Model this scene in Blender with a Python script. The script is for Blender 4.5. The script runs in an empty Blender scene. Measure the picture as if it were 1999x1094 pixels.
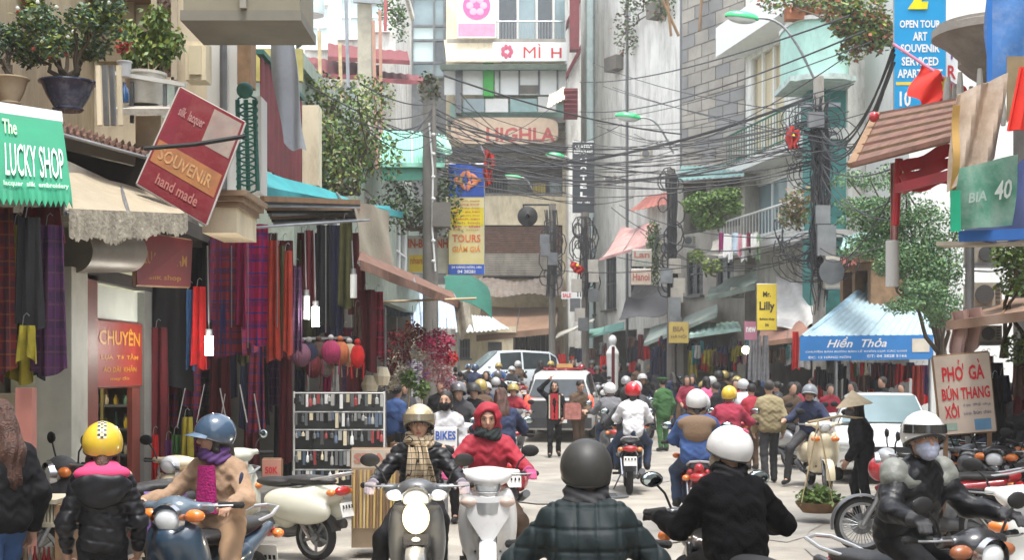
import bpy, math, random
import numpy as np
from mathutils import Vector, Matrix
PI = math.pi; RAD = math.radians
rnd = random.Random(11)
SC = bpy.context.scene
COL = SC.collection
# ---------------------------------------------------------------- camera, light, exposure
FPX, CX, HY, CAMZ = 2600.0, 999.5, 718.0, 1.9
cam = bpy.data.cameras.new('camera'); camo = bpy.data.objects.new('camera', cam); COL.objects.link(camo)
camo.location = (0, 0, CAMZ); camo.rotation_euler = (RAD(90), 0, 0)
cam.sensor_width = 36; cam.lens = FPX/1999*36; cam.shift_y = (HY-547)/1999
cam.clip_start = .1; cam.clip_end = 900
cam.dof.use_dof = True; cam.dof.focus_distance = 11.0; cam.dof.aperture_fstop = 5.6
SC.camera = camo
SUN_EL, SUN_AZ = 74, 165          # a high, veiled sun, slightly behind the camera and to the right
w = bpy.data.worlds.new('World'); SC.world = w; w.use_nodes = True
nt = w.node_tree; bg = nt.nodes['Background']
sk = nt.nodes.new('ShaderNodeTexSky'); sk.sky_type = 'NISHITA'; sk.sun_disc = False
sk.sun_elevation = RAD(SUN_EL); sk.sun_rotation = RAD(SUN_AZ); sk.air_density = 1.4; sk.dust_density = 1.5; sk.ozone_density = 1
hs = nt.nodes.new('ShaderNodeHueSaturation'); hs.inputs['Saturation'].default_value = .3; hs.inputs['Value'].default_value = 1.0
nt.links.new(sk.outputs[0], hs.inputs['Color']); nt.links.new(hs.outputs[0], bg.inputs[0])
bg.inputs[1].default_value = .15
sl = bpy.data.lights.new('sun', 'SUN'); so = bpy.data.objects.new('sun', sl); COL.objects.link(so)
sl.energy = 1.5; sl.angle = RAD(14); sl.color = (1, .96, .9)
_a = RAD(SUN_AZ); _d = Vector((math.sin(_a)*math.cos(RAD(SUN_EL)), math.cos(_a)*math.cos(RAD(SUN_EL)), math.sin(RAD(SUN_EL))))
so.rotation_euler = _d.to_track_quat('Z', 'Y').to_euler()
SC.view_settings.view_transform = 'Standard'; SC.view_settings.look = 'None'
SC.view_settings.exposure = 1.6; SC.view_settings.gamma = 1
SC.cycles.use_denoising = True; SC.cycles.max_bounces = 6; SC.cycles.diffuse_bounces = 3; SC.cycles.volume_bounces = 0
SC.cycles.caustics_reflective = False; SC.cycles.caustics_refractive = False; SC.cycles.transparent_max_bounces = 8

def GZ(y):                         # the street climbs gently towards its far end
    if y < 32: return 0.0
    return min(1.0, (y-32)*.036)
def P(px, py, Y): return Vector(((px-CX)/FPX*Y, Y, CAMZ+(HY-py)/FPX*Y))
def PX(px, X, py):                 # point on the plane x = X seen at px, py
    Y = X*FPX/(px-CX); return P(px, py, Y)
def G(px, Y, dz=0): return Vector(((px-CX)/FPX*Y, Y, GZ(Y)+dz))

# ---------------------------------------------------------------- materials
_mc = {}
def M(col, rough=.7, metal=0, var=.18, scale=4, bump=.0, bscale=40, dirt=None, dscale=2.5, damt=.5, streak=False, coat=0, emit=0, alpha=1, name=None, fine=0, spec=None):
    key = (tuple(col), rough, metal, var, scale, bump, bscale, tuple(dirt) if dirt else None, dscale, damt, streak, coat, emit, alpha, fine, spec)
    if key in _mc: return _mc[key]
    m = bpy.data.materials.new(name or 'paint_%d' % len(_mc)); _mc[key] = m
    m.use_nodes = True; n = m.node_tree.nodes; l = m.node_tree.links; b = n['Principled BSDF']
    b.inputs['Roughness'].default_value = rough; b.inputs['Metallic'].default_value = metal
    if spec is not None: b.inputs['Specular IOR Level'].default_value = spec
    if coat: b.inputs['Coat Weight'].default_value = coat; b.inputs['Coat Roughness'].default_value = .08
    c4 = (*col, 1)
    b.inputs['Base Color'].default_value = c4
    tc = n.new('ShaderNodeTexCoord')
    last = None
    if var:
        nz = n.new('ShaderNodeTexNoise'); nz.inputs['Scale'].default_value = scale; nz.inputs['Detail'].default_value = 5
        l.new(tc.outputs['Object'], nz.inputs['Vector'])
        mr = n.new('ShaderNodeMapRange'); mr.inputs[1].default_value = .3; mr.inputs[2].default_value = .7
        mr.inputs[3].default_value = 1-var; mr.inputs[4].default_value = 1+var*.6; l.new(nz.outputs[0], mr.inputs[0])
        mx = n.new('ShaderNodeMix'); mx.data_type = 'RGBA'; mx.blend_type = 'MULTIPLY'; mx.inputs[0].default_value = 1
        mx.inputs[6].default_value = c4; l.new(mr.outputs[0], mx.inputs[7]); last = mx.outputs[2]
        rr = n.new('ShaderNodeMapRange'); rr.inputs[3].default_value = max(0, rough-.08); rr.inputs[4].default_value = min(1, rough+.12)
        l.new(nz.outputs[0], rr.inputs[0]); l.new(rr.outputs[0], b.inputs['Roughness'])
    if dirt:
        n2 = n.new('ShaderNodeTexNoise'); n2.inputs['Scale'].default_value = dscale; n2.inputs['Detail'].default_value = 9; n2.inputs['Roughness'].default_value = .74
        mp = n.new('ShaderNodeMapping'); l.new(tc.outputs['Object'], mp.inputs[0])
        if streak: mp.inputs['Scale'].default_value = (2.6, 2.6, .8)
        l.new(mp.outputs[0], n2.inputs['Vector'])
        mr2 = n.new('ShaderNodeMapRange'); mr2.inputs[1].default_value = .62-damt*.3; mr2.inputs[2].default_value = .75-damt*.12
        l.new(n2.outputs[0], mr2.inputs[0])
        mu = n.new('ShaderNodeMath'); mu.operation = 'MULTIPLY'; mu.inputs[1].default_value = min(1, damt+.05); l.new(mr2.outputs[0], mu.inputs[0])
        mx2 = n.new('ShaderNodeMix'); mx2.data_type = 'RGBA'; l.new(mu.outputs[0], mx2.inputs[0])
        if last: l.new(last, mx2.inputs[6])
        else: mx2.inputs[6].default_value = c4
        mx2.inputs[7].default_value = (*dirt, 1); last = mx2.outputs[2]
    if last: l.new(last, b.inputs['Base Color'])
    if bump:
        n3 = n.new('ShaderNodeTexNoise'); n3.inputs['Scale'].default_value = bscale; n3.inputs['Detail'].default_value = 4
        l.new(tc.outputs['Object'], n3.inputs['Vector'])
        bp = n.new('ShaderNodeBump'); bp.inputs['Strength'].default_value = bump; bp.inputs['Distance'].default_value = .02
        l.new(n3.outputs[0], bp.inputs['Height']); l.new(bp.outputs[0], b.inputs['Normal'])
    if emit:
        b.inputs['Emission Color'].default_value = c4; b.inputs['Emission Strength'].default_value = emit
    if alpha < 1: b.inputs['Alpha'].default_value = alpha
    return m

def plaid(c1, c2, c3, sx=9, sz=7, rough=.9):
    key = ('plaid', c1, c2, c3, sx, sz)
    if key in _mc: return _mc[key]
    m = bpy.data.materials.new('woven_%d' % len(_mc)); _mc[key] = m
    m.use_nodes = True; n = m.node_tree.nodes; l = m.node_tree.links; b = n['Principled BSDF']; b.inputs['Roughness'].default_value = rough
    tc = n.new('ShaderNodeTexCoord'); sp = n.new('ShaderNodeSeparateXYZ'); l.new(tc.outputs['Object'], sp.inputs[0])
    def band(src, s, th, ph):
        a = n.new('ShaderNodeMath'); a.operation = 'MULTIPLY_ADD'; a.inputs[1].default_value = s; a.inputs[2].default_value = ph; l.new(src, a.inputs[0])
        f = n.new('ShaderNodeMath'); f.operation = 'FRACT'; l.new(a.outputs[0], f.inputs[0])
        g = n.new('ShaderNodeMath'); g.operation = 'LESS_THAN'; g.inputs[1].default_value = th; l.new(f.outputs[0], g.inputs[0]); return g.outputs[0]
    ad = n.new('ShaderNodeMath'); ad.operation = 'ADD'; l.new(sp.outputs[0], ad.inputs[0]); l.new(sp.outputs[1], ad.inputs[1])
    def mix(f, a, bb):
        mx = n.new('ShaderNodeMix'); mx.data_type = 'RGBA'
        l.new(f, mx.inputs[0])
        if isinstance(a, tuple): mx.inputs[6].default_value = (*a, 1)
        else: l.new(a, mx.inputs[6])
        mx.inputs[7].default_value = (*bb, 1); return mx.outputs[2]
    o = mix(band(ad.outputs[0], sx, .4, 0), c1, c2)
    o = mix(band(sp.outputs[2], sz, .35, .2), o, c2)
    o = mix(band(sp.outputs[2], sz*1.7, .12, .5), o, c3)
    o = mix(band(ad.outputs[0], sx*1.3, .12, .6), o, c3)
    l.new(o, b.inputs['Base Color'])
    return m

def bricky(c1, c2, mortar, bw=.5, bh=.25, rough=.85, msz=.01):
    return M(c1, rough, var=.25, scale=3, bump=.3, dirt=c2, dscale=3, damt=.5)

# ---------------------------------------------------------------- mesh building
ROOTM = {}
def mk(name, verts, faces, mids=None, mats=(), smooth=True, angle=40):
    me = bpy.data.meshes.new(name)
    if isinstance(faces, np.ndarray):
        nf, k = faces.shape
        me.vertices.add(len(verts)); me.vertices.foreach_set('co', np.asarray(verts, np.float32).ravel())
        me.loops.add(nf*k); me.loops.foreach_set('vertex_index', faces.astype(np.int32).ravel())
        me.polygons.add(nf); me.polygons.foreach_set('loop_start', np.arange(0, nf*k, k, dtype=np.int32))
        me.update(calc_edges=True)
    else:
        me.from_pydata([tuple(v) for v in verts], [], faces)
    for m in mats: me.materials.append(m)
    if mids is not None and len(mats) > 1: me.polygons.foreach_set('material_index', np.asarray(mids, np.int32))
    if smooth:
        me.polygons.foreach_set('use_smooth', np.ones(len(me.polygons), bool))
        if angle < 180: me.set_sharp_from_angle(angle=RAD(angle))
    me.update()
    return me

def tag(o, label=None, cat=None, group=None, kind=None):
    if label: o['label'] = label
    if cat: o['category'] = cat
    if group: o['group'] = group
    if kind: o['kind'] = kind
    return o
def thing(name, label, cat, loc=(0, 0, 0), rz=0, group=None, kind=None):
    o = bpy.data.objects.new(name, None); COL.objects.link(o); o.empty_display_size = .2
    o.location = loc; o.rotation_euler = (0, 0, rz)
    ROOTM[o] = Matrix.Translation(Vector(loc)) @ Matrix.Rotation(rz, 4, 'Z')
    return tag(o, label, cat, group, kind)
def link(name, me, parent=None, label=None, cat=None, group=None, kind=None):
    o = bpy.data.objects.new(name, me); COL.objects.link(o)
    if parent is not None:
        o.parent = parent; ROOTM[o] = ROOTM[parent]
    return tag(o, label, cat, group, kind)
def setmats(o, *mats):
    for i, m in enumerate(mats):
        if m is not None and i < len(o.material_slots):
            o.material_slots[i].link = 'OBJECT'; o.material_slots[i].material = m
_kids = {}
def kids(o): return [c for c in bpy.data.objects if c.parent == o]
def tree_of(o):
    return (o, [tree_of(c) for c in kids(o)])
def dup(tree, loc, rz, label=None, over=None, group=None, scale=1, skip=()):
    """copy a thing with its parts and sub-parts; over maps a part's name to materials of its own"""
    def rec(t, parent):
        src, ch = t
        st = src.name.split('.')[0]
        if st in skip: return None
        c = src.copy(); COL.objects.link(c)
        if parent is not None: c.parent = parent
        if over and st in over:
            mm = over[st]; setmats(c, *(mm if isinstance(mm, (tuple, list)) else (mm,)))
        for k in ch: rec(k, c)
        return c
    r = rec(tree, None); r.location = loc; r.rotation_euler = (0, 0, rz); r.scale = (scale,)*3
    if label: r['label'] = label
    if group: r['group'] = group
    ROOTM[r] = Matrix.Translation(Vector(loc)) @ Matrix.Rotation(rz, 4, 'Z')
    return r

class MB:
    def __init__(s): s.v = []; s.f = []; s.m = []; s.i = 0; s.T = None
    def mat(s, i): s.i = i; return s
    def add(s, vs, fs):
        o = len(s.v)
        if s.T is not None: vs = [s.T @ Vector(v) for v in vs]
        s.v.extend(vs); s.f.extend([tuple(a+o for a in f) for f in fs]); s.m.extend([s.i]*len(fs)); return s
    def box(s, c, d, rz=0, rot=None):
        c = Vector(c); hx, hy, hz = d[0]/2, d[1]/2, d[2]/2
        r = rot if rot is not None else (Matrix.Rotation(rz, 3, 'Z') if rz else None)
        vs = []
        for x, y, z in ((-1,-1,-1),(1,-1,-1),(1,1,-1),(-1,1,-1),(-1,-1,1),(1,-1,1),(1,1,1),(-1,1,1)):
            p = Vector((x*hx, y*hy, z*hz)); vs.append((r @ p if r is not None else p)+c)
        return s.add(vs, [(0,3,2,1),(4,5,6,7),(0,1,5,4),(1,2,6,5),(2,3,7,6),(3,0,4,7)])
    def bb(s, x0, x1, y0, y1, z0, z1): return s.box(((x0+x1)/2, (y0+y1)/2, (z0+z1)/2), (x1-x0, y1-y0, z1-z0))
    def bar(s, a, b, w, h=None):
        a, b = Vector(a), Vector(b); d = b-a; L = d.length
        q = d.to_track_quat('Y', 'Z').to_matrix()
        return s.box((a+b)/2, (w, L, h or w), rot=q)
    def tube(s, pts, r, n=8, caps=True):
        pts = [Vector(p) for p in pts]; rs = r if isinstance(r, (list, tuple)) else [r]*len(pts)
        vs = []; fs = []; up = None
        for i, p in enumerate(pts):
            d = (pts[min(i+1, len(pts)-1)]-pts[max(i-1, 0)])
            d = d.normalized() if d.length > 1e-9 else Vector((0, 0, 1))
            if up is None: up = Vector((0, 0, 1)) if abs(d.z) < .9 else Vector((1, 0, 0))
            a = d.cross(up); a = a.normalized() if a.length > 1e-6 else d.orthogonal().normalized(); b = a.cross(d).normalized(); up = b
            for k in range(n):
                t = 2*PI*k/n; vs.append(p+(a*math.cos(t)+b*math.sin(t))*rs[i])
        for i in range(len(pts)-1):
            for k in range(n):
                k2 = (k+1) % n; fs.append((i*n+k, i*n+k2, (i+1)*n+k2, (i+1)*n+k))
        if caps: fs.append(tuple(range(n))[::-1]); fs.append(tuple((len(pts)-1)*n+k for k in range(n)))
        fs = [f[::-1] for f in fs]
        return s.add(vs, fs)
    def lathe(s, prof, n=20, c=(0, 0, 0), rot=None, arc=2*PI):
        """prof: (radius, height) pairs turned round local z"""
        c = Vector(c); vs = []; fs = []; full = arc > 6.28
        nn = n if full else n+1
        for r, z in prof:
            for k in range(nn):
                t = arc*k/n; p = Vector((r*math.cos(t), r*math.sin(t), z)); vs.append((rot @ p if rot is not None else p)+c)
        for i in range(len(prof)-1):
            for k in range(n):
                k2 = (k+1) % nn; fs.append((i*nn+k, i*nn+k2, (i+1)*nn+k2, (i+1)*nn+k))
        return s.add(vs, fs)
    def grid(s, fn, nu, nv, thick=0):
        vs = [Vector(fn(i/nu, j/nv)) for j in range(nv+1) for i in range(nu+1)]
        fs = [(j*(nu+1)+i, j*(nu+1)+i+1, (j+1)*(nu+1)+i+1, (j+1)*(nu+1)+i) for j in range(nv) for i in range(nu)]
        if thick:
            N = [Vector((0, 0, 0)) for _ in vs]
            for f in fs:
                nn = (vs[f[1]]-vs[f[0]]).cross(vs[f[3]]-vs[f[0]])
                for q in f: N[q] = N[q]+nn
            m = len(vs); vs = vs+[v-(q.normalized() if q.length > 1e-9 else Vector((0, 0, 1)))*thick for v, q in zip(vs, N)]
            fs2 = [tuple(q+m for q in f)[::-1] for f in fs]
            W = nu+1; ring = list(range(W))+[j*W+nu for j in range(1, nv+1)]+[nv*W+i for i in range(nu-1, -1, -1)]+[j*W for j in range(nv-1, 0, -1)]
            sd = [(ring[q], ring[q-1], ring[q-1]+m, ring[q]+m) for q in range(len(ring))]
            fs = fs+fs2+sd
        return s.add(vs, fs)
    def ell(s, c, r, n=12, rot=None, t0=0, t1=PI):
        c = Vector(c); r = r if isinstance(r, (tuple, list)) else (r, r, r); m = max(4, n//2); vs = []; fs = []
        for j in range(m+1):
            t = t0+(t1-t0)*j/m
            for k in range(n):
                q = 2*PI*k/n; p = Vector((r[0]*math.sin(t)*math.cos(q), r[1]*math.sin(t)*math.sin(q), r[2]*math.cos(t)))
                vs.append((rot @ p if rot is not None else p)+c)
        for j in range(m):
            for k in range(n):
                k2 = (k+1) % n; fs.append((j*n+k, (j+1)*n+k, (j+1)*n+k2, j*n+k2))
        return s.add(vs, fs)
    def poly(s, pts, ext):
        """flat polygon given by points, made solid along vector ext"""
        n = len(pts); e = Vector(ext); vs = [Vector(p) for p in pts]+[Vector(p)+e for p in pts]
        return s.add(vs, [tuple(range(n)), tuple(range(n, 2*n))[::-1]]+[((i+1) % n, i, i+n, (i+1) % n+n) for i in range(n)])
    def build(s, name, mats, parent=None, label=None, cat=None, group=None, kind=None, smooth=True, angle=40, local=False, origin=True):
        mats = mats if isinstance(mats, (list, tuple)) else [mats]
        vs = s.v; loc = None
        if parent is not None and not local:
            iv = ROOTM[parent].inverted(); vs = [iv @ Vector(v) for v in vs]
        elif parent is None and origin and vs:
            a = np.array([tuple(v) for v in vs]); lo, hi = a.min(0), a.max(0)
            loc = Vector(((lo[0]+hi[0])/2, (lo[1]+hi[1])/2, lo[2])); vs = [Vector(v)-loc for v in vs]
        me = mk(name, vs, s.f, s.m, mats, smooth, angle)
        o = link(name, me, parent, label, cat, group, kind)
        if parent is None:
            if loc is not None: o.location = loc
            ROOTM[o] = Matrix.Translation(loc if loc is not None else Vector((0, 0, 0)))
        return o

def part(parent, name, mats, fn, **k):
    m = MB(); fn(m); return m.build(name, mats, parent, **k)

# ---------------------------------------------------------------- sculpting by distance fields
class SDF:
    def __init__(s, vox=.012, k=.03): s.vox = vox; s.k = k; s.p = []; s.T = None; s.post = None
    def _pt(s, a):
        a = Vector(a); return np.array(s.T @ a if s.T is not None else a, np.float32)
    def _rot(s, rot):
        r = rot if rot is not None else Matrix.Identity(3)
        if s.T is not None: r = s.T.to_3x3() @ r
        return np.array(r, np.float32)
    def cone(s, a, b, ra, rb=None, m=0, k=None, sub=False):
        rb = ra if rb is None else rb; a, b = s._pt(a), s._pt(b); mr = max(ra, rb)
        s.p.append(('c', a, b, ra, rb, np.minimum(a, b)-mr, np.maximum(a, b)+mr, m, s.k if k is None else k, sub)); return s
    def chain(s, pts, rs, m=0, k=None):
        for i in range(len(pts)-1): s.cone(pts[i], pts[i+1], rs[i], rs[i+1], m, k)
        return s
    def ell(s, c, r, rot=None, m=0, k=None, sub=False):
        c = s._pt(c); Rm = s._rot(rot); mr = float(max(r)); s.p.append(('e', c, Rm, np.array(r, np.float32), None, c-mr, c+mr, m, s.k if k is None else k, sub)); return s
    def box(s, c, h, r=.02, rot=None, m=0, k=None, sub=False):
        c = s._pt(c); Rm = s._rot(rot); mr = float(np.linalg.norm(h)); hh = np.abs(Rm) @ np.array(h, np.float32)
        s.p.append(('b', c, Rm, np.array(h, np.float32), r, c-hh, c+hh, m, s.k if k is None else k, sub)); return s
    def mesh(s):
        v = s.vox; lo = np.min([p[5] for p in s.p if not p[9]], 0)-3*v; hi = np.max([p[6] for p in s.p if not p[9]], 0)+3*v
        n = np.ceil((hi-lo)/v).astype(int)+1
        ax = [lo[i]+v*np.arange(n[i], dtype=np.float32) for i in range(3)]
        F = np.full(n, 1e3, np.float32); MI = np.zeros(n, np.int8)
        for t, a, b, c, d, l, h, m, k, sub in s.p:
            pad = k+2.5*v
            i0 = np.maximum(((l-pad-lo)/v).astype(int), 0); i1 = np.minimum(((h+pad-lo)/v).astype(int)+2, n)
            if np.any(i1 <= i0): continue
            sl_ = tuple(slice(i0[q], i1[q]) for q in range(3))
            X = ax[0][sl_[0]][:, None, None]; Y = ax[1][sl_[1]][None, :, None]; Z = ax[2][sl_[2]][None, None, :]
            if t == 'c':
                ab = b-a; L2 = float(ab @ ab)+1e-9
                px, py, pz = X-a[0], Y-a[1], Z-a[2]
                tt = np.clip((px*ab[0]+py*ab[1]+pz*ab[2])/L2, 0, 1)
                D = np.sqrt((px-tt*ab[0])**2+(py-tt*ab[1])**2+(pz-tt*ab[2])**2)-(c+(d-c)*tt)
            else:
                px, py, pz = X-a[0], Y-a[1], Z-a[2]; Rm = b
                q = [px*Rm[0, i]+py*Rm[1, i]+pz*Rm[2, i] for i in range(3)]
                if t == 'e':
                    k0 = np.sqrt((q[0]/c[0])**2+(q[1]/c[1])**2+(q[2]/c[2])**2)
                    k1 = np.sqrt((q[0]/c[0]**2)**2+(q[1]/c[1]**2)**2+(q[2]/c[2]**2)**2)+1e-9
                    D = k0*(k0-1)/k1
                else:
                    e = [np.abs(q[i])-(c[i]-d) for i in range(3)]
                    D = np.sqrt(sum(np.maximum(x, 0)**2 for x in e))+np.minimum(np.maximum(np.maximum(e[0], e[1]), e[2]), 0)-d
            Fo = F[sl_]
            if sub:
                kk = max(k, 1e-4); hh = np.maximum(kk-np.abs(-D-Fo), 0)/kk; F[sl_] = np.maximum(-D, Fo)+hh*hh*kk*.25
            else:
                mi = MI[sl_]; mi[D < Fo] = m
                kk = max(k, 1e-4); hh = np.maximum(kk-np.abs(D-Fo), 0)/kk; F[sl_] = np.minimum(D, Fo)-hh*hh*kk*.25
        if s.post is not None:
            X = ax[0][:, None, None]; Y = ax[1][None, :, None]; Z = ax[2][None, None, :]
            F = F+s.post(X, Y, Z)*(np.abs(F) < .06)
        ins = F < 0; C = [n[i]-1 for i in range(3)]
        cnt = np.zeros(C, np.int8)
        for i in (0, 1):
            for j in (0, 1):
                for k in (0, 1): cnt += ins[i:i+C[0], j:j+C[1], k:k+C[2]]
        act = np.argwhere((cnt > 0) & (cnt < 8)); N = len(act)
        vid = np.full(C, -1, np.int32); vid[act[:, 0], act[:, 1], act[:, 2]] = np.arange(N)
        acc = np.zeros((N, 3), np.float32); ct = np.zeros(N, np.float32)
        cor = [(i, j, k) for i in (0, 1) for j in (0, 1) for k in (0, 1)]
        for A in cor:
            for d in range(3):
                if A[d]: continue
                B = list(A); B[d] = 1
                fa = F[act[:, 0]+A[0], act[:, 1]+A[1], act[:, 2]+A[2]]; fb = F[act[:, 0]+B[0], act[:, 1]+B[1], act[:, 2]+B[2]]
                mk_ = (fa < 0) != (fb < 0); t = np.where(mk_, fa/(fa-fb+1e-12), 0)
                pt = np.array(A, np.float32)[None, :].repeat(N, 0); pt[:, d] = t
                acc += pt*mk_[:, None]; ct += mk_
        V = (act+acc/np.maximum(ct, 1)[:, None])*v+lo
        fs = []
        for d in range(3):
            e = [(1, 2), (2, 0), (0, 1)][d]
            a0 = [slice(1, n[q]-1) for q in range(3)]; a0[d] = slice(0, n[d]-1)
            a1 = list(a0); a1[d] = slice(1, n[d])
            s0, s1 = ins[tuple(a0)], ins[tuple(a1)]
            off = np.array([a0[q].start for q in range(3)])
            for sg in (0, 1):
                I = np.argwhere((s0 & ~s1) if sg == 0 else (~s0 & s1))+off
                if not len(I): continue
                def cid(du, dv):
                    J = I.copy(); J[:, e[0]] += du; J[:, e[1]] += dv; return vid[J[:, 0], J[:, 1], J[:, 2]]
                q = np.stack([cid(-1, -1), cid(0, -1), cid(0, 0), cid(-1, 0)], 1)
                fs.append(q if sg == 0 else q[:, ::-1])
        fs = np.concatenate(fs) if fs else np.zeros((0, 4), int)
        fs = fs[(fs >= 0).all(1)]
        vm = MI[act[:, 0], act[:, 1], act[:, 2]]
        s.V, s.F, s.mid = V, fs, vm[fs[:, 0]]
        return s
    def build(s, name, mats, parent, **k):
        mats = mats if isinstance(mats, (list, tuple)) else [mats]
        s.mesh(); me = mk(name, s.V, s.F, np.minimum(s.mid, len(mats)-1), mats, True, 180)
        return link(name, me, parent, **k)

# ---------------------------------------------------------------- flat print: lettering mapped on a four-cornered panel
def text_mesh(txt, shear=0, bold=0, spacing=1, size=1):
    cu = bpy.data.curves.new('t', 'FONT'); cu.body = txt; cu.size = size; cu.shear = shear; cu.offset = bold; cu.resolution_u = 2; cu.space_character = spacing
    cu.fill_mode = 'FRONT'
    o = bpy.data.objects.new('t', cu); COL.objects.link(o)
    bpy.context.view_layer.update()
    me = bpy.data.meshes.new_from_object(o.evaluated_get(bpy.context.evaluated_depsgraph_get()))
    bpy.data.objects.remove(o)
    return me
def quadmap(q, u, v):
    a, b, c, d = q        # bottom-left, bottom-right, top-right, top-left
    return (a*(1-u)+b*u)*(1-v)+(d*(1-u)+c*u)*v
def letters(parent, q, txt, u0, u1, v0, v1, mat, shear=0, bold=.02, off=.006, name='lettering', side=1):
    q = [Vector(p) for p in q]
    me = text_mesh(txt, shear, bold); n = len(me.vertices)
    if n == 0: return
    co = np.zeros(n*3, np.float32); me.vertices.foreach_get('co', co); co = co.reshape(-1, 3)
    lo, hi = co.min(0), co.max(0); sp = np.maximum(hi-lo, 1e-6)
    N = (q[1]-q[0]).cross(q[3]-q[0]).normalized()*off*side
    vs = []
    for p in co:
        u = u0+(u1-u0)*(p[0]-lo[0])/sp[0]; v = v0+(v1-v0)*(p[1]-lo[1])/sp[1]
        vs.append(quadmap(q, u, v)+N)
    iv = ROOTM[parent].inverted()
    m2 = mk(name, [iv @ v for v in vs], [tuple(f.vertices) for f in me.polygons], None, [mat], False)
    bpy.data.meshes.remove(me)
    return link(name, m2, parent)
def patch(parent, q, u0, u1, v0, v1, mat, off=.004, name='printed_panel', n=1):
    q = [Vector(p) for p in q]; N = (q[1]-q[0]).cross(q[3]-q[0]).normalized()
    m = MB(); m.grid(lambda u, v: quadmap(q, u0+(u1-u0)*u, v0+(v1-v0)*v)+N*off, n, n); return m.build(name, mat, parent)
def panel(name, q, thick, mat, label, cat, group=None, parent=None, frame=None):
    q = [Vector(p) for p in q]; N = (q[1]-q[0]).cross(q[3]-q[0]).normalized()
    base = (q[0]+q[1])/2
    o = thing(name, label, cat, base, 0, group) if parent is None else parent
    m = MB(); m.poly(q, -N*thick); m.build('panel', mat, o, smooth=False)
    if frame:
        for i in range(4):
            m = MB(); m.tube([q[i]-N*thick*.5, q[(i+1) % 4]-N*thick*.5], .018, 6); m.build('frame_bar', frame, o)
    return o

# ---------------------------------------------------------------- leaves and cloth
def leaves(mb, c, r, n, size, rg, nm=3, droop=0, shell=.35):
    c = Vector(c); r = r if isinstance(r, (tuple, list)) else (r, r, r)
    for _ in range(n):
        while True:
            d = Vector((rg.uniform(-1, 1), rg.uniform(-1, 1), rg.uniform(-1, 1)))
            if shell < d.length < 1: break
        p = c+Vector((d.x*r[0], d.y*r[1], d.z*r[2]))
        a = Vector((rg.uniform(-1, 1), rg.uniform(-1, 1), rg.uniform(-.7, .4)-droop)).normalized(); b = a.orthogonal().normalized()
        b = (Matrix.Rotation(rg.uniform(0, 6.28), 3, a) @ b); s = size*rg.uniform(.6, 1.3)
        mb.i = rg.randrange(nm)
        mb.add([p, p+a*s*.45+b*s*.28, p+a*s, p+a*s*.45-b*s*.28+Vector((0, 0, s*.08))], [(0, 1, 2, 3)])

def cloth(mb, p, wdir, w, L, folds=3, amp=.03, rg=rnd, nu=14, nv=8, flare=1.0, thick=.008, hem=.05, gather=1.0):
    """cloth hanging from a line centred at p"""
    p = Vector(p); wd = Vector(wdir).normalized(); nd = Vector((-wd.y, wd.x, 0)); ph = rg.uniform(0, 6)
    ph2 = rg.uniform(0, 6)
    def fn(u, v):
        ww = w*(gather+(flare-gather)*v)
        x = (u-.5)*ww; d = amp*(.5+.7*v)*math.sin(u*folds*2*PI+ph+1.2*v)+amp*.4*math.sin(u*folds*5+ph2)
        return p+wd*x+nd*d+Vector((0, 0, -L*v-(hem*math.sin(u*5+ph2) if v > .99 else 0)))
    mb.grid(fn, nu, nv, thick)
# ---------------------------------------------------------------- common materials
BLACK = M((.008, .008, .009), .7, var=.3); DPLAST = M((.03, .03, .032), .5, var=.3, bump=.1, bscale=60)
RUBBER = M((.018, .018, .018), .85, var=.3, bump=.3, bscale=80); CHROME = M((.6, .6, .62), .22, 1, var=.15)
STEEL = M((.3, .31, .32), .42, .8, var=.25, dirt=(.1, .07, .05), damt=.3); GREYMET = M((.16, .165, .17), .5, .6, var=.25)
WHITEP = M((.72, .73, .71), .28, coat=.6, var=.06, dirt=(.35, .32, .27), damt=.25); CREAM = M((.68, .6, .42), .3, coat=.5, var=.08, dirt=(.3, .25, .18), damt=.25)
REDP = M((.42, .02, .03), .28, coat=.6, var=.15); BLUEP = M((.04, .09, .28), .3, coat=.6, var=.15); BLACKP = M((.02, .02, .022), .25, coat=.6, var=.2)
SILVP = M((.42, .43, .44), .3, .4, coat=.4, var=.12); GREYP = M((.11, .115, .12), .35, .3, coat=.4, var=.2)
LENS = M((.75, .78, .8), .12, var=.1, coat=1); ORANGE = M((.75, .2, .03), .25, coat=.8, var=.1); TAILRED = M((.5, .015, .015), .22, coat=.8, var=.1)
PLATEW = M((.75, .75, .72), .5, var=.1, dirt=(.3, .28, .25), damt=.3)
MIRROR = M((.5, .6, .62), .05, 1, var=0); SEATM = M((.022, .022, .024), .5, var=.3, bump=.2, bscale=120)
LAMPON = M((1, .9, .68), .4, var=0, emit=9); LAMPRED = M((1, .06, .03), .4, var=0, emit=.9)
SKIN = M((.50, .29, .2), .5, var=.1, scale=12, bump=.05); SKIN2 = M((.40, .22, .15), .5, var=.12, scale=12)
LIPS = M((.38, .11, .1), .45, var=.1); HAIRB = M((.018, .014, .012), .4, var=.4, scale=30, bump=.6, bscale=90); HAIRBR = M((.085, .035, .022), .45, var=.5, scale=25, bump=.8, bscale=80)
EYEW = M((.6, .57, .53), .3, var=0); EYED = M((.02, .012, .01), .15, var=0)

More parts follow.
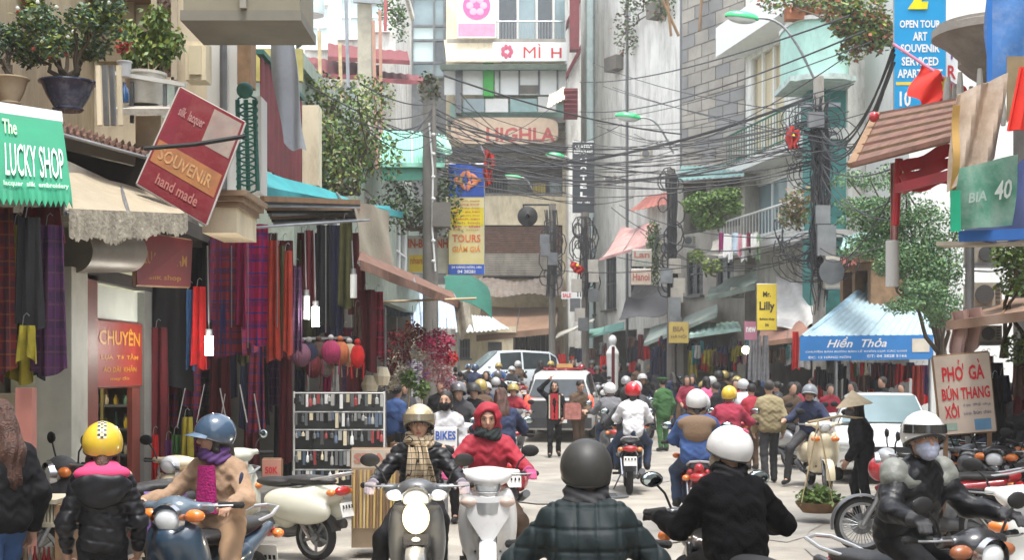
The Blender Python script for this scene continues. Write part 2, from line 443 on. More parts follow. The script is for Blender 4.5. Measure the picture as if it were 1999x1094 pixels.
def wheel(parent, y, z, r, wd, spokes=6, rimm=STEEL, x=0, steer=0, name='wheel'):
    Rm = Matrix.Rotation(PI/2, 3, 'Y')
    if steer: Rm = Matrix.Rotation(steer, 3, 'Z') @ Rm
    h = MB(); h.lathe([(.0, -.05), (.045, -.05), (.05, 0), (.045, .05), (0, .05)], 12, (x, y, z), Rm)
    o = h.build(name, rimm, parent, local=True)
    t = MB(); pr = [(r-.075+.02, -wd*.32)]
    for k in range(9):
        a = -PI/2+PI*k/8*1.0; pr.append((r-.05+.05*math.cos(a), wd*.5*math.sin(a)))
    pr += [(r-.055, wd*.32), (r-.055, -wd*.32)]
    t.lathe(pr, 36, (x, y, z), Rm); t.build('tyre', RUBBER, o, local=True)
    g = MB(); rr = r-.052
    g.lathe([(rr, -wd*.34), (rr, wd*.34), (rr-.03, wd*.3), (rr-.035, 0), (rr-.03, -wd*.3), (rr, -wd*.34)], 36, (x, y, z), Rm)
    for k in range(spokes):
        a = 2*PI*k/spokes; d = Rm @ Vector((math.cos(a), math.sin(a), 0)); c = Vector((x, y, z))
        if spokes > 12: g.tube([c+d*.04+(Rm @ Vector((0, 0, .03*(-1)**k))), c+d*(rr-.02)], .0035, 4)
        else: g.bar(c+d*.03, c+d*(rr-.015), .022, .03)
    g.lathe([(.11, .045), (.11, .05), (.03, .052)], 20, (x, y, z), Rm)
    g.build('rim', rimm, o, local=True)
    return o

def make_bike(kind, vox=.012):
    """local frame: +Y is forward, ground at z = 0; seat at about z = .77"""
    t = thing('scooter' if kind in ('scooter', 'retro') else 'motorbike', 'motorbike', 'scooter' if kind in ('scooter', 'retro') else 'motorbike')
    L = dict(local=True); sc = kind in ('scooter', 'retro')
    r = .235 if sc else .285; fy = .68; ry = -.56
    wheel(t, fy, r, r, .09, 5 if sc else (36 if kind == 'sport' else 6)); wheel(t, ry, r, r, .1, 5 if sc else 6)
    f = SDF(vox, .05)
    if kind == 'underbone':
        f.chain([(0, .40, .93), (0, .47, .8), (0, .40, .6), (0, .30, .42)], [.05, .10, .08, .05])
        for s in (-1, 1):
            f.ell((s*.14, .37, .62), (.075, .1, .27), Matrix.Rotation(-.22, 3, 'X')); f.ell((s*.1, .44, .78), (.08, .07, .12))
            f.cone((s*.07, .2, .46), (s*.12, -.28, .6), .05, .07); f.cone((s*.11, -.3, .62), (s*.06, -.86, .74), .075, .035)
        f.cone((0, .3, .45), (0, -.1, .46), .07, .06, 1)
    elif kind == 'sport':
        f.chain([(0, .32, .80), (0, .02, .80)], [.12, .13]); f.cone((0, -.3, .68), (0, -.85, .8), .1, .05)
        for s in (-1, 1):
            f.box((s*.15, .3, .62), (.02, .2, .16), .02, Matrix.Rotation(s*.2, 3, 'Z') @ Matrix.Rotation(-.5, 3, 'X')); f.cone((s*.1, -.1, .65), (s*.1, -.7, .74), .05, .035)
        f.ell((0, .5, .86), (.13, .12, .13))
    else:
        f.chain([(0, .36, .92), (0, .45, .78), (0, .44, .55), (0, .38, .36)], [.06, .13, .12, .09])
        for s in (-1, 1):
            f.ell((s*.16, .37, .62), (.085, .09, .29), Matrix.Rotation(-.15, 3, 'X'))
            f.ell((s*.12, -.42, .54), (.12, .40, .17), Matrix.Rotation(.12, 3, 'X'))
        f.box((0, .12, .3), (.17, .24, .035), .03); f.ell((0, -.62, .66), (.15, .26, .12)); f.ell((0, -.2, .5), (.12, .18, .2))
    f.build('fairing', [WHITEP, DPLAST], t)
    if kind == 'scooter':
        m = MB()
        m.grid(lambda u, v: ((u-.5)*.26*(1-.55*v), .585-.1*(2*u-1)**2-.05*v, .88-.24*v), 8, 6, .01)
        m.build('front_panel', SILVP, t, **L)
    cowl = SDF(vox, .04)
    if kind == 'retro':
        cowl.ell((0, .40, 1.0), (.17, .11, .075)); cowl.cone((-.26, .36, 1.02), (.26, .36, 1.02), .03)
    elif kind == 'scooter':
        cowl.ell((0, .42, 1.0), (.19, .13, .085)); cowl.ell((0, .48, .98), (.14, .11, .07)); cowl.cone((-.24, .38, 1.03), (.24, .38, 1.03), .03)
    else:
        cowl.ell((0, .43, .98), (.15, .11, .10)); cowl.cone((-.22, .38, 1.0), (.22, .38, 1.0), .035)
    cowl.build('handlebar_cowl', WHITEP, t)
    m = MB(); m.ell((0, .5, .93 if kind != 'retro' else .99), (.105, .065, .085), 20); m.build('headlight', LENS, t, **L)
    m = MB(); m.tube([(0, .505, .93), (0, .56, .93)], [.112, .1], 24, False); m.build('headlight_ring', CHROME, t, **L)
    for s in (-1, 1):
        m = MB()
        if kind == 'sport': m.ell((s*.24, .45, .85), (.05, .035, .035), 12); m.tube([(s*.12, .42, .85), (s*.2, .44, .85)], .012)
        else: m.ell((s*(.155 if not sc else .15), .465 if not sc else .54, .955 if not sc else .8), (.075, .05, .042), 14)
        m.build('indicator_light', ORANGE, t, **L)
        m = MB(); m.tube([(s*.18, .38, 1.01), (s*.3, .36, 1.02), (s*.34, .33, 1.02)], .014, 8); m.build('handlebar', CHROME, t, **L)
        m = MB(); m.tube([(s*.27, .365, 1.02), (s*.40, .31, 1.015)], .021, 10); m.ell((s*.405, .308, 1.015), .024, 8); m.build('grip', RUBBER, t, **L)
        m = MB(); m.tube([(s*.2, .44, 1.02), (s*.3, .43, 1.02), (s*.385, .385, 1.02)], .007, 6); m.build('brake_lever', STEEL, t, **L)
        m = MB(); m.tube([(s*.22, .38, 1.02), (s*.26, .39, 1.12), (s*.33, .38, 1.19)], .008, 6); m.ell((s*.35, .38, 1.21), (.075, .018, .05), 14)
        o = m.build('mirror', BLACK, t, **L)
        m = MB(); m.ell((s*.35, .366, 1.21), (.066, .008, .042), 14); m.build('mirror_glass', MIRROR, o, **L)
        m = MB(); m.tube([(s*.055, .44, .72), (s*.055, fy, r)], .026 if kind == 'sport' else .02, 10); m.build('fork', STEEL, t, **L)
        m = MB(); m.tube([(s*.12, -.3, .6), (s*.1, ry, r)], .022, 8); m.build('shock_absorber', CHROME, t, **L)
        m = MB(); m.tube([(s*.12, .02, .27), (s*.24, .02, .27)], .02, 8); m.build('foot_peg', RUBBER, t, **L)
    fd = MB(); fr = r+.03
    def fen(u, v):
        a = RAD(-10+150*v); x = (u-.5)*.13
        return (x, fy-(fr-(2*u-1)**2*.02)*math.cos(a)*-1 if False else fy+(fr-(2*u-1)**2*.02)*math.cos(a), r+(fr-(2*u-1)**2*.02)*math.sin(a))
    fd.grid(fen, 6, 14, .006); fd.build('front_fender', WHITEP, t, **L)
    rf = MB(); rf.grid(lambda u, v: ((u-.5)*.15, ry-(fr-(2*u-1)**2*.015)*math.cos(RAD(15+85*v)), r+(fr-(2*u-1)**2*.015)*math.sin(RAD(15+85*v))), 6, 10, -.006)
    rf.build('rear_fender', DPLAST, t, **L)
    st = SDF(vox, .04); st.ell((0, -.1, .76), (.13, .26, .055)); st.ell((0, -.5, .79), (.13, .3, .055)); st.build('seat', SEATM, t)
    m = MB()
    for s in (-1, 1): m.tube([(s*.1, -.55, .8), (s*.13, -.75, .83), (s*.10, -.93, .87), (0, -.97, .88)], .014, 8)
    m.build('grab_rail', SILVP, t, **L)
    m = MB(); m.ell((0, -.88, .70), (.11, .06, .05), 16); m.build('tail_light', TAILRED, t, **L)
    for s in (-1, 1):
        m = MB(); m.ell((s*.14, -.84, .69), (.045, .05, .035), 12); m.build('rear_indicator', ORANGE, t, **L)
    m = MB(); m.box((0, -.93, .52), (.19, .008, .14), rot=Matrix.Rotation(-.25, 3, 'X')); o = m.build('number_plate', PLATEW, t, **L)
    m = MB()
    for j, n in ((0, 4), (1, 5)):
        for i in range(n): m.box((-.07+i*.14/(n-1), -.9365+.012*j-.005, .55-.055*j), (.02, .004, .035), rot=Matrix.Rotation(-.25, 3, 'X'))
    m.build('plate_digits', BLACK, o, **L)
    e = SDF(vox, .04); e.ell((0, .05, .33), (.11, .2, .13)); e.cone((.04, -.1, .3), (.06, -.5, .28), .07, .06); e.cone((-.1, .1, .3), (.1, .1, .3), .05); e.build('engine', GREYMET, t)
    m = MB(); m.tube([(.08, .1, .22), (.15, -.1, .2), (.17, -.3, .24), (.175, -.34, .27), (.18, -.78, .36)], [.018, .018, .02, .05, .048], 12); m.build('exhaust', GREYMET, t, **L)
    m = MB(); m.tube([(-.1, .0, .28), (-.22, .04, .02)], .012, 6); m.build('side_stand', STEEL, t, **L)
    return t

# ---------------------------------------------------------------- people
V = Vector
def stand_pose(h=1.62, stride=.12, armL=None, armR=None, bend=0):
    s = h/1.7; J = dict(pelvis=V((0, 0, .93)), waist=V((0, .0, 1.06)), chest=V((0, .01+bend*.5, 1.26)), neck=V((0, .02+bend, 1.43)), head=V((0, .045+bend*1.15, 1.585)))
    for sd, x in (('L', -1), ('R', 1)):
        st = stride*x
        J['sh'+sd] = V((x*.165, .0+bend*.9, 1.385)); J['el'+sd] = V((x*.225, -.03-st*.5+bend*.6, 1.1)); J['wr'+sd] = V((x*.225, .08-st*.9+bend*.6, .87))
        J['hip'+sd] = V((x*.085, 0, .91)); J['kn'+sd] = V((x*.095, .05+st*.8, .5)); J['an'+sd] = V((x*.1, st*1.3-.02, .085+max(0, -st)*.3)); J['toe'+sd] = V((x*.115, st*1.3+.14, .05))
    for sd, a in (('L', armL), ('R', armR)):
        if a: J['el'+sd] = V(a[0]); J['wr'+sd] = V(a[1])
    return {k: v*s for k, v in J.items()}, s
def ride_pose(lean=0, feet=0, wr=None, back=0):
    J = dict(pelvis=V((0, -.14, .87)), waist=V((0, -.13, .99)), chest=V((0, -.08+lean*.5, 1.16)), neck=V((0, -.04+lean, 1.31)), head=V((0, -.01+lean*1.15, 1.455)))
    for sd, x in (('L', -1), ('R', 1)):
        J['sh'+sd] = V((x*.17, -.06+lean*.9, 1.27)); J['el'+sd] = V((x*.29, .05+lean*.5, 1.06)); J['wr'+sd] = V((x*.33, .27, 1.04))
        J['hip'+sd] = V((x*.09, -.12, .85)); J['kn'+sd] = V((x*.17, .25, .74)); J['an'+sd] = V((x*.16, .08, .36)); J['toe'+sd] = V((x*.17, .24, .32))
        if feet and (feet == 2 or x == feet): J['kn'+sd] = V((x*.27, .2, .6)); J['an'+sd] = V((x*.33, .12, .1)); J['toe'+sd] = V((x*.36, .26, .05))
    if back:
        for k in J: J[k] = J[k]+V((0, -.36, .04))
        for sd, x in (('L', -1), ('R', 1)): J['el'+sd] = V((x*.25, -.33, 1.1)); J['wr'+sd] = V((x*.17, -.1, 1.02)); J['kn'+sd] = V((x*.24, -.1, .72)); J['an'+sd] = V((x*.22, -.2, .38)); J['toe'+sd] = V((x*.24, -.06, .33))
    return J, 1.0

def hand(S, w, d, up, x, m=0, r=1.0):
    d = Vector(d).normalized(); up = Vector(up).normalized(); side = d.cross(up).normalized()
    S.cone(w, w+d*.05, .026*r, .03*r, m, .02); S.box(w+d*.06, (.036*r, .04*r, .014*r), .012, Matrix((side, d, up)).transposed(), m, .015)
    for i, (L, o) in enumerate(((.062, -.03), (.07, -.01), (.066, .01), (.052, .029))):
        a = w+d*.095+side*o; b = a+d*L*.55-up*.012; c = b+d*L*.3-up*.035
        S.chain([a, b, c], [.0105*r, .0095*r, .008*r], m, .004)
    a = w+d*.035+side*x*-.034; S.chain([a, a+side*x*-.03+d*.03-up*.01, a+side*x*-.03+d*.062-up*.02], [.013*r, .011*r, .009*r], m, .01)

def person(J, sc, label, loc=(0, 0, 0), rz=0, vox=.02, jacket=BLACK, jr=.0, jlen=.0, trousers=BLACK, shoes=BLACK, skin=SKIN, glove=None, hair='short', hairm=HAIRB, helmet=None,
           face=False, mask=None, hood=None, hoodm=None, scarf=None, yaw=0, pitch=0, quilt=0, collar=True, sleeve2=None, group=None, female=False, hat=None, legs=True, hem=None, torso2=None):
    t = thing('person', label, 'person', loc, rz, group)
    s = sc; hc = J['head']; near = vox < .014
    RT = Matrix.Translation(hc) @ Matrix.Rotation(yaw, 4, 'Z') @ Matrix.Rotation(pitch, 4, 'X')
    B = SDF(vox, .03)
    B.cone(J['pelvis'], J['chest'], .085*s, .09*s); B.cone(J['chest'], J['neck'], .08*s, .05*s); B.cone(J['neck']-V((0, 0, .03)), hc-V((0, .01, .04)), .052*s, .05*s)
    for sd, x in (('L', -1), ('R', 1)):
        B.cone(J['sh'+sd], J['el'+sd], .036, .03); B.cone(J['el'+sd], J['wr'+sd], .03, .024)
        d = (J['wr'+sd]-J['el'+sd]); up = V((0, 0, 1)) if abs(d.normalized().z) < .7 else V((x, 0, 0))
        if near: hand(B, J['wr'+sd], d, up, x)
        else: B.chain([J['wr'+sd], J['wr'+sd]+d.normalized()*.07, J['wr'+sd]+d.normalized()*.14-up*.02], [.028, .036, .022])
        B.cone(J['hip'+sd], J['kn'+sd], .055, .04); B.cone(J['kn'+sd], J['an'+sd], .04, .03); B.cone(J['an'+sd], J['toe'+sd], .03, .028)
    B.T = RT
    B.ell((0, -.005, .025), (.074, .092, .09), k=.02); B.ell((0, .022, -.038), (.056, .066, .066), k=.03)
    B.cone((0, .055, -.085), (0, .06, -.09), .02, .02, k=.03)
    if face:
        B.cone((0, .088, .012), (0, .107, -.022), .008, .0125, k=.014); B.ell((0, .1, -.03), (.016, .009, .008), k=.008)
        for x in (-1, 1):
            B.ell((x*.031, .097, .014), (.017, .012, .011), sub=True, k=.012); B.ell((x*.035, .066, -.02), (.02, .018, .02), k=.02); B.ell((x*.03, .083, .032), (.024, .01, .007), k=.012)
            B.ell((x*.075, .0, -.005), (.01, .02, .032), k=.008)
    B.T = None
    B.build('body', [skin, LIPS], t)
    def hpart(name, mats, fn, **k):
        m = MB(); m.T = RT; fn(m); return m.build(name, mats, t, local=True, **k)
    if face:
        def ey(m):
            for x in (-1, 1):
                m.i = 0; m.ell((x*.031, .084, .013), (.0135, .009, .0065), 10); m.i = 1; m.ell((x*.031, .0895, .013), (.0062, .0055, .0062), 8)
                m.tube([(x*.016, .0925, .017), (x*.031, .0965, .0215), (x*.046, .086, .0165)], .0022, 5)
        hpart('eye', [EYEW, EYED], ey, kind='stuff')
        def eb(m):
            for x in (-1, 1): m.tube([(x*.013, .097, .034), (x*.03, .099, .0405), (x*.05, .084, .036)], [.003, .0036, .0015], 5)
        hpart('eyebrow', HAIRB, eb, kind='stuff')
        def lp(m): m.ell((0, .0865, -.0565), (.0215, .009, .0042), 10); m.ell((0, .0855, -.0635), (.019, .0095, .0055), 10)
        hpart('lips', LIPS, lp, kind='stuff')
    # trousers and shoes
    if legs:
        T_ = SDF(vox*1.15, .04); T_.cone(J['pelvis']+V((0, 0, .08*s)), J['pelvis'], .115*s, .13*s)
        for sd, x in (('L', -1), ('R', 1)):
            T_.chain([J['hip'+sd], J['kn'+sd], J['an'+sd]+V((0, 0, .0))], [.092*s, .066*s, .058*s])
        T_.post = lambda X, Y, Z: .005*np.sin(Z*45+np.sin(X*40)*1.5)*np.sin(Y*30+Z*11)
        T_.build('trousers', trousers, t)
        S_ = SDF(vox*.9, .02)
        for sd in 'LR':
            a, b = J['an'+sd], J['toe'+sd]; S_.cone(a-V((0, .02, 0)), a+V((0, 0, .03)), .045, .046); S_.cone(a-V((0, .03, .03)), b, .042, .038)
        S_.build('shoes', shoes, t)
    # jacket
    K = SDF(vox, .05); f = 1 if not female else .92
    K.k = .05
    pe = J['pelvis']+V((0, 0, -.04-jlen)); wa, ch, ne = J['waist'], J['chest'], J['neck']; sm = (J['shL']+J['shR'])/2
    K.box(pe.lerp(wa, .5), ((.158+jr)*s*f, (.12+jr)*s, (wa-pe).length*.5+.06), .1, m=0); K.box(wa.lerp(ch, .5), ((.155+jr)*s*f, (.12+jr)*s, (ch-wa).length*.5+.06), .1)
    K.ell(ch, ((.17+jr)*s*f, (.118+jr)*s, .16*s)); K.ell(sm-V((0, 0, .045)), ((.165+jr*.5)*s*f, (.085+jr)*s, .085*s))
    K.cone((J['shL']+J['shR'])/2, ne+V((0, 0, .0)), .09*s, .066*s); K.cone(sm.lerp(J['shL'], .5)+V((0, 0, -.01)), sm.lerp(J['shR'], .5)+V((0, 0, -.01)), .075*s)
    for sd in 'LR':
        K.cone(J['sh'+sd].lerp(sm, .1)-V((0, 0, .035)), J['el'+sd], (.064+jr*.6)*s, (.052+jr*.7)*s, k=.04)
        dd = (J['wr'+sd]-J['el'+sd]).normalized(); K.cone(J['el'+sd], J['wr'+sd]-dd*.01, (.053+jr*.7)*s, (.042+jr*.4)*s, k=.03)
    if collar:
        for k in range(8):
            a = 2*PI*k/8; K.cone(ne+V((.062*math.cos(a), .055*math.sin(a)-.0, -.02)), ne+V((.06*math.cos(a), .055*math.sin(a), .035)), .016, .013, k=.015)
    if quilt == 1:
        K.post = lambda X, Y, Z: .008*np.exp(-((((Z*11.5+.25*np.sin(X*9)) % 1)-.5)/.1)**2)+.003*np.sin(X*75+np.sin(Z*60)*2)+0*Y
    if quilt == 2:
        K.post = lambda X, Y, Z: .008*(np.exp(-((((Z*10) % 1)-.5)/.08)**2)+np.exp(-(((((X+.002)*10) % 1)-.5)/.08)**2))+.004*np.sin(Z*31+X*40)*np.sin(X*23+1)+0*Y
    if not quilt and vox < .025:
        K.post = lambda X, Y, Z: .006*np.sin(Z*33+np.sin(X*23+Z*9)*1.6+np.sin(Y*27)*1.3)*np.sin(X*15-Z*7+np.sin(Z*19)+1)+.0025*np.sin(Z*83+np.sin(X*51+Y*20)*2)
    K.build('jacket', [jacket], t)
    if glove is not None:
        for sd, x in (('L', -1), ('R', 1)):
            g = SDF(min(vox, .014)*.85, .02); d = (J['wr'+sd]-J['el'+sd]); up = V((0, 0, 1)) if abs(d.normalized().z) < .7 else V((x, 0, 0))
            hand(g, J['wr'+sd], d, up, x, 0, 1.3); g.cone(J['wr'+sd]-d.normalized()*.03, J['wr'+sd]+d.normalized()*.02, .04, .034); g.build('glove', glove, t)
    # head wear
    if hair:
        Hh = SDF(max(vox, .009), .02); Hh.T = RT
        Hh.ell((0, -.018, .038), (.085, .098, .094), k=.01)
        Hh.ell((0, .09, -.03), (.062, .07, .092), sub=True, k=.015)
        if hair in ('long', 'pony', 'bob'):
            Hh.cone((0, -.05, .0), (0, -.085, -.12), .07, .05)
            for x in (-1, 1): Hh.chain([(x*.07, -.01, .02), (x*.078, .0, -.08), (x*.075, -.015, -.17 if hair != 'bob' else -.1)], [.02, .024, .02])
        if hair == 'long':
            Hh.chain([(0, -.08, -.05), (-.0, -.115, -.2), (0, -.12, -.38), (0, -.11, -.52)], [.085, .1, .085, .045], k=.04)
            Hh.post = lambda X, Y, Z: .006*np.sin(X*110+np.sin(Z*16)*2.2)+0*Y
        if hair == 'pony': Hh.chain([(0, -.1, -.04), (0, -.13, -.11), (.01, -.13, -.22)], [.03, .04, .015])
        Hh.build('hair', hairm, t)
    if helmet: make_helmet(t, RT, **helmet)
    if hood is not None:
        Q = SDF(max(vox, .009), .02); Q.T = RT
        Q.ell((0, -.015, .02), (.12, .125, .135)); Q.ell((0, -.06, -.08), (.125, .1, .09)); Q.ell((0, .13, -.01), (.078, .13, .108), sub=True, k=.02)
        Q.post = lambda X, Y, Z: .004*np.sin(Z*60+X*25)+0*Y
        Q.build('hood', hood, t)
    if mask is not None:
        Q = SDF(max(vox*.7, .006), .01); Q.T = RT; Q.ell((0, .045, -.048), (.068, .072, .055)); Q.ell((0, .06, -.08), (.05, .055, .04))
        Q.build('face_mask', mask, t)
        def ml(m):
            for x in (-1, 1): m.tube([(x*.06, .06, -.03), (x*.08, .0, .0)], .003, 5)
        hpart('mask_strap', mask, ml, kind='stuff')
    if scarf is not None:
        Q = SDF(max(vox*.8, .008), .015); n0 = J['neck']
        for kk, (zz, rr) in enumerate(((.01, .088), (.045, .08))):
            pts = [n0+V((rr*math.cos(a), rr*.95*math.sin(a)+.012, zz+.018*math.sin(a*2+kk))) for a in [2*PI*i/14 for i in range(15)]]
            Q.chain(pts, [.03]*15)
        Q.post = lambda X, Y, Z: .004*np.sin(Z*120+X*70+Y*40)
        Q.build('scarf', scarf, t)
    return t

def make_helmet(t, RT, col=BLACKP, visor=None, stripe=None, shade=None, low=0, goggles=False, tilt=0, full=False, strap=True, size=1.0, badge=None):
    Rt = RT @ Matrix.Rotation(tilt, 4, 'X') @ Matrix.Scale(size, 4)
    def rim(a):   # how far down the shell reaches at azimuth a (front is +Y)
        f = math.sin(a); return .03*max(0, f)-(.075+low)*max(0, -f)-.03*(1-abs(f))-.0
    def pt(u, v, o=0):
        a = 2*PI*u; zb = rim(a)-.0; th = v*(PI/2+math.atan2(-(zb-.03), .13))
        rx, ry, rz_ = .124+o, .142+o, .135+o
        k = 1 if th < PI/2 else 1
        return V((rx*math.sin(th)*math.cos(a), ry*math.sin(th)*math.sin(a)-.012, rz_*math.cos(th)+.03))
    m = MB(); m.T = Rt; m.grid(lambda u, v: pt(u, v*.999+.001), 36, 18, .0); 
    m.grid(lambda u, v: pt(u, v*.999+.001, -.012)[:] , 24, 8, .0)
    o = m.build('helmet', [col], t, local=True, angle=60)
    m = MB(); m.T = Rt; m.tube([pt(k/36, 1, -.003) for k in range(37)], .008, 6); m.build('helmet_rim', DPLAST, o, local=True)
    if stripe:
        m = MB(); m.T = Rt
        for x0 in (-1, 0, 1):
            for j in range(22):
                a0 = RAD(-76+7.2*j); a1 = a0+RAD(6.2)
                m.i = (j+x0) % 2
                def q(u, v, x0=x0, a0=a0, a1=a1):
                    x = x0*.019+(u-.5)*.017; a = a0+(a1-a0)*v; cc = math.sqrt(max(0, 1-(x/.126)**2))
                    return V((x, .1445*cc*math.sin(a)-.012, .1375*cc*math.cos(a)+.03))
                m.grid(q, 1, 1)
        m.build('helmet_stripe', stripe, o, local=True)
    if visor is not None:      # peak over the brow
        m = MB(); m.T = Rt
        m.grid(lambda u, v: V(((.112+.012*v)*math.cos(RAD(22+136*u)), (.13+.075*v)*math.sin(RAD(22+136*u))-.012, .048-.018*v-.02*(2*u-1)**2*(.5+v))), 16, 4, -.005)
        m.build('peak', visor, o, local=True)
    if shade is not None:
        m = MB(); m.T = Rt
        m.grid(lambda u, v: V(((.1255+.004*v)*math.cos(RAD(8+164*u)), (.1435+.007*v)*math.sin(RAD(8+164*u))-.012, .088-.05*v)), 18, 5, .003)
        m.build('visor', shade, o, local=True)
    if badge:
        m = MB(); m.T = Rt
        for k in range(8):
            a = 2*PI*k/8
            th0 = .35; c = V((.02+.02*math.cos(a), -.1+.0*k, .125+.016*math.sin(a)))
            d = c-V((0, -.012, .03)); d = V((d.x/.127, d.y/.145, d.z/.138)).normalized()
            c = V((d.x*.127, d.y*.145-.012, d.z*.138+.03)); m.ell(c, .009, 6)
        m.build('helmet_badge', badge, o, local=True)
    if strap:
        m = MB(); m.T = Rt
        for x in (-1, 1): m.tube([(x*.09, .0, -.03), (x*.072, .03, -.085), (x*.02, .055, -.118), (0, .055, -.12)], .006, 5)
        m.build('chin_strap', BLACK, o, local=True)
    return o
# ---------------------------------------------------------------- setting helpers
def Q(px0, py0, px1, py1, Y, Y2=None):       # a rectangle seen at these pixels, left edge at depth Y, right edge at Y2
    Y2 = Y if Y2 is None else Y2
    a, b = P(px0, py1, Y), P(px1, py1, Y2); c, d = P(px1, py0, Y2), P(px0, py0, Y)
    zb = (a.z+b.z)/2; zt = (c.z+d.z)/2
    if Y2 != Y: a.z = b.z = zb; c.z = d.z = zt
    return [a, b, c, d]
def outn(A, B): d = (B-A).normalized(); return Vector((d.y, -d.x, 0))
def wallp(mb, A, B, z0, z1, ops, th=.25):
    """wall between ground points A and B, with real openings (u0, u1, za, zb)"""
    L = (B-A).length; d = (B-A).normalized(); n = outn(A, B)
    us = sorted({0, 1, *[min(1, max(0, o[0])) for o in ops], *[min(1, max(0, o[1])) for o in ops]})
    for i in range(len(us)-1):
        um = (us[i]+us[i+1])/2; cuts = sorted([(o[2], o[3]) for o in ops if o[0] < um < o[1]])
        z = z0
        segs = []
        for za, zb in cuts:
            if za > z: segs.append((z, za))
            z = max(z, zb)
        if z < z1: segs.append((z, z1))
        for a, b in segs:
            c = A.lerp(B, um)-n*th/2; mb.box((c.x, c.y, (a+b)/2), (L*(us[i+1]-us[i]), th, b-a), math.atan2(d.y, d.x))
def window(par, A, B, u0, u1, za, zb, fm, gm, nx=2, nz=2, sill=True, inset=.1, curtain=None, bars=False):
    n = outn(A, B); d = (B-A).normalized(); rz = math.atan2(d.y, d.x); a = A.lerp(B, u0); b = A.lerp(B, u1); c = (a+b)/2; W = (b-a).length; Hh = zb-za
    m = MB(); c2 = c-n*inset
    for x in (0, 1): m.box(((a.lerp(b, x)+d*(.03 if x == 0 else -.03)-n*inset).x, (a.lerp(b, x)+d*(.03 if x == 0 else -.03)-n*inset).y, (za+zb)/2), (.06, .07, Hh), rz)
    for z in (za+.03, zb-.03): m.box((c2.x, c2.y, z), (W-.12, .07, .06), rz)
    for i in range(1, nx):
        p = a.lerp(b, i/nx)-n*inset; m.box((p.x, p.y, (za+zb)/2), (.045, .06, Hh-.12), rz)
    for i in range(1, nz): m.box((c2.x, c2.y, za+Hh*i/nz), (W-.13, .05, .04), rz)
    o = m.build('window', fm, par, smooth=False)
    m = MB(); p = c-n*(inset+.025); m.box((p.x, p.y, (za+zb)/2), (W-.02, .01, Hh-.02), rz); m.build('pane', gm, o, smooth=False)
    if sill: m = MB(); p = c+n*.06; m.box((p.x, p.y, za-.04), (W+.16, .22, .07), rz); m.build('sill', fm, o, smooth=False)
    if curtain is not None:
        m = MB(); q = c-n*(inset+.12)
        m.grid(lambda u, v: Vector((q.x, q.y, zb-Hh*v*.97))+d*(u-.5)*W*.94+n*.03*math.sin(u*40), 60, 2); m.build('curtain', curtain, o)
    return o
def building(label, A, B, depth, z0, z1, wm, ops=(), roofm=None, name='building', th=.25, fm=None, gm=None, wins=True, nx=2, nz=2, cap=.25, curtain=None, group=None):
    A = Vector((A[0], A[1], 0)); B = Vector((B[0], B[1], 0)); n = outn(A, B); C1, C2 = B-n*depth, A-n*depth
    t = thing(name, label, 'building', (A.x, A.y, z0), 0, group)
    m = MB(); wallp(m, A, B, z0, z1, ops, th); d = (B-A).normalized(); e = d*th
    wallp(m, B-n*th, C1, z0, z1, [], th); wallp(m, C1-d*th, C2+d*th, z0, z1, [], th); wallp(m, C2, A-n*th, z0, z1, [], th)
    m.build('wall', wm, t, smooth=False)
    m = MB(); o = .12; c = (A+C1)/2; m.box((c.x, c.y, z1+cap/2+.002), ((B-A).length+2*o, depth+2*o, cap), math.atan2(d.y, d.x)); m.build('roof', roofm or wm, t, smooth=False)
    if wins:
        for k, w_ in enumerate(ops):
            if len(w_) > 4 and w_[4] == 0: continue
            window(t, A, B, w_[0], w_[1], w_[2], w_[3], fm, gm, nx, nz, curtain=curtain)
    return t
def railing(par, A, B, z0, h, mat, n=None, top=.03, name='railing', r=.012):
    A, B = Vector(A), Vector(B); L = (B-A).length; n = n or max(2, int(L/.13))
    m = MB(); A0 = Vector((A.x, A.y, z0)); B0 = Vector((B.x, B.y, z0)); up = Vector((0, 0, h))
    m.tube([A0+up, B0+up], top, 6); m.tube([A0+up*.12, B0+up*.12], top*.7, 6); o = m.build(name, mat, par)
    me = None
    for i in range(n+1):
        p = A0.lerp(B0, i/n)
        if me is None:
            m = MB(); m.tube([p, p+up], r, 5); k = m.build('baluster', mat, o); me = k; p0 = p
        else:
            k = me.copy(); COL.objects.link(k); k.location = me.location+(ROOTM[par].to_3x3().inverted() @ (p-p0))
    return o
def sheet(mb, q, n=12, m_=8, sag=.0, corr=0, camp=.02, thick=.01, wob=.0, rg=rnd, along='u'):
    """roof sheet on quad q (bottom-left, bottom-right, top-right, top-left) with corrugation or sag"""
    q = [Vector(p) for p in q]; N = (q[1]-q[0]).cross(q[3]-q[0]).normalized(); ph = rg.uniform(0, 6)
    def fn(u, v):
        o = -sag*4*(u*(1-u)*.6+v*(1-v)*.4) if sag else 0
        t = u if along == 'u' else v
        if corr: o += camp*math.sin(t*corr*2*PI)
        if wob: o += wob*math.sin(u*9+ph+v*4)
        return quadmap(q, u, v)+N*o
    mb.grid(fn, max(n, corr*6) if along == 'u' else n, max(m_, corr*6) if along != 'u' else m_, thick)
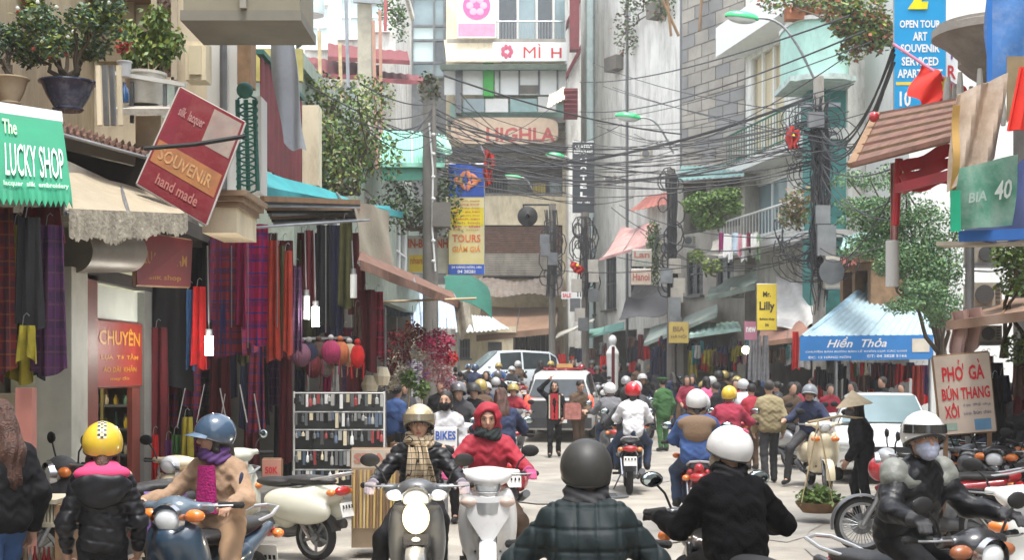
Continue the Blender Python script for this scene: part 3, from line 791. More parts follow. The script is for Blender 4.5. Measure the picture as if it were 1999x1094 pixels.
def awning(label, q, mat, frame=None, val=0, valm=None, scallop=0, corr=0, sag=.03, wob=.01, name='awning', cat='awning', thick=.012, group=None, posts=None, camp=.02, along='u', bars=True, text=None):
    """q: front-left, front-right, back-right, back-left"""
    q = [Vector(p) for p in q]; t = thing(name, label, cat, (q[0]+q[2])/2, 0, group)
    m = MB(); sheet(m, q, 16, 8, sag, corr, camp, thick, wob, along=along); m.build('cover', mat, t, angle=70)
    if val:
        a, b = q[0], q[1]; m = MB(); out = Vector(((b-a).y, -(b-a).x, 0)).normalized()
        def vf(u, v):
            z = -val*v*(1+.0*u)-(scallop*abs(((u*(b-a).length/.14) % 1)*2-1) if v > .99 else 0)
            return a.lerp(b, u)+out*(.02+.02*math.sin(u*17)*v)+Vector((0, 0, z))
        m.grid(vf, max(24, int((b-a).length/.14)*2), 4, .006); vo = m.build('valance', valm or mat, t, angle=70)
    if frame and bars:
        for i, (s, e) in enumerate(((q[0], q[1]), (q[0], q[3]), (q[1], q[2]), (q[0].lerp(q[1], .5), q[3].lerp(q[2], .5)))):
            m = MB(); dn = Vector((0, 0, -.035)); m.tube([s+dn, e+dn], .018, 6); m.build('frame_bar', frame, t)
    for p in posts or ():
        m = MB(); m.tube([Vector((p[0], p[1], GZ(p[1]))), Vector(p)], .035, 8); m.build('post', frame or STEEL, t)
    return t
def sky(*a): pass

# ---------------------------------------------------------------- materials of the place
ROAD = M((.37, .34, .29), .85, var=.25, scale=1.1, bump=.5, bscale=45, dirt=(.17, .155, .135), dscale=.8, damt=.6)
PAVE = M((.3, .28, .25), .9, var=.2, scale=2, bump=.2, dirt=(.15, .14, .12), damt=.5)
BEIGE = M((.42, .34, .22), .85, var=.15, scale=1, bump=.15, dirt=(.2, .15, .09), dscale=1.2, damt=.6, streak=True)
CREAMW = M((.76, .66, .47), .85, var=.12, scale=1, bump=.1, dirt=(.3, .24, .15), dscale=1.2, damt=.5, streak=True)
WHITEW = M((.78, .77, .72), .85, var=.12, scale=1, bump=.15, dirt=(.22, .2, .17), dscale=1, damt=.62, streak=True)
WHITEC = M((.66, .66, .63), .8, var=.08, scale=1, dirt=(.4, .38, .34), dscale=1, damt=.35, streak=True)
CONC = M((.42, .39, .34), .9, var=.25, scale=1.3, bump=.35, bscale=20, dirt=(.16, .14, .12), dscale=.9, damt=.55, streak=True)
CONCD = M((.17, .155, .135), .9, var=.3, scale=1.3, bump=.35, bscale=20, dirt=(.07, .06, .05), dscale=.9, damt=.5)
MINT = M((.42, .66, .58), .75, var=.1, dirt=(.2, .3, .26), damt=.35, streak=True)
GLASSB = M((.2, .28, .3), .12, var=.3, scale=.8, spec=.8); GLASSP = M((.55, .68, .68), .25, var=.15, scale=.6, spec=.8); GLASSD = M((.035, .045, .05), .1, var=.3, spec=.8)
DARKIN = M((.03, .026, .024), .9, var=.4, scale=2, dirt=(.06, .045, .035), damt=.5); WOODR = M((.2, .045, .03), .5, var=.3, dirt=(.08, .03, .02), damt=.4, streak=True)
MAROON = M((.17, .03, .035), .7, var=.25, dirt=(.08, .03, .03), damt=.4, streak=True); ROOFR = M((.3, .1, .075), .75, var=.35, scale=5, bump=.3, dirt=(.12, .07, .055), damt=.5)
RUST = M((.2, .1, .065), .8, var=.4, scale=6, bump=.3, dirt=(.07, .045, .035), damt=.6, streak=True); RUSTG = M((.19, .17, .15), .7, var=.35, scale=4, bump=.2, dirt=(.16, .08, .045), damt=.6)
GREENP = M((.02, .13, .1), .5, var=.25, dirt=(.02, .04, .04), damt=.4); DGREEN = M((.015, .13, .09), .75, var=.2, dirt=(.01, .05, .04), damt=.35)
TEALT = M((.02, .26, .28), .7, var=.2, bump=.2, bscale=12, dirt=(.03, .12, .13), damt=.3); MINTA = M((.25, .55, .42), .7, var=.2, dirt=(.12, .28, .22), damt=.4)
SHOPG = M((.02, .24, .13), .75, var=.12, bump=.1, bscale=15, dirt=(.02, .2, .12), damt=.3); TARPB = M((.38, .32, .23), .85, var=.15, bump=.25, bscale=18, dirt=(.22, .17, .1), damt=.5)
FRAY = M((.42, .38, .3), .9, var=.3, scale=8, bump=.5, bscale=30, dirt=(.17, .15, .11), dscale=6, damt=.65, streak=True)
TARPW = M((.6, .58, .55), .7, var=.15, bump=.2, bscale=14, dirt=(.32, .3, .27), damt=.4); BLUEA = M((.36, .47, .51), .6, var=.15, dirt=(.3, .38, .42), damt=.4); BLUES = M((.03, .2, .52), .55, var=.08, dirt=(.05, .2, .4), damt=.25)
BLUET = M((.06, .2, .5), .6, var=.25, bump=.2, bscale=10, dirt=(.4, .45, .55), dscale=1.5, damt=.45); SIGNR = M((.15, .014, .02), .85, spec=.2, var=.25, bump=.1, dirt=(.13, .06, .055), damt=.55, dscale=4)
ORANGET = M((.5, .3, .08), .6, var=.2); YEL = M((.78, .58, .05), .55, var=.1); WHT = M((.8, .8, .78), .6, var=.05); INKB = M((.02, .02, .022), .6, var=0); INKR = M((.55, .02, .03), .55, var=.05); INKG = M((.65, .4, .06), .5, var=.1)
TERRA = M((.35, .13, .06), .85, var=.2, bump=.2); POTW = M((.6, .58, .52), .6, var=.1, dirt=(.3, .27, .2), damt=.4); SOIL = M((.04, .028, .02), .95, var=.3)
WOODB = M((.24, .14, .07), .7, var=.3, scale=6, dirt=(.1, .06, .035), damt=.4, streak=True); BAMB = M((.5, .38, .22), .6, var=.25, scale=8)
LF1 = M((.1, .17, .04), .5, var=.35, scale=9); LF2 = M((.15, .24, .05), .5, var=.3, scale=9); LF3 = M((.055, .11, .04), .5, var=.3, scale=9); LF4 = M((.2, .25, .03), .5, var=.3)
LFB = M((.06, .13, .08), .5, var=.35, scale=9); BARK = M((.1, .075, .05), .9, var=.3, bump=.6, bscale=25); CABLE = M((.03, .03, .033), .6, var=.3); CABLEG = M((.2, .2, .2), .6, var=.3)
LAMPG = M((.02, .5, .16), .3, coat=.6, var=.1); FLAGR = M((.72, .03, .015), .75, var=.12, bump=.15, bscale=14); STARY = M((.9, .65, .03), .6, var=0)

# ---------------------------------------------------------------- ground and street
m = MB()
ys = [-6, 0, 6, 12, 18, 24, 28, 32, 36, 40, 45, 50, 55, 60, 66, 80, 120, 300, 800]
def gr(x0, x1, dz, mb):
    for a, b in zip(ys[:-1], ys[1:]): mb.add([(x0, a, GZ(a)+dz), (x1, a, GZ(a)+dz), (x1, b, GZ(b)+dz), (x0, b, GZ(b)+dz)], [(0, 1, 2, 3)])
gr(-500, 500, -.02, m); m.build('ground', PAVE, kind='structure', smooth=False, origin=False)
m = MB(); ysl = [-6, 2]+[2+i*1.0 for i in range(1, 66)]
for a, b in zip(ysl[:-1], ysl[1:]):
    for i in range(16):
        x0, x1 = -2.9+i*.57, -2.9+(i+1)*.57
        m.add([(x0, a, GZ(a)), (x1, a, GZ(a)), (x1, b, GZ(b)), (x0, b, GZ(b))], [(0, 1, 2, 3)])
road = m.build('road', ROAD, kind='structure', smooth=False, origin=False)
m = MB()
rg = random.Random(3)
for k in range(9):
    cx, cy, r = rg.uniform(-1.5, 4.5), rg.uniform(10, 30), rg.uniform(.5, 1.1); n = 18
    pts = [Vector((cx+r*rg.uniform(.8, 1.1)*math.cos(2*PI*i/n), cy+r*2*rg.uniform(.8, 1.1)*math.sin(2*PI*i/n), .004+.002*k)) for i in range(n)]
    m.add(pts, [tuple(range(n))])
m.build('asphalt_patch', M((.26, .245, .22), .9, var=.2, scale=2, bump=.3, dirt=(.36, .34, .3), damt=.5), kind='structure', smooth=False)
for nm, x0, x1 in (('pavement_left', -6.6, -2.9), ('pavement_right', 6.3, 13)):
    m = MB()
    for a, b in zip(ysl[:-1], ysl[1:]):
        for i in range(6 if x0 < 0 else 10):
            w_ = (x1-x0)/(6 if x0 < 0 else 10); xa = x0+w_*i
            z = (GZ(a)+GZ(b))/2
            m.bb(xa+.006, xa+w_-.006, a+.006, b-.006, z-.12, z+.11)
    m.build(nm, PAVE, kind='stuff', smooth=False)
rl = random.Random(4)
for k in range(40):
    x, y = rl.uniform(-2.6, 5.5), rl.uniform(10, 30); s_ = rl.uniform(.015, .05); m = MB(); a_ = rl.uniform(0, 6)
    m.add([(x+s_*math.cos(a_+i*1.5)*rl.uniform(.6, 1.3), y+s_*math.sin(a_+i*1.5)*rl.uniform(.6, 1.3), .008+.012*(i % 2)) for i in range(4)], [(0, 1, 2, 3)])
    cn, mt = rl.choice((('white', (.6, .58, .54)), ('brown', (.15, .09, .05)), ('green', (.08, .13, .04)), ('grey', (.2, .2, .2))))
    tag(m.build('litter', M(mt, .8), smooth=False), '%s scrap of litter lying on the road' % cn, 'litter', 'litter on the road')
for k in range(7):
    x, y = rl.uniform(-2, 4), rl.uniform(9, 26); pts = [Vector((x, y, .0))]
    for i in range(9): pts.append(pts[-1]+Vector((rl.uniform(-.25, .25)+(.2 if k % 2 else -.05), rl.uniform(.05, .4), 0)))
    m = MB()
    for a, b in zip(pts[:-1], pts[1:]): d = (b-a).normalized()*.0; n_ = Vector((-(b-a).y, (b-a).x, 0)).normalized()*rl.uniform(.006, .014); m.add([a-n_+Vector((0, 0, .03)), a+n_+Vector((0, 0, .03)), b+n_+Vector((0, 0, .03)), b-n_+Vector((0, 0, .03))][::-1], [(0, 1, 2, 3)])
    m.v = [v-Vector((0, 0, .03-.0252-k*.0004)) for v in m.v]; m.build('road_crack', M((.08, .075, .065), .95), kind='structure', smooth=False)
# manhole
m = MB(); m.lathe([(0, .012), (.3, .012), (.32, .006), (.36, .006), (.36, -.02)], 28, (1.35, 19.5, .02)); 
for i in range(5): m.box((1.35, 19.3+i*.1, .036), (.36, .03, .012))
m.T=None
tag(m.build('manhole_cover', GREYMET), 'round iron manhole cover in the pale road behind the black-helmeted rider', 'manhole cover')

# ---------------------------------------------------------------- far end of the street
FM, WF = GREYMET, WHITEC
gA, gB = P(768, 0, 63), P(892, 0, 63)
t = thing('glass_building', 'blue grey glass office block at the far end, above the green shop awnings', 'building', (gA.x, 63, 1))
m = MB(); m.bb(gA.x, gB.x, 63.2, 70, 1, 22); m.build('wall', GREYMET, t, smooth=False)
pane = None; rg = random.Random(5)
rows = [P(0, y, 63).z for y in (150, 122, 78, 50, -5, -45, -90)]
cols = [gA.x+(gB.x-gA.x)*u for u in (0, .3, .64, .8, 1)]
for j in range(len(rows)-1):
    for i in range(4):
        gm = GLASSP if (i in (0, 1) and j in (1, 2, 4)) or (i == 3 and j == 1) else (GLASSB if (i+j) % 3 else GLASSD)  # pale panes hold the reflected sky in their colour
        m = MB(); m.bb(cols[i]+.04, cols[i+1]-.04, 63.08, 63.14, rows[j]+.05, rows[j+1]-.05); m.build('pane', gm, t, smooth=False)
m = MB()
for z in rows: m.bb(gA.x, gB.x, 62.98, 63.18, z-.05, z+.05)
for x in cols: m.bb(x-.04, x+.04, 62.96, 63.19, rows[0], rows[-1])
m.build('mullion', FM, t, smooth=False, kind='stuff')

Y = 58.; a, b = P(866, 0, Y), P(1125, 0, Y)
t = thing('corner_building', 'cream corner building at the end of the street, with noodle shop and coffee signs', 'building', (a.x, Y, 1))
zz = lambda py, Y=58.: P(0, py, Y).z
xx = lambda px, Y=58.: P(px, 0, Y).x
m = MB(); m.bb(xx(866), xx(1118), Y+2.2, Y+9, .5, zz(-60)); m.build('rear_wall', CREAMW, t, smooth=False)
m = MB()
for py in (78, 138, 232, 300, 382, 445): m.bb(xx(872), xx(1118), Y+.25, Y+2.3, zz(py)-.12, zz(py)+.12)
m.build('floor_slab', CONC, t, smooth=False)
# top floor windows with pink advert
for i, (p0, p1) in enumerate(((972, 1008), (1012, 1046), (1050, 1080), (1084, 1116))):
    m = MB(); m.bb(xx(p0), xx(p1), Y+1.9, Y+1.95, zz(75), zz(-40)); m.build('window_pane', GLASSB if i % 2 else GLASSD, t, smooth=False)
    m = MB(); m.bb(xx(p0)-.07, xx(p0)+.03, Y+1.8, Y+1.96, zz(75), zz(-45)); m.build('window_post', WF, t, smooth=False)
railing(t, (xx(970), Y+.3, 0), (xx(1112), Y+.3, 0), zz(78), zz(38)-zz(78), STEEL, 24)
q = Q(892, -30, 969, 73, Y-.1); p = panel('pink_advert', q, .12, WHT, 'white advert board with a pink round flower emblem above the noodle shop', 'sign', frame=STEEL)
PINK = M((.62, .12, .34), .6, var=.1); patch(p, q, .03, .97, .02, .27, M((.62, .3, .45), .6, var=.15))
m = MB(); c = quadmap(q, .5, .6); c.y -= .02; m.lathe([(0, .006), (.6, .006), (.6, 0)], 28, c, Matrix.Rotation(PI/2, 3, 'X')); m.build('emblem', PINK, p)
m = MB()
for k in range(6):
    aa = k*PI/3; m.ell(c+Vector((.3*math.cos(aa), -.012, .3*math.sin(aa))), (.16, .01, .16), 10)
m.build('emblem_petal', M((.75, .4, .55), .6, var=0), p, kind='stuff')
# curved cream canopy
m = MB()
m.grid(lambda u, v: (xx(866+8*(1-v))+(xx(972)-xx(866))*u, Y+.0-.9*(1-v)**2.2+.3*v, zz(128)+(zz(74)-zz(128))*v), 12, 12, .06)
m.build('canopy', CREAMW, t)
q = Q(962, 82, 1108, 119, Y-.9); p = panel('noodle_shop_sign', q, .15, WHT, 'long white noodle shop sign with red capital letters and a round red emblem', 'sign')
letters(p, q, 'MÌ', .41, .64, .16, .92, INKR, bold=0)
letters(p, q, 'H', .78, .92, .16, .7, INKR, bold=.012)
m = MB(); c = quadmap(q, .19, .5); c.y -= .006
for k in range(7):
    aa = k*PI/3.5; m.ell(c+Vector((.19*math.cos(aa), 0, .19*math.sin(aa))), (.09, .006, .14), 8)
m.build('emblem', M((.5, .08, .15), .6, var=0), p, kind='stuff')
m = MB(); m.grid(lambda u, v: (xx(862)+(xx(1115)-xx(862))*u, Y-1.3+1.6*v, zz(132)+.12*v-.15*(1-v)*(1-v)), 12, 6, .22); m.build('ledge', M((.15, .19, .15), .8, dirt=(.06, .07, .05), damt=.5), t)
# band of windows, panes coloured near white for the sky they reflect
for i, (p0, p1) in enumerate(((868, 898), (904, 943), (966, 974), (977, 1012), (1015, 1050), (1054, 1086), (1089, 1112))):
    m = MB(); m.bb(xx(p0), xx(p1), Y-.35, Y-.3, zz(188), zz(141)); m.build('window_pane', M((.85, .87, .86), .3, var=.04), t, smooth=False)
    m = MB(); m.bb(xx(p1), xx(p1)+.07, Y-.42, Y-.28, zz(190), zz(140)); m.build('window_post', GREYP, t, smooth=False)
m = MB(); m.bb(xx(1014), xx(1051), Y-.42, Y-.36, zz(186), zz(170)); m.build('parapet_panel', CONCD, t, smooth=False)
m = MB(); m.bb(xx(944), xx(964), Y-.6, Y+.1, zz(192), zz(128)); m.build('green_pillar', M((.05, .45, .06), .6, var=.1), t, smooth=False)
m = MB(); m.bb(xx(890), xx(902), Y-.5, Y+.2, zz(225), zz(140)); m.build('pillar', GREYP, t, smooth=False)
for p0, p1, mt in ((905, 946, GLASSB), (948, 992, WHT), (996, 1048, M((.3, .45, .44), .6)), (1050, 1085, WHITEC)):
    m = MB(); m.bb(xx(p0), xx(p1), Y-.4, Y-.32, zz(222), zz(196 if mt is not WHITEC else 192)); m.build('parapet_panel', mt, t, smooth=False)
m = MB(); m.bb(xx(878), xx(1112), Y+.3, Y+.4, zz(232), zz(200)); m.build('parapet', MINT, t, smooth=False)
# coffee sign, a rounded board
q = Q(880, 229, 1090, 281, Y-.5)
p = thing('coffee_sign', 'long cream coffee shop board with rounded ends and faded red letters', 'sign', (q[0]+q[1])/2)
m = MB(); pts = []
for k in range(25):
    a_ = 2*PI*k/25; u = .5+.5*math.copysign(abs(math.cos(a_))**.35, math.cos(a_)); v = .5+.5*math.copysign(abs(math.sin(a_))**.5, math.sin(a_)); pts.append(quadmap(q, u, v))
m.poly(pts, (0, .25, 0)); m.build('panel', M((.66, .5, .36), .6, var=.12, dirt=(.45, .3, .2), damt=.3), p, smooth=False)
letters(p, q, 'HIGHLA', .33, .97, .08, .62, M((.5, .1, .09), .6), bold=.03)
m = MB(); c = quadmap(q, .15, .55); c.y -= .01; m.lathe([(.46, .01), (.5, .01), (.5, 0)], 24, c, Matrix.Rotation(PI/2, 3, 'X')); m.build('ring', M((.5, .3, .2), .6), p)
m = MB(); m.grid(lambda u, v: (xx(880)+(xx(1110)-xx(880))*u, Y-1.2+1.6*v, zz(296)+.2*v), 8, 4, .18); m.build('dark_canopy', M((.06, .06, .065), .7), t)
# balcony floor with clutter
railing(t, (xx(948), Y-.2, 0), (xx(1108), Y-.2, 0), zz(382), zz(350)-zz(382), GREYP, 30)
for p0, p1, y0, y1, mt in ((900, 925, 318, 375, GLASSD), (950, 985, 312, 375, DARKIN), (990, 1030, 315, 378, M((.2, .22, .18), .7)), (1042, 1066, 350, 378, YEL), (1075, 1102, 340, 378, GLASSB)):
    m = MB(); m.bb(xx(p0), xx(p1), Y+1.3, Y+1.7, zz(y1), zz(y0)); m.build('window_pane' if mt in (GLASSD, GLASSB) else 'door', mt, t, smooth=False)
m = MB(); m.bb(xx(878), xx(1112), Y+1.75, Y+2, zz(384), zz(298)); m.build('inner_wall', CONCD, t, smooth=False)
m = MB(); m.bb(xx(873), xx(1128), Y-.1, Y+.2, zz(440), zz(383)); m.build('cream_band', CREAMW, t, smooth=False)
m = MB(); m.bb(xx(1098), xx(1128), Y-.15, Y+.2, zz(600), zz(300)); m.build('corner_pillar', CREAMW, t, smooth=False)
LV = M((.2, .115, .085), .7, var=.25, dirt=(.1, .07, .055), damt=.5)
for i in range(22):
    z = zz(442+4.4*i); m = MB(); m.box(((xx(942)+xx(1096))/2, Y, z-.06), (xx(1096)-xx(942), .03, .1), rot=Matrix.Rotation(.5, 3, 'X')); m.build('slat', LV if i < 12 else CONC, t, smooth=False)
m = MB(); m.bb(xx(942), xx(1098), Y+.1, Y+.2, zz(545), zz(440)); m.build('shutter_back', DARKIN, t, smooth=False)
m = MB(); m.bb(xx(940), xx(1100), Y+.3, Y+.5, zz(730), zz(590)); m.build('lower_wall', CREAMW, t, smooth=False)
q = [P(935, 575, 56), P(1100, 572, 56), P(1100, 540, 58), P(935, 545, 58)]; awning('wavy grey sheet roof sagging under the brown shutters', q, RUSTG, sag=.15, wob=.08, corr=14)
q = [P(930, 655, 54), P(1085, 640, 54), P(1090, 600, 57.5), P(940, 598, 57.5)]; awning('wide brown cloth awning over the dark gate at the street end', q, M((.28, .17, .11), .8, dirt=(.2, .13, .09)), sag=.08, val=.25, frame=STEEL)
t2 = thing('folding_gate', 'dark grey folding steel gate under the brown awning at the street end', 'gate', P(1040, 730, 57.3))
for i in range(9):
    x0 = xx(1000+10*i); m = MB(); m.box((x0, 57.3, (zz(730)+zz(645))/2), (.2, .05, zz(645)-zz(730)), .3*(-1)**i); m.build('panel', M((.09, .09, .1), .5, .3), t2, smooth=False)

# small cream house and roofs behind the flower stall
t = building('small cream house with a white tiled canopy behind the left pole', (xx(878, 54), 54), (xx(1002, 54), 54), 3, .5, zz(650, 54), CREAMW, [(.15, .32, zz(700, 54), zz(662, 54)), (.6, .82, .8, zz(668, 54), 0)], fm=GREYP, gm=GLASSD, nx=4)
m = MB(); m.bb(xx(950, 54), xx(982, 54), 54.12, 54.18, .7, zz(668, 54)); m.build('door', GREYMET, t, smooth=False)
q = [P(872, 652, 52), P(995, 642, 52), P(960, 618, 54.5), P(880, 612, 54.5)]; awning('pale tiled hip roof of the small cream house', q, M((.55, .6, .6), .7, dirt=(.3, .33, .32)), corr=14, camp=.03, name='tiled_roof', cat='roof')
q = [P(745, 640, 40), P(900, 640, 40), P(900, 575, 44), P(735, 560, 44)]; awning('blue and white striped corrugated roof behind the flower stall', q, M((.42, .55, .7), .5, dirt=(.75, .78, .8), dscale=5, damt=.6), corr=22, camp=.03, name='corrugated_roof', cat='roof', frame=STEEL, posts=[P(750, 640, 40), P(895, 640, 40)])
t = building('shuttered grey shophouse behind the flower stall', (xx(770, 47), 47), (xx(880, 47), 47), 4, .4, zz(570, 47), CONC, [(.1, .45, .5, 2.6, 0), (.55, .9, .5, 2.6, 0)])
for u in (.1, .55):
    m = MB(); x0 = xx(770, 47)+(xx(880, 47)-xx(770, 47))*u; m.grid(lambda a_, v: (x0+.7*a_, 47.15+.015*math.sin(v*60*PI), .5+2.1*v), 1, 90); m.build('roller_shutter', M((.3, .3, .3), .5, .3), t)

# apartments on the left behind the poles
A, B = (xx(585, 50), 50), (xx(772, 50), 50)
t = building('stained cream apartment block with maroon eaves behind the concrete post', A, B, 8, 1, zz(-70, 50), WHITEW, [(.08, .3, zz(95, 50), zz(10, 50)), (.42, .62, zz(75, 50), zz(-10, 50)), (.72, .92, zz(60, 50), zz(5, 50)), (.35, .6, zz(225, 50), zz(160, 50)), (.7, .92, zz(215, 50), zz(150, 50))], fm=WHT, gm=GLASSP, nx=2)
for (p0, y0, p1, y1) in ((590, 118, 745, 150), (700, 140, 830, 158), (640, 92, 800, 118)):
    q = [P(p0, y1-8, 46), P(p1, y1, 46), P(p1-5, y0+8, 49.5), P(p0, y0-8, 49.5)]; awning('maroon edged roof of the apartment block, edge ending at %d' % p1 if 0 else {745: 'low maroon eave jutting over the trellis plants', 830: 'long maroon eave reaching towards the left pole', 800: 'upper maroon roof with a dark gutter on the apartments'}[p1], q, MAROON, corr=8, name='eave_roof', cat='roof', val=.15)
m = MB(); m.lathe([(0, 0), (.5, 0), (.52, .1), (.5, 1.0), (.46, 1.1), (0, 1.2)], 20, P(1005-400, 30, 47)); tag(m.build('water_tank', GLASSP), 'pale metal water tank on the apartment roof, top left of centre', 'water tank')

# maroon roofed tower beside the corner building
t = building('narrow wall with maroon eaves between the corner building and the white block', (xx(1110, 55), 55), (xx(1134, 55), 55), 4, .8, zz(-60, 55), WHITEW, [])
for y0, y1 in ((0, 40), (100, 140)):
    m = MB(); m.poly([P(1106, y1+10, 54.6), P(1134, y0, 54.6), P(1134, y0-14, 54.6), P(1106, y1, 54.6)], (0, 1.0, 0)); m.build('eave', MAROON, t, smooth=False)
m = MB(); m.bb(xx(1112, 54), xx(1130, 54), 53.6, 54.2, zz(100, 54), zz(-40, 54)); m.build('drain_box', MAROON, t, smooth=False)
t2 = thing('louvre_box', 'dark red louvred box fixed high on the wall beside the white block', 'louvre box', P(1115, 228, 53))
m = MB(); m.bb(xx(1101, 53), xx(1128, 53), 53, 53.6, zz(228, 53), zz(172, 53)); m.build('case', MAROON, t2, smooth=False)
for i in range(6):
    m = MB(); m.box(((xx(1101, 53)+xx(1128, 53))/2, 52.97, zz(224-9*i, 53)), (.54, .05, .12), rot=Matrix.Rotation(.5, 3, 'X')); m.build('slat', MAROON, t2, smooth=False)
q = [P(1066, 212, 52.5), P(1102, 192, 52.5), P(1102, 168, 54), P(1072, 186, 54)]; awning('small cream tiled lean-to beside the louvre box', q, CREAMW, corr=6, name='lean_to_roof', cat='roof')

# ---------------------------------------------------------------- right side of the street, far to near
def pt2(px, Y): v = P(px, 0, Y); return (v.x, v.y)
# white stained block
A, B = pt2(1130, 60), pt2(1332, 47)
t = building('tall white plaster block with black rain stains, right of the street end', A, B, 7, .5, 19, M((.8, .79, .75), .85, var=.12, scale=1, bump=.2, dirt=(.3, .29, .27), dscale=.8, damt=.6, streak=True),
             [(.08, .2, 4.2, 6.2), (.3, .42, 4.3, 6.5), (.55, .68, 4.5, 6.4), (.04, .28, 1, 3.4, 0), (.34, .62, 1, 3.4, 0), (.68, .96, 1, 3.4, 0)], fm=GREYP, gm=GLASSD)
for px, Y0, w_ in ((1150, 58, .35), (1222, 53.5, .12), (1328, 46.6, .16)):
    m = MB(); c = P(px, 0, Y0); m.tube([(c.x, c.y-.5, 2.6), (c.x, c.y-.5, 18)], w_/2, 8); m.build('drainpipe', GREYP if px != 1150 else GLASSP, t)
for px, py, Y0 in ((1205, 125, 54), (1290, 20, 49)):
    m = MB(); c = P(px, py, Y0); m.box(c, (.7, .9, .55), .5); m.build('stained_box', CONCD, t)
    m = MB(); m.bar(c+Vector((.1, -.3, .3)), c+Vector((.9, -.3, 1.2)), .3, .06); m.build('tilted_board', ROOFR, t)
for px, py, px2, py2 in ((1280, 0, 1325, 70), (1300, 0, 1310, 70), (1372, -10, 1365, 60)):
    m = MB(); m.tube([P(px, py-30, 44), P(px2, py2, 44)], .05, 6); tag(m.build('timber_pole', WOODB), {1280: 'slanting timber pole above the stained white block', 1300: 'upright timber pole hanging above the white block', 1372: 'thin timber pole against the grey block wall'}[px], 'pole')
# grey block gable: bricks built one by one where they can be told apart
A, B = pt2(1332, 45.5), pt2(1456, 42.5)
GB = M((.33, .305, .27), .9, var=.2, scale=1.2, bump=.4, bscale=25, dirt=(.15, .13, .11), dscale=.7, damt=.5)
t = building('bare grey concrete block gable wall behind the cables', A, B, 7, .5, 17.5, GB, [])
A, B = Vector((*A, 0)), Vector((*B, 0)); L = (B-A).length; n_ = outn(A, B); d_ = (B-A).normalized(); rzb = math.atan2(d_.y, d_.x)
br = None; k = 0; rg = random.Random(8)
GB2 = M((.37, .34, .3), .9, var=.2, scale=1.2, bump=.4, bscale=25, dirt=(.15, .13, .11), dscale=.7, damt=.5); GB3 = M((.24, .235, .23), .9, var=.2, scale=1.2, bump=.4)
for j in range(22):
    for i in range(5):
        bw = L/4.5; u = (i+(.5 if j % 2 else 0))*bw
        u0, u1 = max(.04, u-bw/2+.02), min(L-.04, u+bw/2-.02)
        if u1-u0 < .1: continue
        z = 8+.45*j; c = A+d_*((u0+u1)/2)+n_*rg.uniform(.004, .02)
        m = MB(); m.box((c.x, c.y, z), (u1-u0, .06, .42), rzb); m.build('block', rg.choice((GB, GB2, GB3)), t, smooth=False); k += 1
# verandah with hanging plants under the gable
q = [P(1318, 352, 41), P(1452, 342, 38.5), P(1452, 318, 41), P(1330, 325, 44)]; awning('teal corrugated sheet roof under the block gable', q, M((.12, .24, .23), .6, dirt=(.2, .22, .2)), corr=12, name='sheet_roof', cat='roof', frame=STEEL)
t = building('grey shophouse with a planted verandah below the block gable', pt2(1322, 43.5), pt2(1454, 40), 3, .4, P(0, 350, 42).z, CONC, [(.1, .45, 6.2, 8.0, 0), (.55, .95, 6.2, 8.0, 0), (.1, .9, 1, 3.3, 0), (.15, .4, 4.2, 5.6), (.6, .85, 4.2, 5.6)], fm=GREYP, gm=GLASSD)
# white house with striped curtains
A, B = pt2(1456, 41), pt2(1655, 34)
t = building('white house with orange striped curtains and a railed balcony', A, B, 7, .3, 14.5, WHITEW, [(.06, .42, P(0, 305, 39).z, P(0, 92, 39).z, 0), (.55, .92, P(0, 300, 36).z, P(0, 165, 36).z), (.08, .45, P(0, 455, 39).z, P(0, 350, 39).z), (.55, .9, P(0, 470, 36).z, P(0, 380, 36).z), (.05, .95, .5, 3.2, 0)], fm=WHT, gm=GLASSB)
A3, B3 = Vector((*A, 0)), Vector((*B, 0)); n_ = outn(A3, B3); d_ = (B3-A3).normalized()
CURT = plaid((.5, .33, .14), (.62, .54, .38), (.3, .12, .06), 1.6, .01)
m = MB(); za, zb = P(0, 305, 39).z, P(0, 92, 39).z
m.grid(lambda u, v: A3.lerp(B3, .06+.36*u)-n_*(.18+.04*math.sin(u*50))+Vector((0, 0, za+(zb-za)*v)), 90, 2); m.build('curtain', CURT, t)
m = MB()
for u in (.06, .18, .3, .42):
    p = A3.lerp(B3, u)-n_*.06; m.box((p.x, p.y, (za+zb)/2), (.08, .08, zb-za), math.atan2(d_.y, d_.x))
m.build('window_post', WHT, t, smooth=False)
m = MB(); o = n_*.7; zc = P(0, 318, 38).z
m.poly([A3, A3+o, B3+o, B3], (0, 0, .28)); [setattr(m, 'v', [v+Vector((0, 0, zc)) for v in m.v])]; m.build('balcony_slab', WHITEC, t, smooth=False)
railing(t, A3+n_*.62, B3+n_*.62, zc+.28, .95, DGREEN, 34)
m = MB(); o = n_*.9; zc2 = P(0, 80, 39).z
m.poly([A3-d_*.2, A3-d_*.2+o, B3+o, B3], (0, 0, .9)); m.v = [v+Vector((0, 0, zc2)) for v in m.v]; m.build('cornice', WHT, t, smooth=False)
m = MB(); zc3 = P(0, 490, 38).z; m.poly([A3, A3+o, B3+o, B3], (0, 0, .2)); m.v = [v+Vector((0, 0, zc3)) for v in m.v]; m.build('lower_slab', WHITEC, t, smooth=False)
railing(t, A3+n_*.8, B3+n_*.8, zc3+.2, .9, WHITEC, 30)
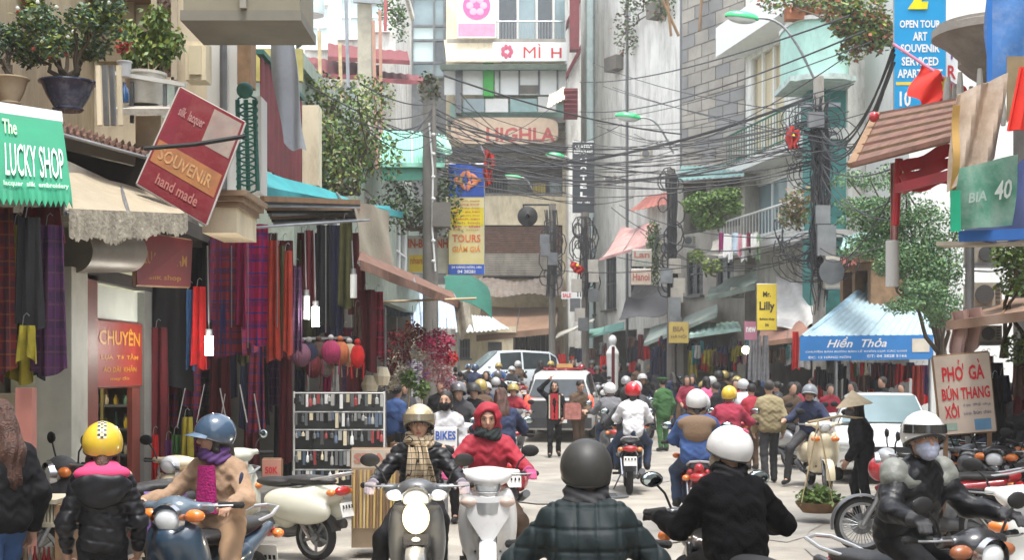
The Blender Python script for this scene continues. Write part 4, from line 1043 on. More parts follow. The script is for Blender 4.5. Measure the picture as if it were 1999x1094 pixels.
# mint rounded balcony box
cc = P(1598, 0, 33.5); zt, zbm = P(0, 42, 33).z, P(0, 148, 33).z
t2 = thing('balcony_box', 'big pale mint rounded balcony box above the cable pole', 'balcony', (cc.x, cc.y, zbm))
def rr_(mb, z0, z1, r, hw):
    mb.grid(lambda u, v: (cc.x+hw*math.copysign(abs(math.cos(PI*(1-u)))**.55, math.cos(PI*(1-u))), cc.y-r*abs(math.sin(PI*u))**.6+.9, z0+(z1-z0)*v), 28, 4, .12)
m = MB(); rr_(m, zbm, zt, 1.6, .78); m.build('parapet', MINT, t2)
m = MB(); rr_(m, zbm-.14, zbm, 1.75, .84); m.bb(cc.x-.82, cc.x+.82, cc.y-.5, cc.y+1.5, zbm-.12, zbm); m.build('slab', M((.5, .6, .56), .8, dirt=(.15, .15, .13)), t2)
m = MB(); rr_(m, zt, zt+.1, 1.7, .82); m.build('coping', WHITEC, t2)
m = MB(); m.bb(cc.x-.1, cc.x+.9, cc.y+.6, cc.y+1.4, zbm-6, zbm-.12); m.build('pillar', M((.06, .26, .24), .6, dirt=(.04, .12, .11), damt=.5), t2)
# white wall with air conditioner marks
t = building('pale wall with a green stripe behind the tree', pt2(1642, 36), pt2(1775, 31), 5, .3, 13, WHITEC, [(.1, .4, 6.6, 8.4), (.6, .9, 4, 5.6)], fm=GREENP, gm=GLASSD)
t = building('grey green shophouse with wide openings behind the blue stall awning', (9.3, 33.5), (14.5, 31), 5, .1, 10, M((.19, .2, .17), .85, var=.25, dirt=(.1, .1, .08), damt=.5, streak=True), [(.05, .45, .2, 2.9, 0), (.5, .95, .2, 2.9, 0), (.1, .35, 4.2, 6), (.55, .85, 4.2, 6)], fm=GREENP, gm=GLASSD)
# near right building
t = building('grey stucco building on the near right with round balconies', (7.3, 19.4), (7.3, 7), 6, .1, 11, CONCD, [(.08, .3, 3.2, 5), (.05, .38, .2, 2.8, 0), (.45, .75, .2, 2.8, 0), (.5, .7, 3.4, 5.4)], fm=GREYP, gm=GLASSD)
for k, (px, py, Y0, r) in enumerate(((1905, 75, 17.5, .75), (1915, 130, 17.8, .5))):
    c = P(px+35, py, Y0); m = MB(); m.lathe([(0, -.45 if k == 0 else -.3), (.3*r/.75, -.4 if k == 0 else -.25), (r*.8, -.1), (r, 0), (r*1.05, .02), (r*1.05, .12), (r*.97, .14), (r*.97, .18), (0, .18)], 32, c)
    o = m.build('balcony', M((.32, .29, .25), .85, var=.2, bump=.3, dirt=(.14, .12, .1), damt=.5), t)
for i in range(0, 13, 2):
    a_ = PI*.55+PI*.9*i/12; c = P(1940, 150, 17.5)+Vector((.6*math.cos(a_), .6*math.sin(a_), 0)); m = MB(); m.lathe([(.03, -.75), (.05, -.6), (.025, -.45), (.05, -.25), (.03, 0)], 8, c); m.build('baluster', CONC, t)
# ---------------------------------------------------------------- left side: near buildings
rg = random.Random(21)
XL = -3.75
def lx(px, X=XL): return X*FPX/(px-CX)       # depth of the point of plane x = X seen at px
# upper floors over the shops, beige
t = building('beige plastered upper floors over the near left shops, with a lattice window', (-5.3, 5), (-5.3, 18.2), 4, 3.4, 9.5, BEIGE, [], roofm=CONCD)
A, B = Vector((-5.3, 5, 0)), Vector((-5.3, 18.2, 0))
y0, y1 = lx(262, -5.3), lx(345, -5.3)
y0, y1 = 18.9, 21
# lattice window: strips crossing (seen between 305 and 342)
q = Q(303, -40, 342, 158, 16.6); lat = thing('lattice_window', 'dark brown wooden lattice screen behind the bamboo pot plant', 'lattice', (q[0]+q[1])/2)
lm = M((.1, .045, .035), .6, var=.2); m = MB(); m.poly([q[0]+Vector((0, .1, 0)), q[1]+Vector((0, .1, 0)), q[2]+Vector((0, .1, 0)), q[3]+Vector((0, .1, 0))], (0, .05, 0)); m.build('backing', M((.38, .32, .26), .8), lat, smooth=False)
W_, H_ = (q[1]-q[0]).length, (q[3]-q[0]).length; st = .07
def clipbar(x0, z0, x1, z1):
    pts = []
    for k in range(101):
        f = k/100; x = x0+(x1-x0)*f; z = z0+(z1-z0)*f
        if 0 <= x <= W_ and 0 <= z <= H_: pts.append((x, z))
    return (pts[0], pts[-1]) if len(pts) > 1 else None
for sgn in (1, -1):
    k = -W_ if sgn > 0 else 0; zz0 = -W_
    z0_ = -W_
    while z0_ < H_+W_:
        c_ = clipbar(0, z0_, W_, z0_+sgn*W_); z0_ += .1
        if not c_: continue
        (xa, za), (xb, zb) = c_; m = MB(); yy = -.01 if sgn > 0 else -.035
        m.bar(q[0]+Vector((xa, yy, za)), q[0]+Vector((xb, yy, zb)), .022, .03); m.build('slat', lm, lat, smooth=False)
for i in range(4): m = MB(); m.bar(q[i]+Vector((0, -.03, 0)), q[(i+1) % 4]+Vector((0, -.03, 0)), .07, .07); m.build('frame', M((.45, .38, .28), .7), lat, smooth=False)
building('unseen beige shophouse continuing the left row behind the viewpoint', (-4.3, -24), (-4.3, 4.8), 4, .11, 9.5, BEIGE, [(.1+.2*k, .22+.2*k, 4.6, 6.2) for k in range(4)]+[(.05+.19*k, .2+.19*k, .12, 2.9, 0) for k in range(5)], fm=GREYP, gm=GLASSD)  # unseen rest of the left row, added to darken the near left stalls
building('unseen grey shophouse continuing the right row behind the viewpoint', (7.3, 6.8), (7.3, -24), 4, .11, 10, CONC, [(.1+.2*k, .22+.2*k, 4.6, 6.2) for k in range(4)], fm=GREYP, gm=GLASSD)  # unseen right row, added with it to cut the light from behind
building('unseen pale house added across the street far behind the viewpoint', (9, -26), (-6, -26), 4, .0, 9, WHITEW, [(.1+.2*k, .22+.2*k, 4.6, 6.2) for k in range(4)], fm=GREYP, gm=GLASSD)  # unseen block closing the street, added to cut the sky light from behind
for k in range(3): awning(('first', 'second', 'third')[k]+' unseen plain canvas awning added to the left row beside the viewpoint', [(-2.7, 5-3.4*k, 2.75), (-2.7, 1.8-3.4*k, 2.75), (-4.6, 1.8-3.4*k, 3.3), (-4.6, 5-3.4*k, 3.3)], TARPB, val=.15, frame=STEEL)  # out of view, added to shade the left stalls
# walls facing the street behind the balcony, returning toward the camera
m = MB(); q = Q(-60, -60, 303, 300, 16.9); m.poly(q, (0, .3, 0)); m2 = Q(342, -60, 404, 420, 16.9); m.poly(m2, (0, .3, 0)); t = thing('balcony_wall', 'beige plaster wall behind the bonsai pots', 'wall', (q[0]+q[1])/2); m.build('wall', M((.68, .58, .42), .85, var=.12, scale=.8, bump=.1, dirt=(.38, .3, .19), dscale=2, damt=.5, streak=True), t, smooth=False)
m = MB(); m.bb(P(190, 0, 16.8).x, P(262, 0, 16.8).x, 16.78, 16.88, P(0, 120, 16.8).z, P(0, 2, 16.8).z); m.build('wall_recess', BEIGE, t, smooth=False)
m = MB(); m.bb(P(0, 0, 16.8).x, P(302, 0, 16.8).x, 16.5, 16.9, P(0, 4, 16.8).z, P(0, -14, 16.8).z); m.build('brown_beam', WOODB, t, smooth=False)
# balcony floor and rails
m = MB(); m.bb(-5.6, -3.95, 9, 16.8, 3.62, 3.74); tag(m.build('balcony_slab', CONC, smooth=False), 'concrete balcony slab under the bonsai pots', 'balcony')
t = thing('balcony_railing', 'rusty cream balcony railing behind the corrugated roof edge', 'railing', (-4.0, 12, 3.74))
for px in (196, 208, 222, 236):
    m = MB(); a = P(px, 245, 13.0+(px-196)*.02); b = P(px-4, 128, 13.0+(px-196)*.02); m.bar(a, b, .045, .045); m.build('post', STEEL if px in (208, 222) else CREAMW, t, smooth=False)
for px, y0, y1 in ((258, 160, 240), (322, 165, 215), (345, 170, 240)):
    m = MB(); m.bar(P(px, y1, 14.8), P(px, y0, 14.8), .04, .04); m.build('post', GREYMET, t, smooth=False)
m = MB(); m.bar(P(222, 143, 14.8), P(362, 166, 14.8), .07, .045); m.build('rail', WHITEC, t, smooth=False)
m = MB(); m.poly([P(225, 212, 14.4), P(335, 212, 14.4), P(330, 203, 15.2), P(232, 203, 15.2)], (0, 0, -.07)); m.build('shelf', CONC, t, smooth=False)
m = MB(); m.bb(P(262, 0, 15.2).x, P(312, 0, 15.2).x, 15.25, 15.4, P(0, 330, 15).z, P(0, 218, 15).z); m.build('pier', M((.6, .52, .38), .8, dirt=(.35, .28, .18)), t, smooth=False)
# pots and plants
def pot(px, pyt, pyb, wpx, Y, mat, prof, label):
    c = P(px, pyb, Y); s_ = wpx/FPX*Y/2; h = (pyb-pyt)/FPX*Y; t = thing('potted_plant', label, 'potted plant', c)
    m = MB(); m.lathe([(r*s_, z*h) for r, z in prof], 28, c); m.build('pot', mat, t)
    m = MB(); m.lathe([(0, h*.9), (s_*.9, h*.9)], 20, c); m.build('soil', SOIL, t)
    return t, c, s_, h
BOWL = [(0, 0), (.5, 0), (.56, .06), (.5, .12), (.78, .55), (.92, .88), (1.05, .95), (1.05, 1.0), (.95, 1.0), (.9, .9)]
TUB = [(0, 0), (.7, 0), (.85, .5), (.9, .9), (1, .92), (1, 1), (.9, 1), (.88, .9)]
PORC = M((.03, .05, .11), .2, var=.3, dirt=(.35, .38, .42), dscale=4, damt=.45, coat=.6)
def limb(mb, a, b, r0, r1, rg, k=5, wob=.06):
    pts = [Vector(a).lerp(Vector(b), i/k)+(Vector((rg.uniform(-1, 1), rg.uniform(-1, 1), rg.uniform(-.5, .5)))*wob*(0 if i in (0,) else 1)) for i in range(k+1)]
    mb.tube(pts, [r0+(r1-r0)*i/k for i in range(k+1)], 7); return pts
t, c, s_, h = pot(133, 160, 217, 108, 13.2, PORC, BOWL, 'bushy bonsai tree in a blue and white porcelain bowl on the balcony')
tr = MB(); lf = MB(); top = c+Vector((0, 0, h*.9))
for k in range(9):
    a_ = k*.75; e = top+Vector((.42*math.cos(a_)*rg.uniform(.5, 1), .3*math.sin(a_), rg.uniform(.3, .75))); limb(tr, top, e, .03, .008, rg)
    leaves(lf, e, (.17, .17, .12), 330, .055, rg, 4)
for k in range(14):
    e = top+Vector((rg.uniform(-.5, .5), rg.uniform(-.3, .3), rg.uniform(.3, .8))); leaves(lf, e, .14, 120, .055, rg, 4)
tr.build('trunk', BARK, t); lf.build('foliage', [LFB, LF3, M((.12, .17, .1), .5), LF4], t, smooth=False, kind='stuff')
m = MB()
for k in range(26):
    m.i = k % 2; m.ell(top+Vector((rg.uniform(-.5, .55), rg.uniform(-.3, .1), rg.uniform(.25, .8))), .022, 6)
m.build('blossom', [M((.5, .08, .05), .6), M((.8, .8, .75), .6)], t, kind='stuff')
t, c, s_, h = pot(20, 152, 205, 70, 13, M((.5, .42, .28), .7, bump=.1), BOWL, 'grey leafed shrub in a cream bowl at the left end of the balcony')
tr = MB(); lf = MB(); top = c+Vector((0, 0, h))
for k in range(6):
    e = top+Vector((rg.uniform(-.25, .25), rg.uniform(-.2, .2), rg.uniform(.25, .5))); limb(tr, top, e, .02, .006, rg); leaves(lf, e, .13, 160, .05, rg, 3)
tr.build('trunk', BARK, t); lf.build('foliage', [LFB, M((.16, .19, .14), .6), LF3], t, smooth=False, kind='stuff')
t, c, s_, h = pot(35, 8, 40, 60, 14.5, TERRA, TUB, 'yellow green plant high at the left edge above the balcony'); lf = MB(); leaves(lf, c+Vector((0, 0, .25)), (.3, .2, .22), 700, .07, rg, 3); lf.build('foliage', [LF2, LF4, LF1], t, smooth=False, kind='stuff')
t, c, s_, h = pot(283, 143, 205, 84, 15, POTW, TUB, 'light green bamboo plant in a round white tub on the bracket shelf')
lf = MB(); tr = MB()
for k in range(14):
    b = c+Vector((rg.uniform(-.1, .1), rg.uniform(-.1, .1), h*.9)); e = c+Vector((rg.uniform(-.28, .38), rg.uniform(-.2, .2), h+rg.uniform(.3, .75))); pts = limb(tr, b, e, .009, .004, rg, 5, .03)
    for p in pts[2:]: leaves(lf, p, (.1, .1, .12), 42, .085, rg, 3, droop=.6)
tr.build('stem', BAMB, t); lf.build('foliage', [LF2, LF4, LF1], t, smooth=False, kind='stuff')
t, c, s_, h = pot(243, 120, 150, 30, 14.6, M((.6, .62, .64), .3), TUB, 'red flower in a pale vase beside the bamboo tub')
m = MB(); m.tube([c, c+Vector((.0, 0, .3))], .008, 5); m.build('stem', LF1, t); m = MB(); leaves(m, c+Vector((0, 0, .33)), .07, 60, .06, rg, 1, shell=0); m.build('flower', M((.4, .02, .03), .6), t, smooth=False, kind='stuff')
m = MB(); c = P(243, 200, 14.6); m.lathe([(0, 0), (.05, 0), (.055, .04), (.05, .14), (.02, .18), (.02, .22), (0, .22)], 14, c); tag(m.build('bottle', M((.01, .07, .2), .15, coat=1)), 'small deep blue bottle on the bracket shelf beside the white tub', 'bottle')

# corrugated rusty roof below the balcony (serrated edge towards us)
q = [P(-40, 222, 11.2), P(282, 300, 11.9), P(215, 245, 14.6), P(-40, 178, 14.2)]
q = [P(-60, 205, 11.4), P(283, 300, 12.6), P(300, 292, 15.8), P(-40, 185, 15)]
awning('rusty corrugated iron roof sheet sloping down over the near left shops', q, RUST, corr=26, camp=.028, name='corrugated_roof', cat='roof', frame=STEEL, thick=.008)
m = MB(); a = P(-60, 235, 11.6); b = P(262, 312, 12.8); m.bar(a, b, .05, .12); tag(m.build('roof_batten', CONCD), 'dark timber batten under the corrugated roof edge', 'beam')
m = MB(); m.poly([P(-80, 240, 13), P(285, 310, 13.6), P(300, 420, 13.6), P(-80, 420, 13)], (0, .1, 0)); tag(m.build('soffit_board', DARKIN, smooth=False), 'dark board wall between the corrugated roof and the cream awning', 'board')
# green shop awning
q = [P(-90, 385, 9.2), P(141, 394, 9.9), P(121, 240, 10.6), P(-90, 208, 10.2)]
t = thing('shop_awning', 'green cloth shop awning with white hand lettering and zigzag hem', 'awning', (q[0]+q[1])/2)
m = MB()
def af(u, v):
    p = quadmap(q, u, 1-v); 
    if v > .99: p = p+Vector((0, 0, -.05*abs(((u*20) % 1)*2-1)))
    return p+Vector((0, -.012*math.sin(u*22)*v, 0))
m.grid(af, 80, 8, .008); m.build('cover', SHOPG, t)
q2 = [Vector(p) for p in q]
letters(t, q2, 'LUCKY SHOP', .42, .95, .22, .60, WHT, shear=.15, bold=.0, off=.035)
letters(t, q2, 'The', .42, .55, .72, .9, M((.5, .7, .4), .6), bold=.01, off=.03)
letters(t, q2, 'lacquer  silk  embroidery', .40, .97, .1, .17, M((.5, .75, .5), .6), off=.03, bold=.01)
m = MB(); m.poly([P(-90, 212, 10.2), P(123, 242, 10.6), P(121, 222, 11.3), P(-90, 190, 10.9)], (0, 0, .02)); m.build('top_cover', M((.45, .48, .5), .5), t, smooth=False)
# cream canvas awning with frayed valance
q = [P(128, 408, 10.4), P(360, 418, 12.0), P(330, 385, 13.2), P(132, 322, 12.2)]
t = awning('faded cream canvas awning with a torn fringed valance', q, TARPB, sag=.03, wob=.01, frame=STEEL)
m = MB(); a, b = q[0], q[1]
def vf(u, v):
    zz_ = (.2+.04*math.sin(u*5)+.02*math.sin(u*23)+(.035*rg.random() if v > .99 else 0))*v
    return a.lerp(b, u)+Vector((.03, -.02-.02*math.sin(u*31)*v, -zz_*(1-.0*u)))
m.grid(vf, 110, 6, .006); m.build('valance', FRAY, t)
# roller shutter housing
m = MB(); a, b = P(140, 490, 11.3), P(250, 492, 12.4); m.tube([a, b], .19, 28); tag(m.build('shutter_housing', M((.22, .2, .17), .45, .3, dirt=(.1, .09, .07), damt=.4)), 'grey metal roller shutter drum above the red door frame', 'shutter')
# dim red sign
q = [P(268, 556, 12.6), P(372, 560, 13.6), P(376, 470, 13.6), P(262, 452, 12.6)]
p = panel('dim_red_sign', q, .05, M((.16, .02, .025), .5, dirt=(.08, .02, .02)), 'dim dark red shop sign with worn golden letters under the awning', 'sign', frame=WOODB)
letters(p, q, 'LỤA TƠ TẰM', .12, .9, .35, .78, M((.3, .16, .04), .6)); letters(p, q, 'silk shop', .2, .8, .08, .22, M((.3, .16, .04), .6))
# tilted red sign on the upper floor
q = [P(268, 358, 12.4), P(402, 438, 12.4), P(478, 238, 12.8), P(352, 170, 12.8)]
p = panel('tilted_red_sign', q, .04, SIGNR, 'large faded red signboard tilted on its corner beside the balcony', 'sign', frame=M((.36, .33, .3), .6))
patch(p, q, .03, .2, .3, .97, M((.14, .015, .025), .85, spec=.2, var=.2), .004); patch(p, q, .55, .97, .62, .97, M((.2, .15, .12), .6, var=.4, dirt=(.2, .07, .05), dscale=6, damt=.6), .005); patch(p, q, .03, .97, .24, .46, M((.27, .11, .03), .6, spec=.2, var=.3, dirt=(.22, .04, .03), dscale=5, damt=.6), .006)
letters(p, q, 'SOUVENIR', .1, .88, .29, .41, M((.34, .16, .04), .6, var=.5, scale=20), off=.012); letters(p, q, 'silk  lacquer', .12, .5, .72, .84, M((.26, .1, .09), .6), off=.012)
letters(p, q, 'hand made', .2, .8, .08, .18, M((.27, .07, .05), .6), off=.012)
m = MB(); m.tube([P(282, 290, 12.2), P(380, 282, 12.2), P(478, 266, 12.3)], .022, 6); tag(m.build('sign_stay', BLACK), 'black iron stay rod crossing the tilted red sign', 'rod')
# concrete overhang and pillars
t = thing('overhanging_box', 'blurred olive concrete balcony box at the top above the white pillar', 'balcony', P(440, 70, 13))
m = MB(); a, b = P(358, 68, 13.0), P(585, 70, 13.0); m.bb(a.x, b.x, 13, 13.9, P(0, 36, 13).z, 9); m.build('panel', M((.26, .235, .17), .8, var=.15, dirt=(.17, .15, .11), dscale=1, damt=.5), t, smooth=False)
m = MB(); m.bb(a.x-.02, b.x+.02, 12.95, 13.95, P(0, 42, 13).z, P(0, 22, 13).z); m.build('ledge', M((.2, .185, .15), .8, var=.15), t, smooth=False)
for px in (478,):
    m = MB(); x = P(px, 0, 13).x; m.bb(x-.03, x+.03, 12.9, 12.97, P(0, 20, 13).z, 8.9); m.build('rib', M((.3, .28, .24), .7), t, smooth=False)
for nm, p0, p1, y0, y1, Y0, mt, lb in (('white_pillar', 404, 462, 40, 372, 16.4, WHITEC, 'white plastered pillar left of the green ball post'), ('timber_post', 463, 489, 65, 165, 16, WOODB, 'brown timber post over the green ball post'),
    ('white_post', 493, 510, 188, 378, 14.6, WHITEC, 'slim white post against the maroon shutter'), ('cream_pillar', 588, 622, 205, 362, 20.5, CREAMW, 'slim cream pillar between the shutter and the trellis plants'), ):
    m = MB(); a, b = P(p0, y1, Y0), P(p1, y0, Y0); m.bb(a.x, b.x, Y0, Y0+.35, a.z, b.z); tag(m.build(nm, mt, smooth=False), lb, 'pillar')
m = MB(); x = P(436, 0, 16.3).x; m.tube([(x, 16.3, P(0, 370, 16.3).z), (x, 16.3, P(0, 60, 16.3).z)], .045, 8); tag(m.build('drainpipe', GREYMET), 'thin grey drainpipe on the white pillar', 'pipe')
t = thing('meter_box', 'cream metal meter box fixed beside the lattice window', 'box', P(380, 155, 15.8))
m = MB(); a, b = P(362, 156, 15.8), P(402, 80, 15.8); m.bb(a.x, b.x, 15.8, 16.1, a.z, b.z); m.build('case', CREAMW, t, smooth=False); m = MB(); m.bb(a.x+.05, b.x-.05, 15.76, 15.8, a.z+.06, b.z-.06); m.build('door', CREAM, t, smooth=False)
t = thing('iron_post', 'dark green wrought iron post topped with a ball', 'post', P(485, 372, 14.2))
m = MB(); c = P(478, 176, 14.2); m.ell(c, .09, 16); m.build('ball', GREENP, t)
m = MB()
for dx in (-.1, 0, .1): m.tube([P(485, 372, 14.2)+Vector((dx, 0, 0)), P(480, 195, 14.2)+Vector((dx*.9, 0, 0))], .025, 6)
m.build('upright', GREENP, t, kind='stuff')
for k in range(12):
    m = MB(); z = P(0, 365-15*k, 14.2).z; c = P(483, 0, 14.2); pts = [(c.x+.11*math.cos(a_), 14.2-.02, z+.07*math.sin(a_)) for a_ in [i*PI/5 for i in range(11)]]; m.tube(pts, .012, 5); m.build('scroll', GREENP, t)
# maroon shutter
q = Q(510, 158, 590, 352, 17.5, 20.4); t = thing('maroon_shutter', 'maroon corrugated metal shutter behind the hanging grey banner', 'shutter', (q[0]+q[1])/2)
m = MB(); sheet(m, q, 12, 4, corr=9, camp=.02, thick=.02); m.build('panel', MAROON, t)
m = MB(); m.bar(q[3]+Vector((0, -.1, .05)), q[2]+Vector((0, -.1, .02)), .1, .06); m.build('green_rail', GREENP, t, smooth=False)
m = MB(); q = Q(488, 95, 590, 158, 19); m.poly(q, (0, .1, 0)); tag(m.build('yellow_board', M((.5, .42, .12), .7, var=.3, dirt=(.4, .5, .35), damt=.5), smooth=False), 'weathered yellow board above the maroon shutter', 'board')
m = MB(); m.tube([P(488, 78, 15), P(590, 83, 15)], .03, 6); tag(m.build('iron_bar', BLACK), 'black iron bar from which the grey banner hangs', 'bar')
# grey banner with slack
m = MB(); a = P(524, 68, 14.8); b = P(600, 300, 14.4)
m.grid(lambda u, v: P(522+46*u+v*v*22+v*10+3*math.sin(v*9+u*3), -20+v*300+6*math.sin(u*5)*v+v*v*20*u, 14.8-.3*v)+Vector((0, .04*math.sin(u*7+v*5), 0)), 12, 24, .008)
tag(m.build('hanging_banner', M((.36, .38, .42), .8, var=.15, scale=2, bump=.2, bscale=12, dirt=(.2, .22, .24), damt=.4)), 'long limp grey cloth banner hanging in front of the maroon shutter', 'banner')
m = MB(); m.grid(lambda u, v: P(570+34*u+8*v, -30+v*125-20*u, 14)+Vector((0, .03*math.sin(u*9), 0)), 8, 8, .006); tag(m.build('plastic_sheet', M((.42, .56, .5), .35, var=.2, dirt=(.2, .32, .28), damt=.3)), 'pale green plastic sheet hanging at the top beside the olive balcony box', 'sheet')
# balcony slab with moulding
t = thing('moulded_slab', 'cream balcony slab with brown moulded edge beneath the iron post', 'balcony', P(440, 460, 13))
a, b = P(395, 460, 13), P(505, 410, 14.4); m = MB(); m.bb(a.x, P(462, 0, 13).x, 13, 14, P(0, 455, 13).z, P(0, 405, 13).z); m.build('slab', CREAMW, t, smooth=False)
for k, (e, ya, yb) in enumerate(((.03, 405, 394), (.08, 394, 384), (.12, 384, 374))): m = MB(); m.bb(a.x-.0, P(462, 0, 13).x+e, 13-e, 14, P(0, ya, 13).z, P(0, yb, 13).z); m.build('moulding', M((.26, .17, .1), .7, dirt=(.4, .35, .28), damt=.4), t, smooth=False)
# teal tarpaulin
q = [P(512, 365, 15), P(785, 414, 22), P(760, 404, 23.5), P(515, 328, 17)]
t = awning('teal tarpaulin canopy stretched over the scarf stall', q, TEALT, sag=.10, wob=.03, frame=STEEL, thick=.01, val=.1)
t = thing('canopy_rafters', 'dark rafters and junk stored under the teal tarpaulin', 'rafters', P(600, 400, 16))
for k in range(9):
    m = MB(); m.bar(P(512+k*3, 388+k*6, 14.5+.5*k), P(700, 395+k*4, 17+.5*k), .05, .06); m.build('rafter', (WOODB, BLACK, STEEL)[k % 3], t, smooth=False)
# cloth blind hanging from tarpaulin
m = MB(); q = [P(703, 520, 18.2), P(768, 520, 20), P(760, 412, 20), P(690, 390, 18.2)]; sheet(m, q, 14, 10, wob=.03, thick=.008); tag(m.build('hanging_blind', M((.3, .27, .2), .85, var=.2, scale=3, bump=.3, bscale=15, dirt=(.36, .22, .19), damt=.5)), 'dusty olive cloth blind hanging from the end of the teal tarpaulin', 'blind')
# brown plank awning
q = [P(700, 508, 16), P(895, 588, 21), P(885, 570, 22.5), P(705, 490, 17.5)]
t = awning('brown sloping metal awning over the hat stall and flowers', q, RUST, corr=0, sag=.02, frame=STEEL, thick=.03, val=.12)
m = MB(); m.grid(lambda u, v: P(885+32*u+8*v, 585+v*(60+18*math.sin(u*6))+8*u, 21)+Vector((0, .05*math.sin(u*8), 0)), 12, 8, .008); tag(m.build('ragged_cloth', FRAY), 'ragged pale cloth dangling from the end of the brown awning', 'cloth')
m = MB(); q = [P(700, 570, 17.5), P(930, 582, 22), P(930, 576, 22), P(700, 562, 17.5)]; m.tube([P(735, 590, 20), P(930, 583, 20)], .02, 6); tag(m.build('bamboo_pole', BAMB), 'thin bamboo pole under the brown awning', 'pole')

# ground floor: dark shop block behind the frontage
t = thing('shop_block', 'dark open ground floor of the left shops behind the hanging clothes', 'building', (-5.2, 12, 0))
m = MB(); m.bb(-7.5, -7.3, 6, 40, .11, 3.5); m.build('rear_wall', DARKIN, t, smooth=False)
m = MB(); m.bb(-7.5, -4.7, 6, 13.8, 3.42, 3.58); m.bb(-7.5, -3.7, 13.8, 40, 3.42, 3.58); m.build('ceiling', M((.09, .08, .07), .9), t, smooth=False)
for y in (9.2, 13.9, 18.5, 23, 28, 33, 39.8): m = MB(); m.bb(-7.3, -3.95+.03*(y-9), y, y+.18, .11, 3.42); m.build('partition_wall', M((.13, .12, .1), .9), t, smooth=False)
# left row further up the street, above the stalls
t = building('low stained green shophouse behind the trellis plants', (-3.6, 22), (-3.0, 43), 5, 3.6, 6.9, M((.33, .38, .32), .85, var=.2, dirt=(.15, .17, .13), damt=.5, streak=True), [(.1, .25, 4.4, 6), (.4, .55, 4.4, 6), (.7, .85, 4.4, 6)], fm=WHT, gm=GLASSD)
# glass shop front with red door frame
t = thing('glass_shopfront', 'white and red framed shop front with a lit interior behind the yellow helmet', 'shopfront', (XL, 12, .11))
def fbox(p0, p1, za, zb, name, mt, dx=0, X=XL, th=.1):
    m = MB(); m.bb(X-th+dx, X+dx, lx(p0, X), lx(p1, X), za, zb); return m.build(name, mt, t, smooth=False)
fbox(128, 160, .11, 2.75, 'white_pillar', M((.55, .54, .46), .6, dirt=(.35, .33, .27), damt=.3), .05, th=.3); fbox(160, 184, .11, 2.72, 'door_frame', WOODR, .03, th=.12); fbox(278, 292, .11, 2.68, 'side_post', M((.3, .31, .29), .4, .5), .02); fbox(160, 292, 2.68, 2.8, 'lintel', DARKIN, .03)
fbox(184, 278, 2.27, 2.66, 'transom_panel', M((.62, .66, .6), .5, var=.1), -.05, th=.03)
q = [Vector((XL, lx(184), P(0, 755, lx(184)).z)), Vector((XL, lx(277), P(0, 757, lx(277)).z)), Vector((XL, lx(277), P(0, 628, lx(277)).z)), Vector((XL, lx(184), P(0, 628, lx(184)).z))]
q[0].z = q[1].z = 1.72; q[2].z = q[3].z = 2.33
sg = panel('red_window_sign', q, .03, M((.3, .03, .02), .5), 'red window sign with orange capital letters in the left shop doorway', 'sign', frame=WOODR)
OL = M((.6, .25, .03), .5, var=0)
letters(sg, q, 'CHUYÊN', .08, .94, .64, .92, OL); letters(sg, q, 'LỤA  TƠ TẰM', .12, .9, .4, .52, OL, bold=.03); letters(sg, q, 'ÁO DÀI  KHĂN', .16, .86, .22, .33, OL, bold=.02); letters(sg, q, 'may đo', .3, .7, .08, .15, OL, bold=.02)
fbox(184, 196, .11, 1.7, 'door_stile', WOODR, -.02, th=.05); fbox(262, 277, .11, 1.7, 'door_stile', WOODR, -.02, th=.05)
# interior: lit cabinet with shelves
m = MB(); m.bb(-5.2, -3.8, 13.82, 13.88, .11, 3.3); m.build('back_panel', M((.3, .31, .25), .8, var=.2), t, smooth=False)
cb = thing('display_cabinet', 'glass display cabinet full of trinkets inside the lit left shop', 'cabinet', (-4.2, 13.6, .11))
for k, z in enumerate((.4, .72, 1.0, 1.26, 1.5, 1.78)):
    m = MB(); m.bb(-4.75, -3.84, 13.4, 13.8, z, z+.025); m.build('shelf', STEEL if k < 5 else M((.7, .65, .45), .5), cb, smooth=False)
    for j in range(13 if k < 5 else 0):
        x = -4.7+j*.067; hh = rg.uniform(.08, .2); m = MB(); m.lathe([(0, 0), (.022, 0), (.028, hh*.5), (.012, hh*.8), (.015, hh), (0, hh)], 8, (x, 13.45+.1*(j % 3), z+.025)); m.build('trinket', rg.choice((YEL, CREAM, CREAM, LENS, STEEL, M((.15, .3, .2), .4))), cb)
for x in (-4.76, -4.12, -3.83): m = MB(); m.bb(x-.015, x+.015, 13.38, 13.42, .11, 1.8); m.build('post', M((.45, .38, .15), .4, .4), cb, smooth=False)
# left of the pillar: boxes and shelf unit
t = thing('stacked_boxes', 'stack of cream cartons on a cabinet left of the white pillar', 'boxes', (-4.3, 10.5, .11))
for k, (z, hh, mt) in enumerate(((.11, .75, CREAMW), (.87, .3, BEIGE), (1.18, .28, CREAMW), (1.47, .22, M((.3, .25, .16), .8)))): m = MB(); m.bb(-4.6+k*.03, -4.05+k*.02, 10.3, 11.0-.04*k, z, z+hh); m.build('carton', mt, t, smooth=False)
m = MB(); m.bb(-4.03, -4.0, 10.45, 10.7, .95, 1.1); m.build('dark_window', DARKIN, t, smooth=False)
m = MB(); a = P(30, 760, 9.7); m.bb(a.x, a.x+.12, 9.7, 9.8, .11, 1.75); m.build('pink_post', M((.5, .2, .16), .7), t, smooth=False)
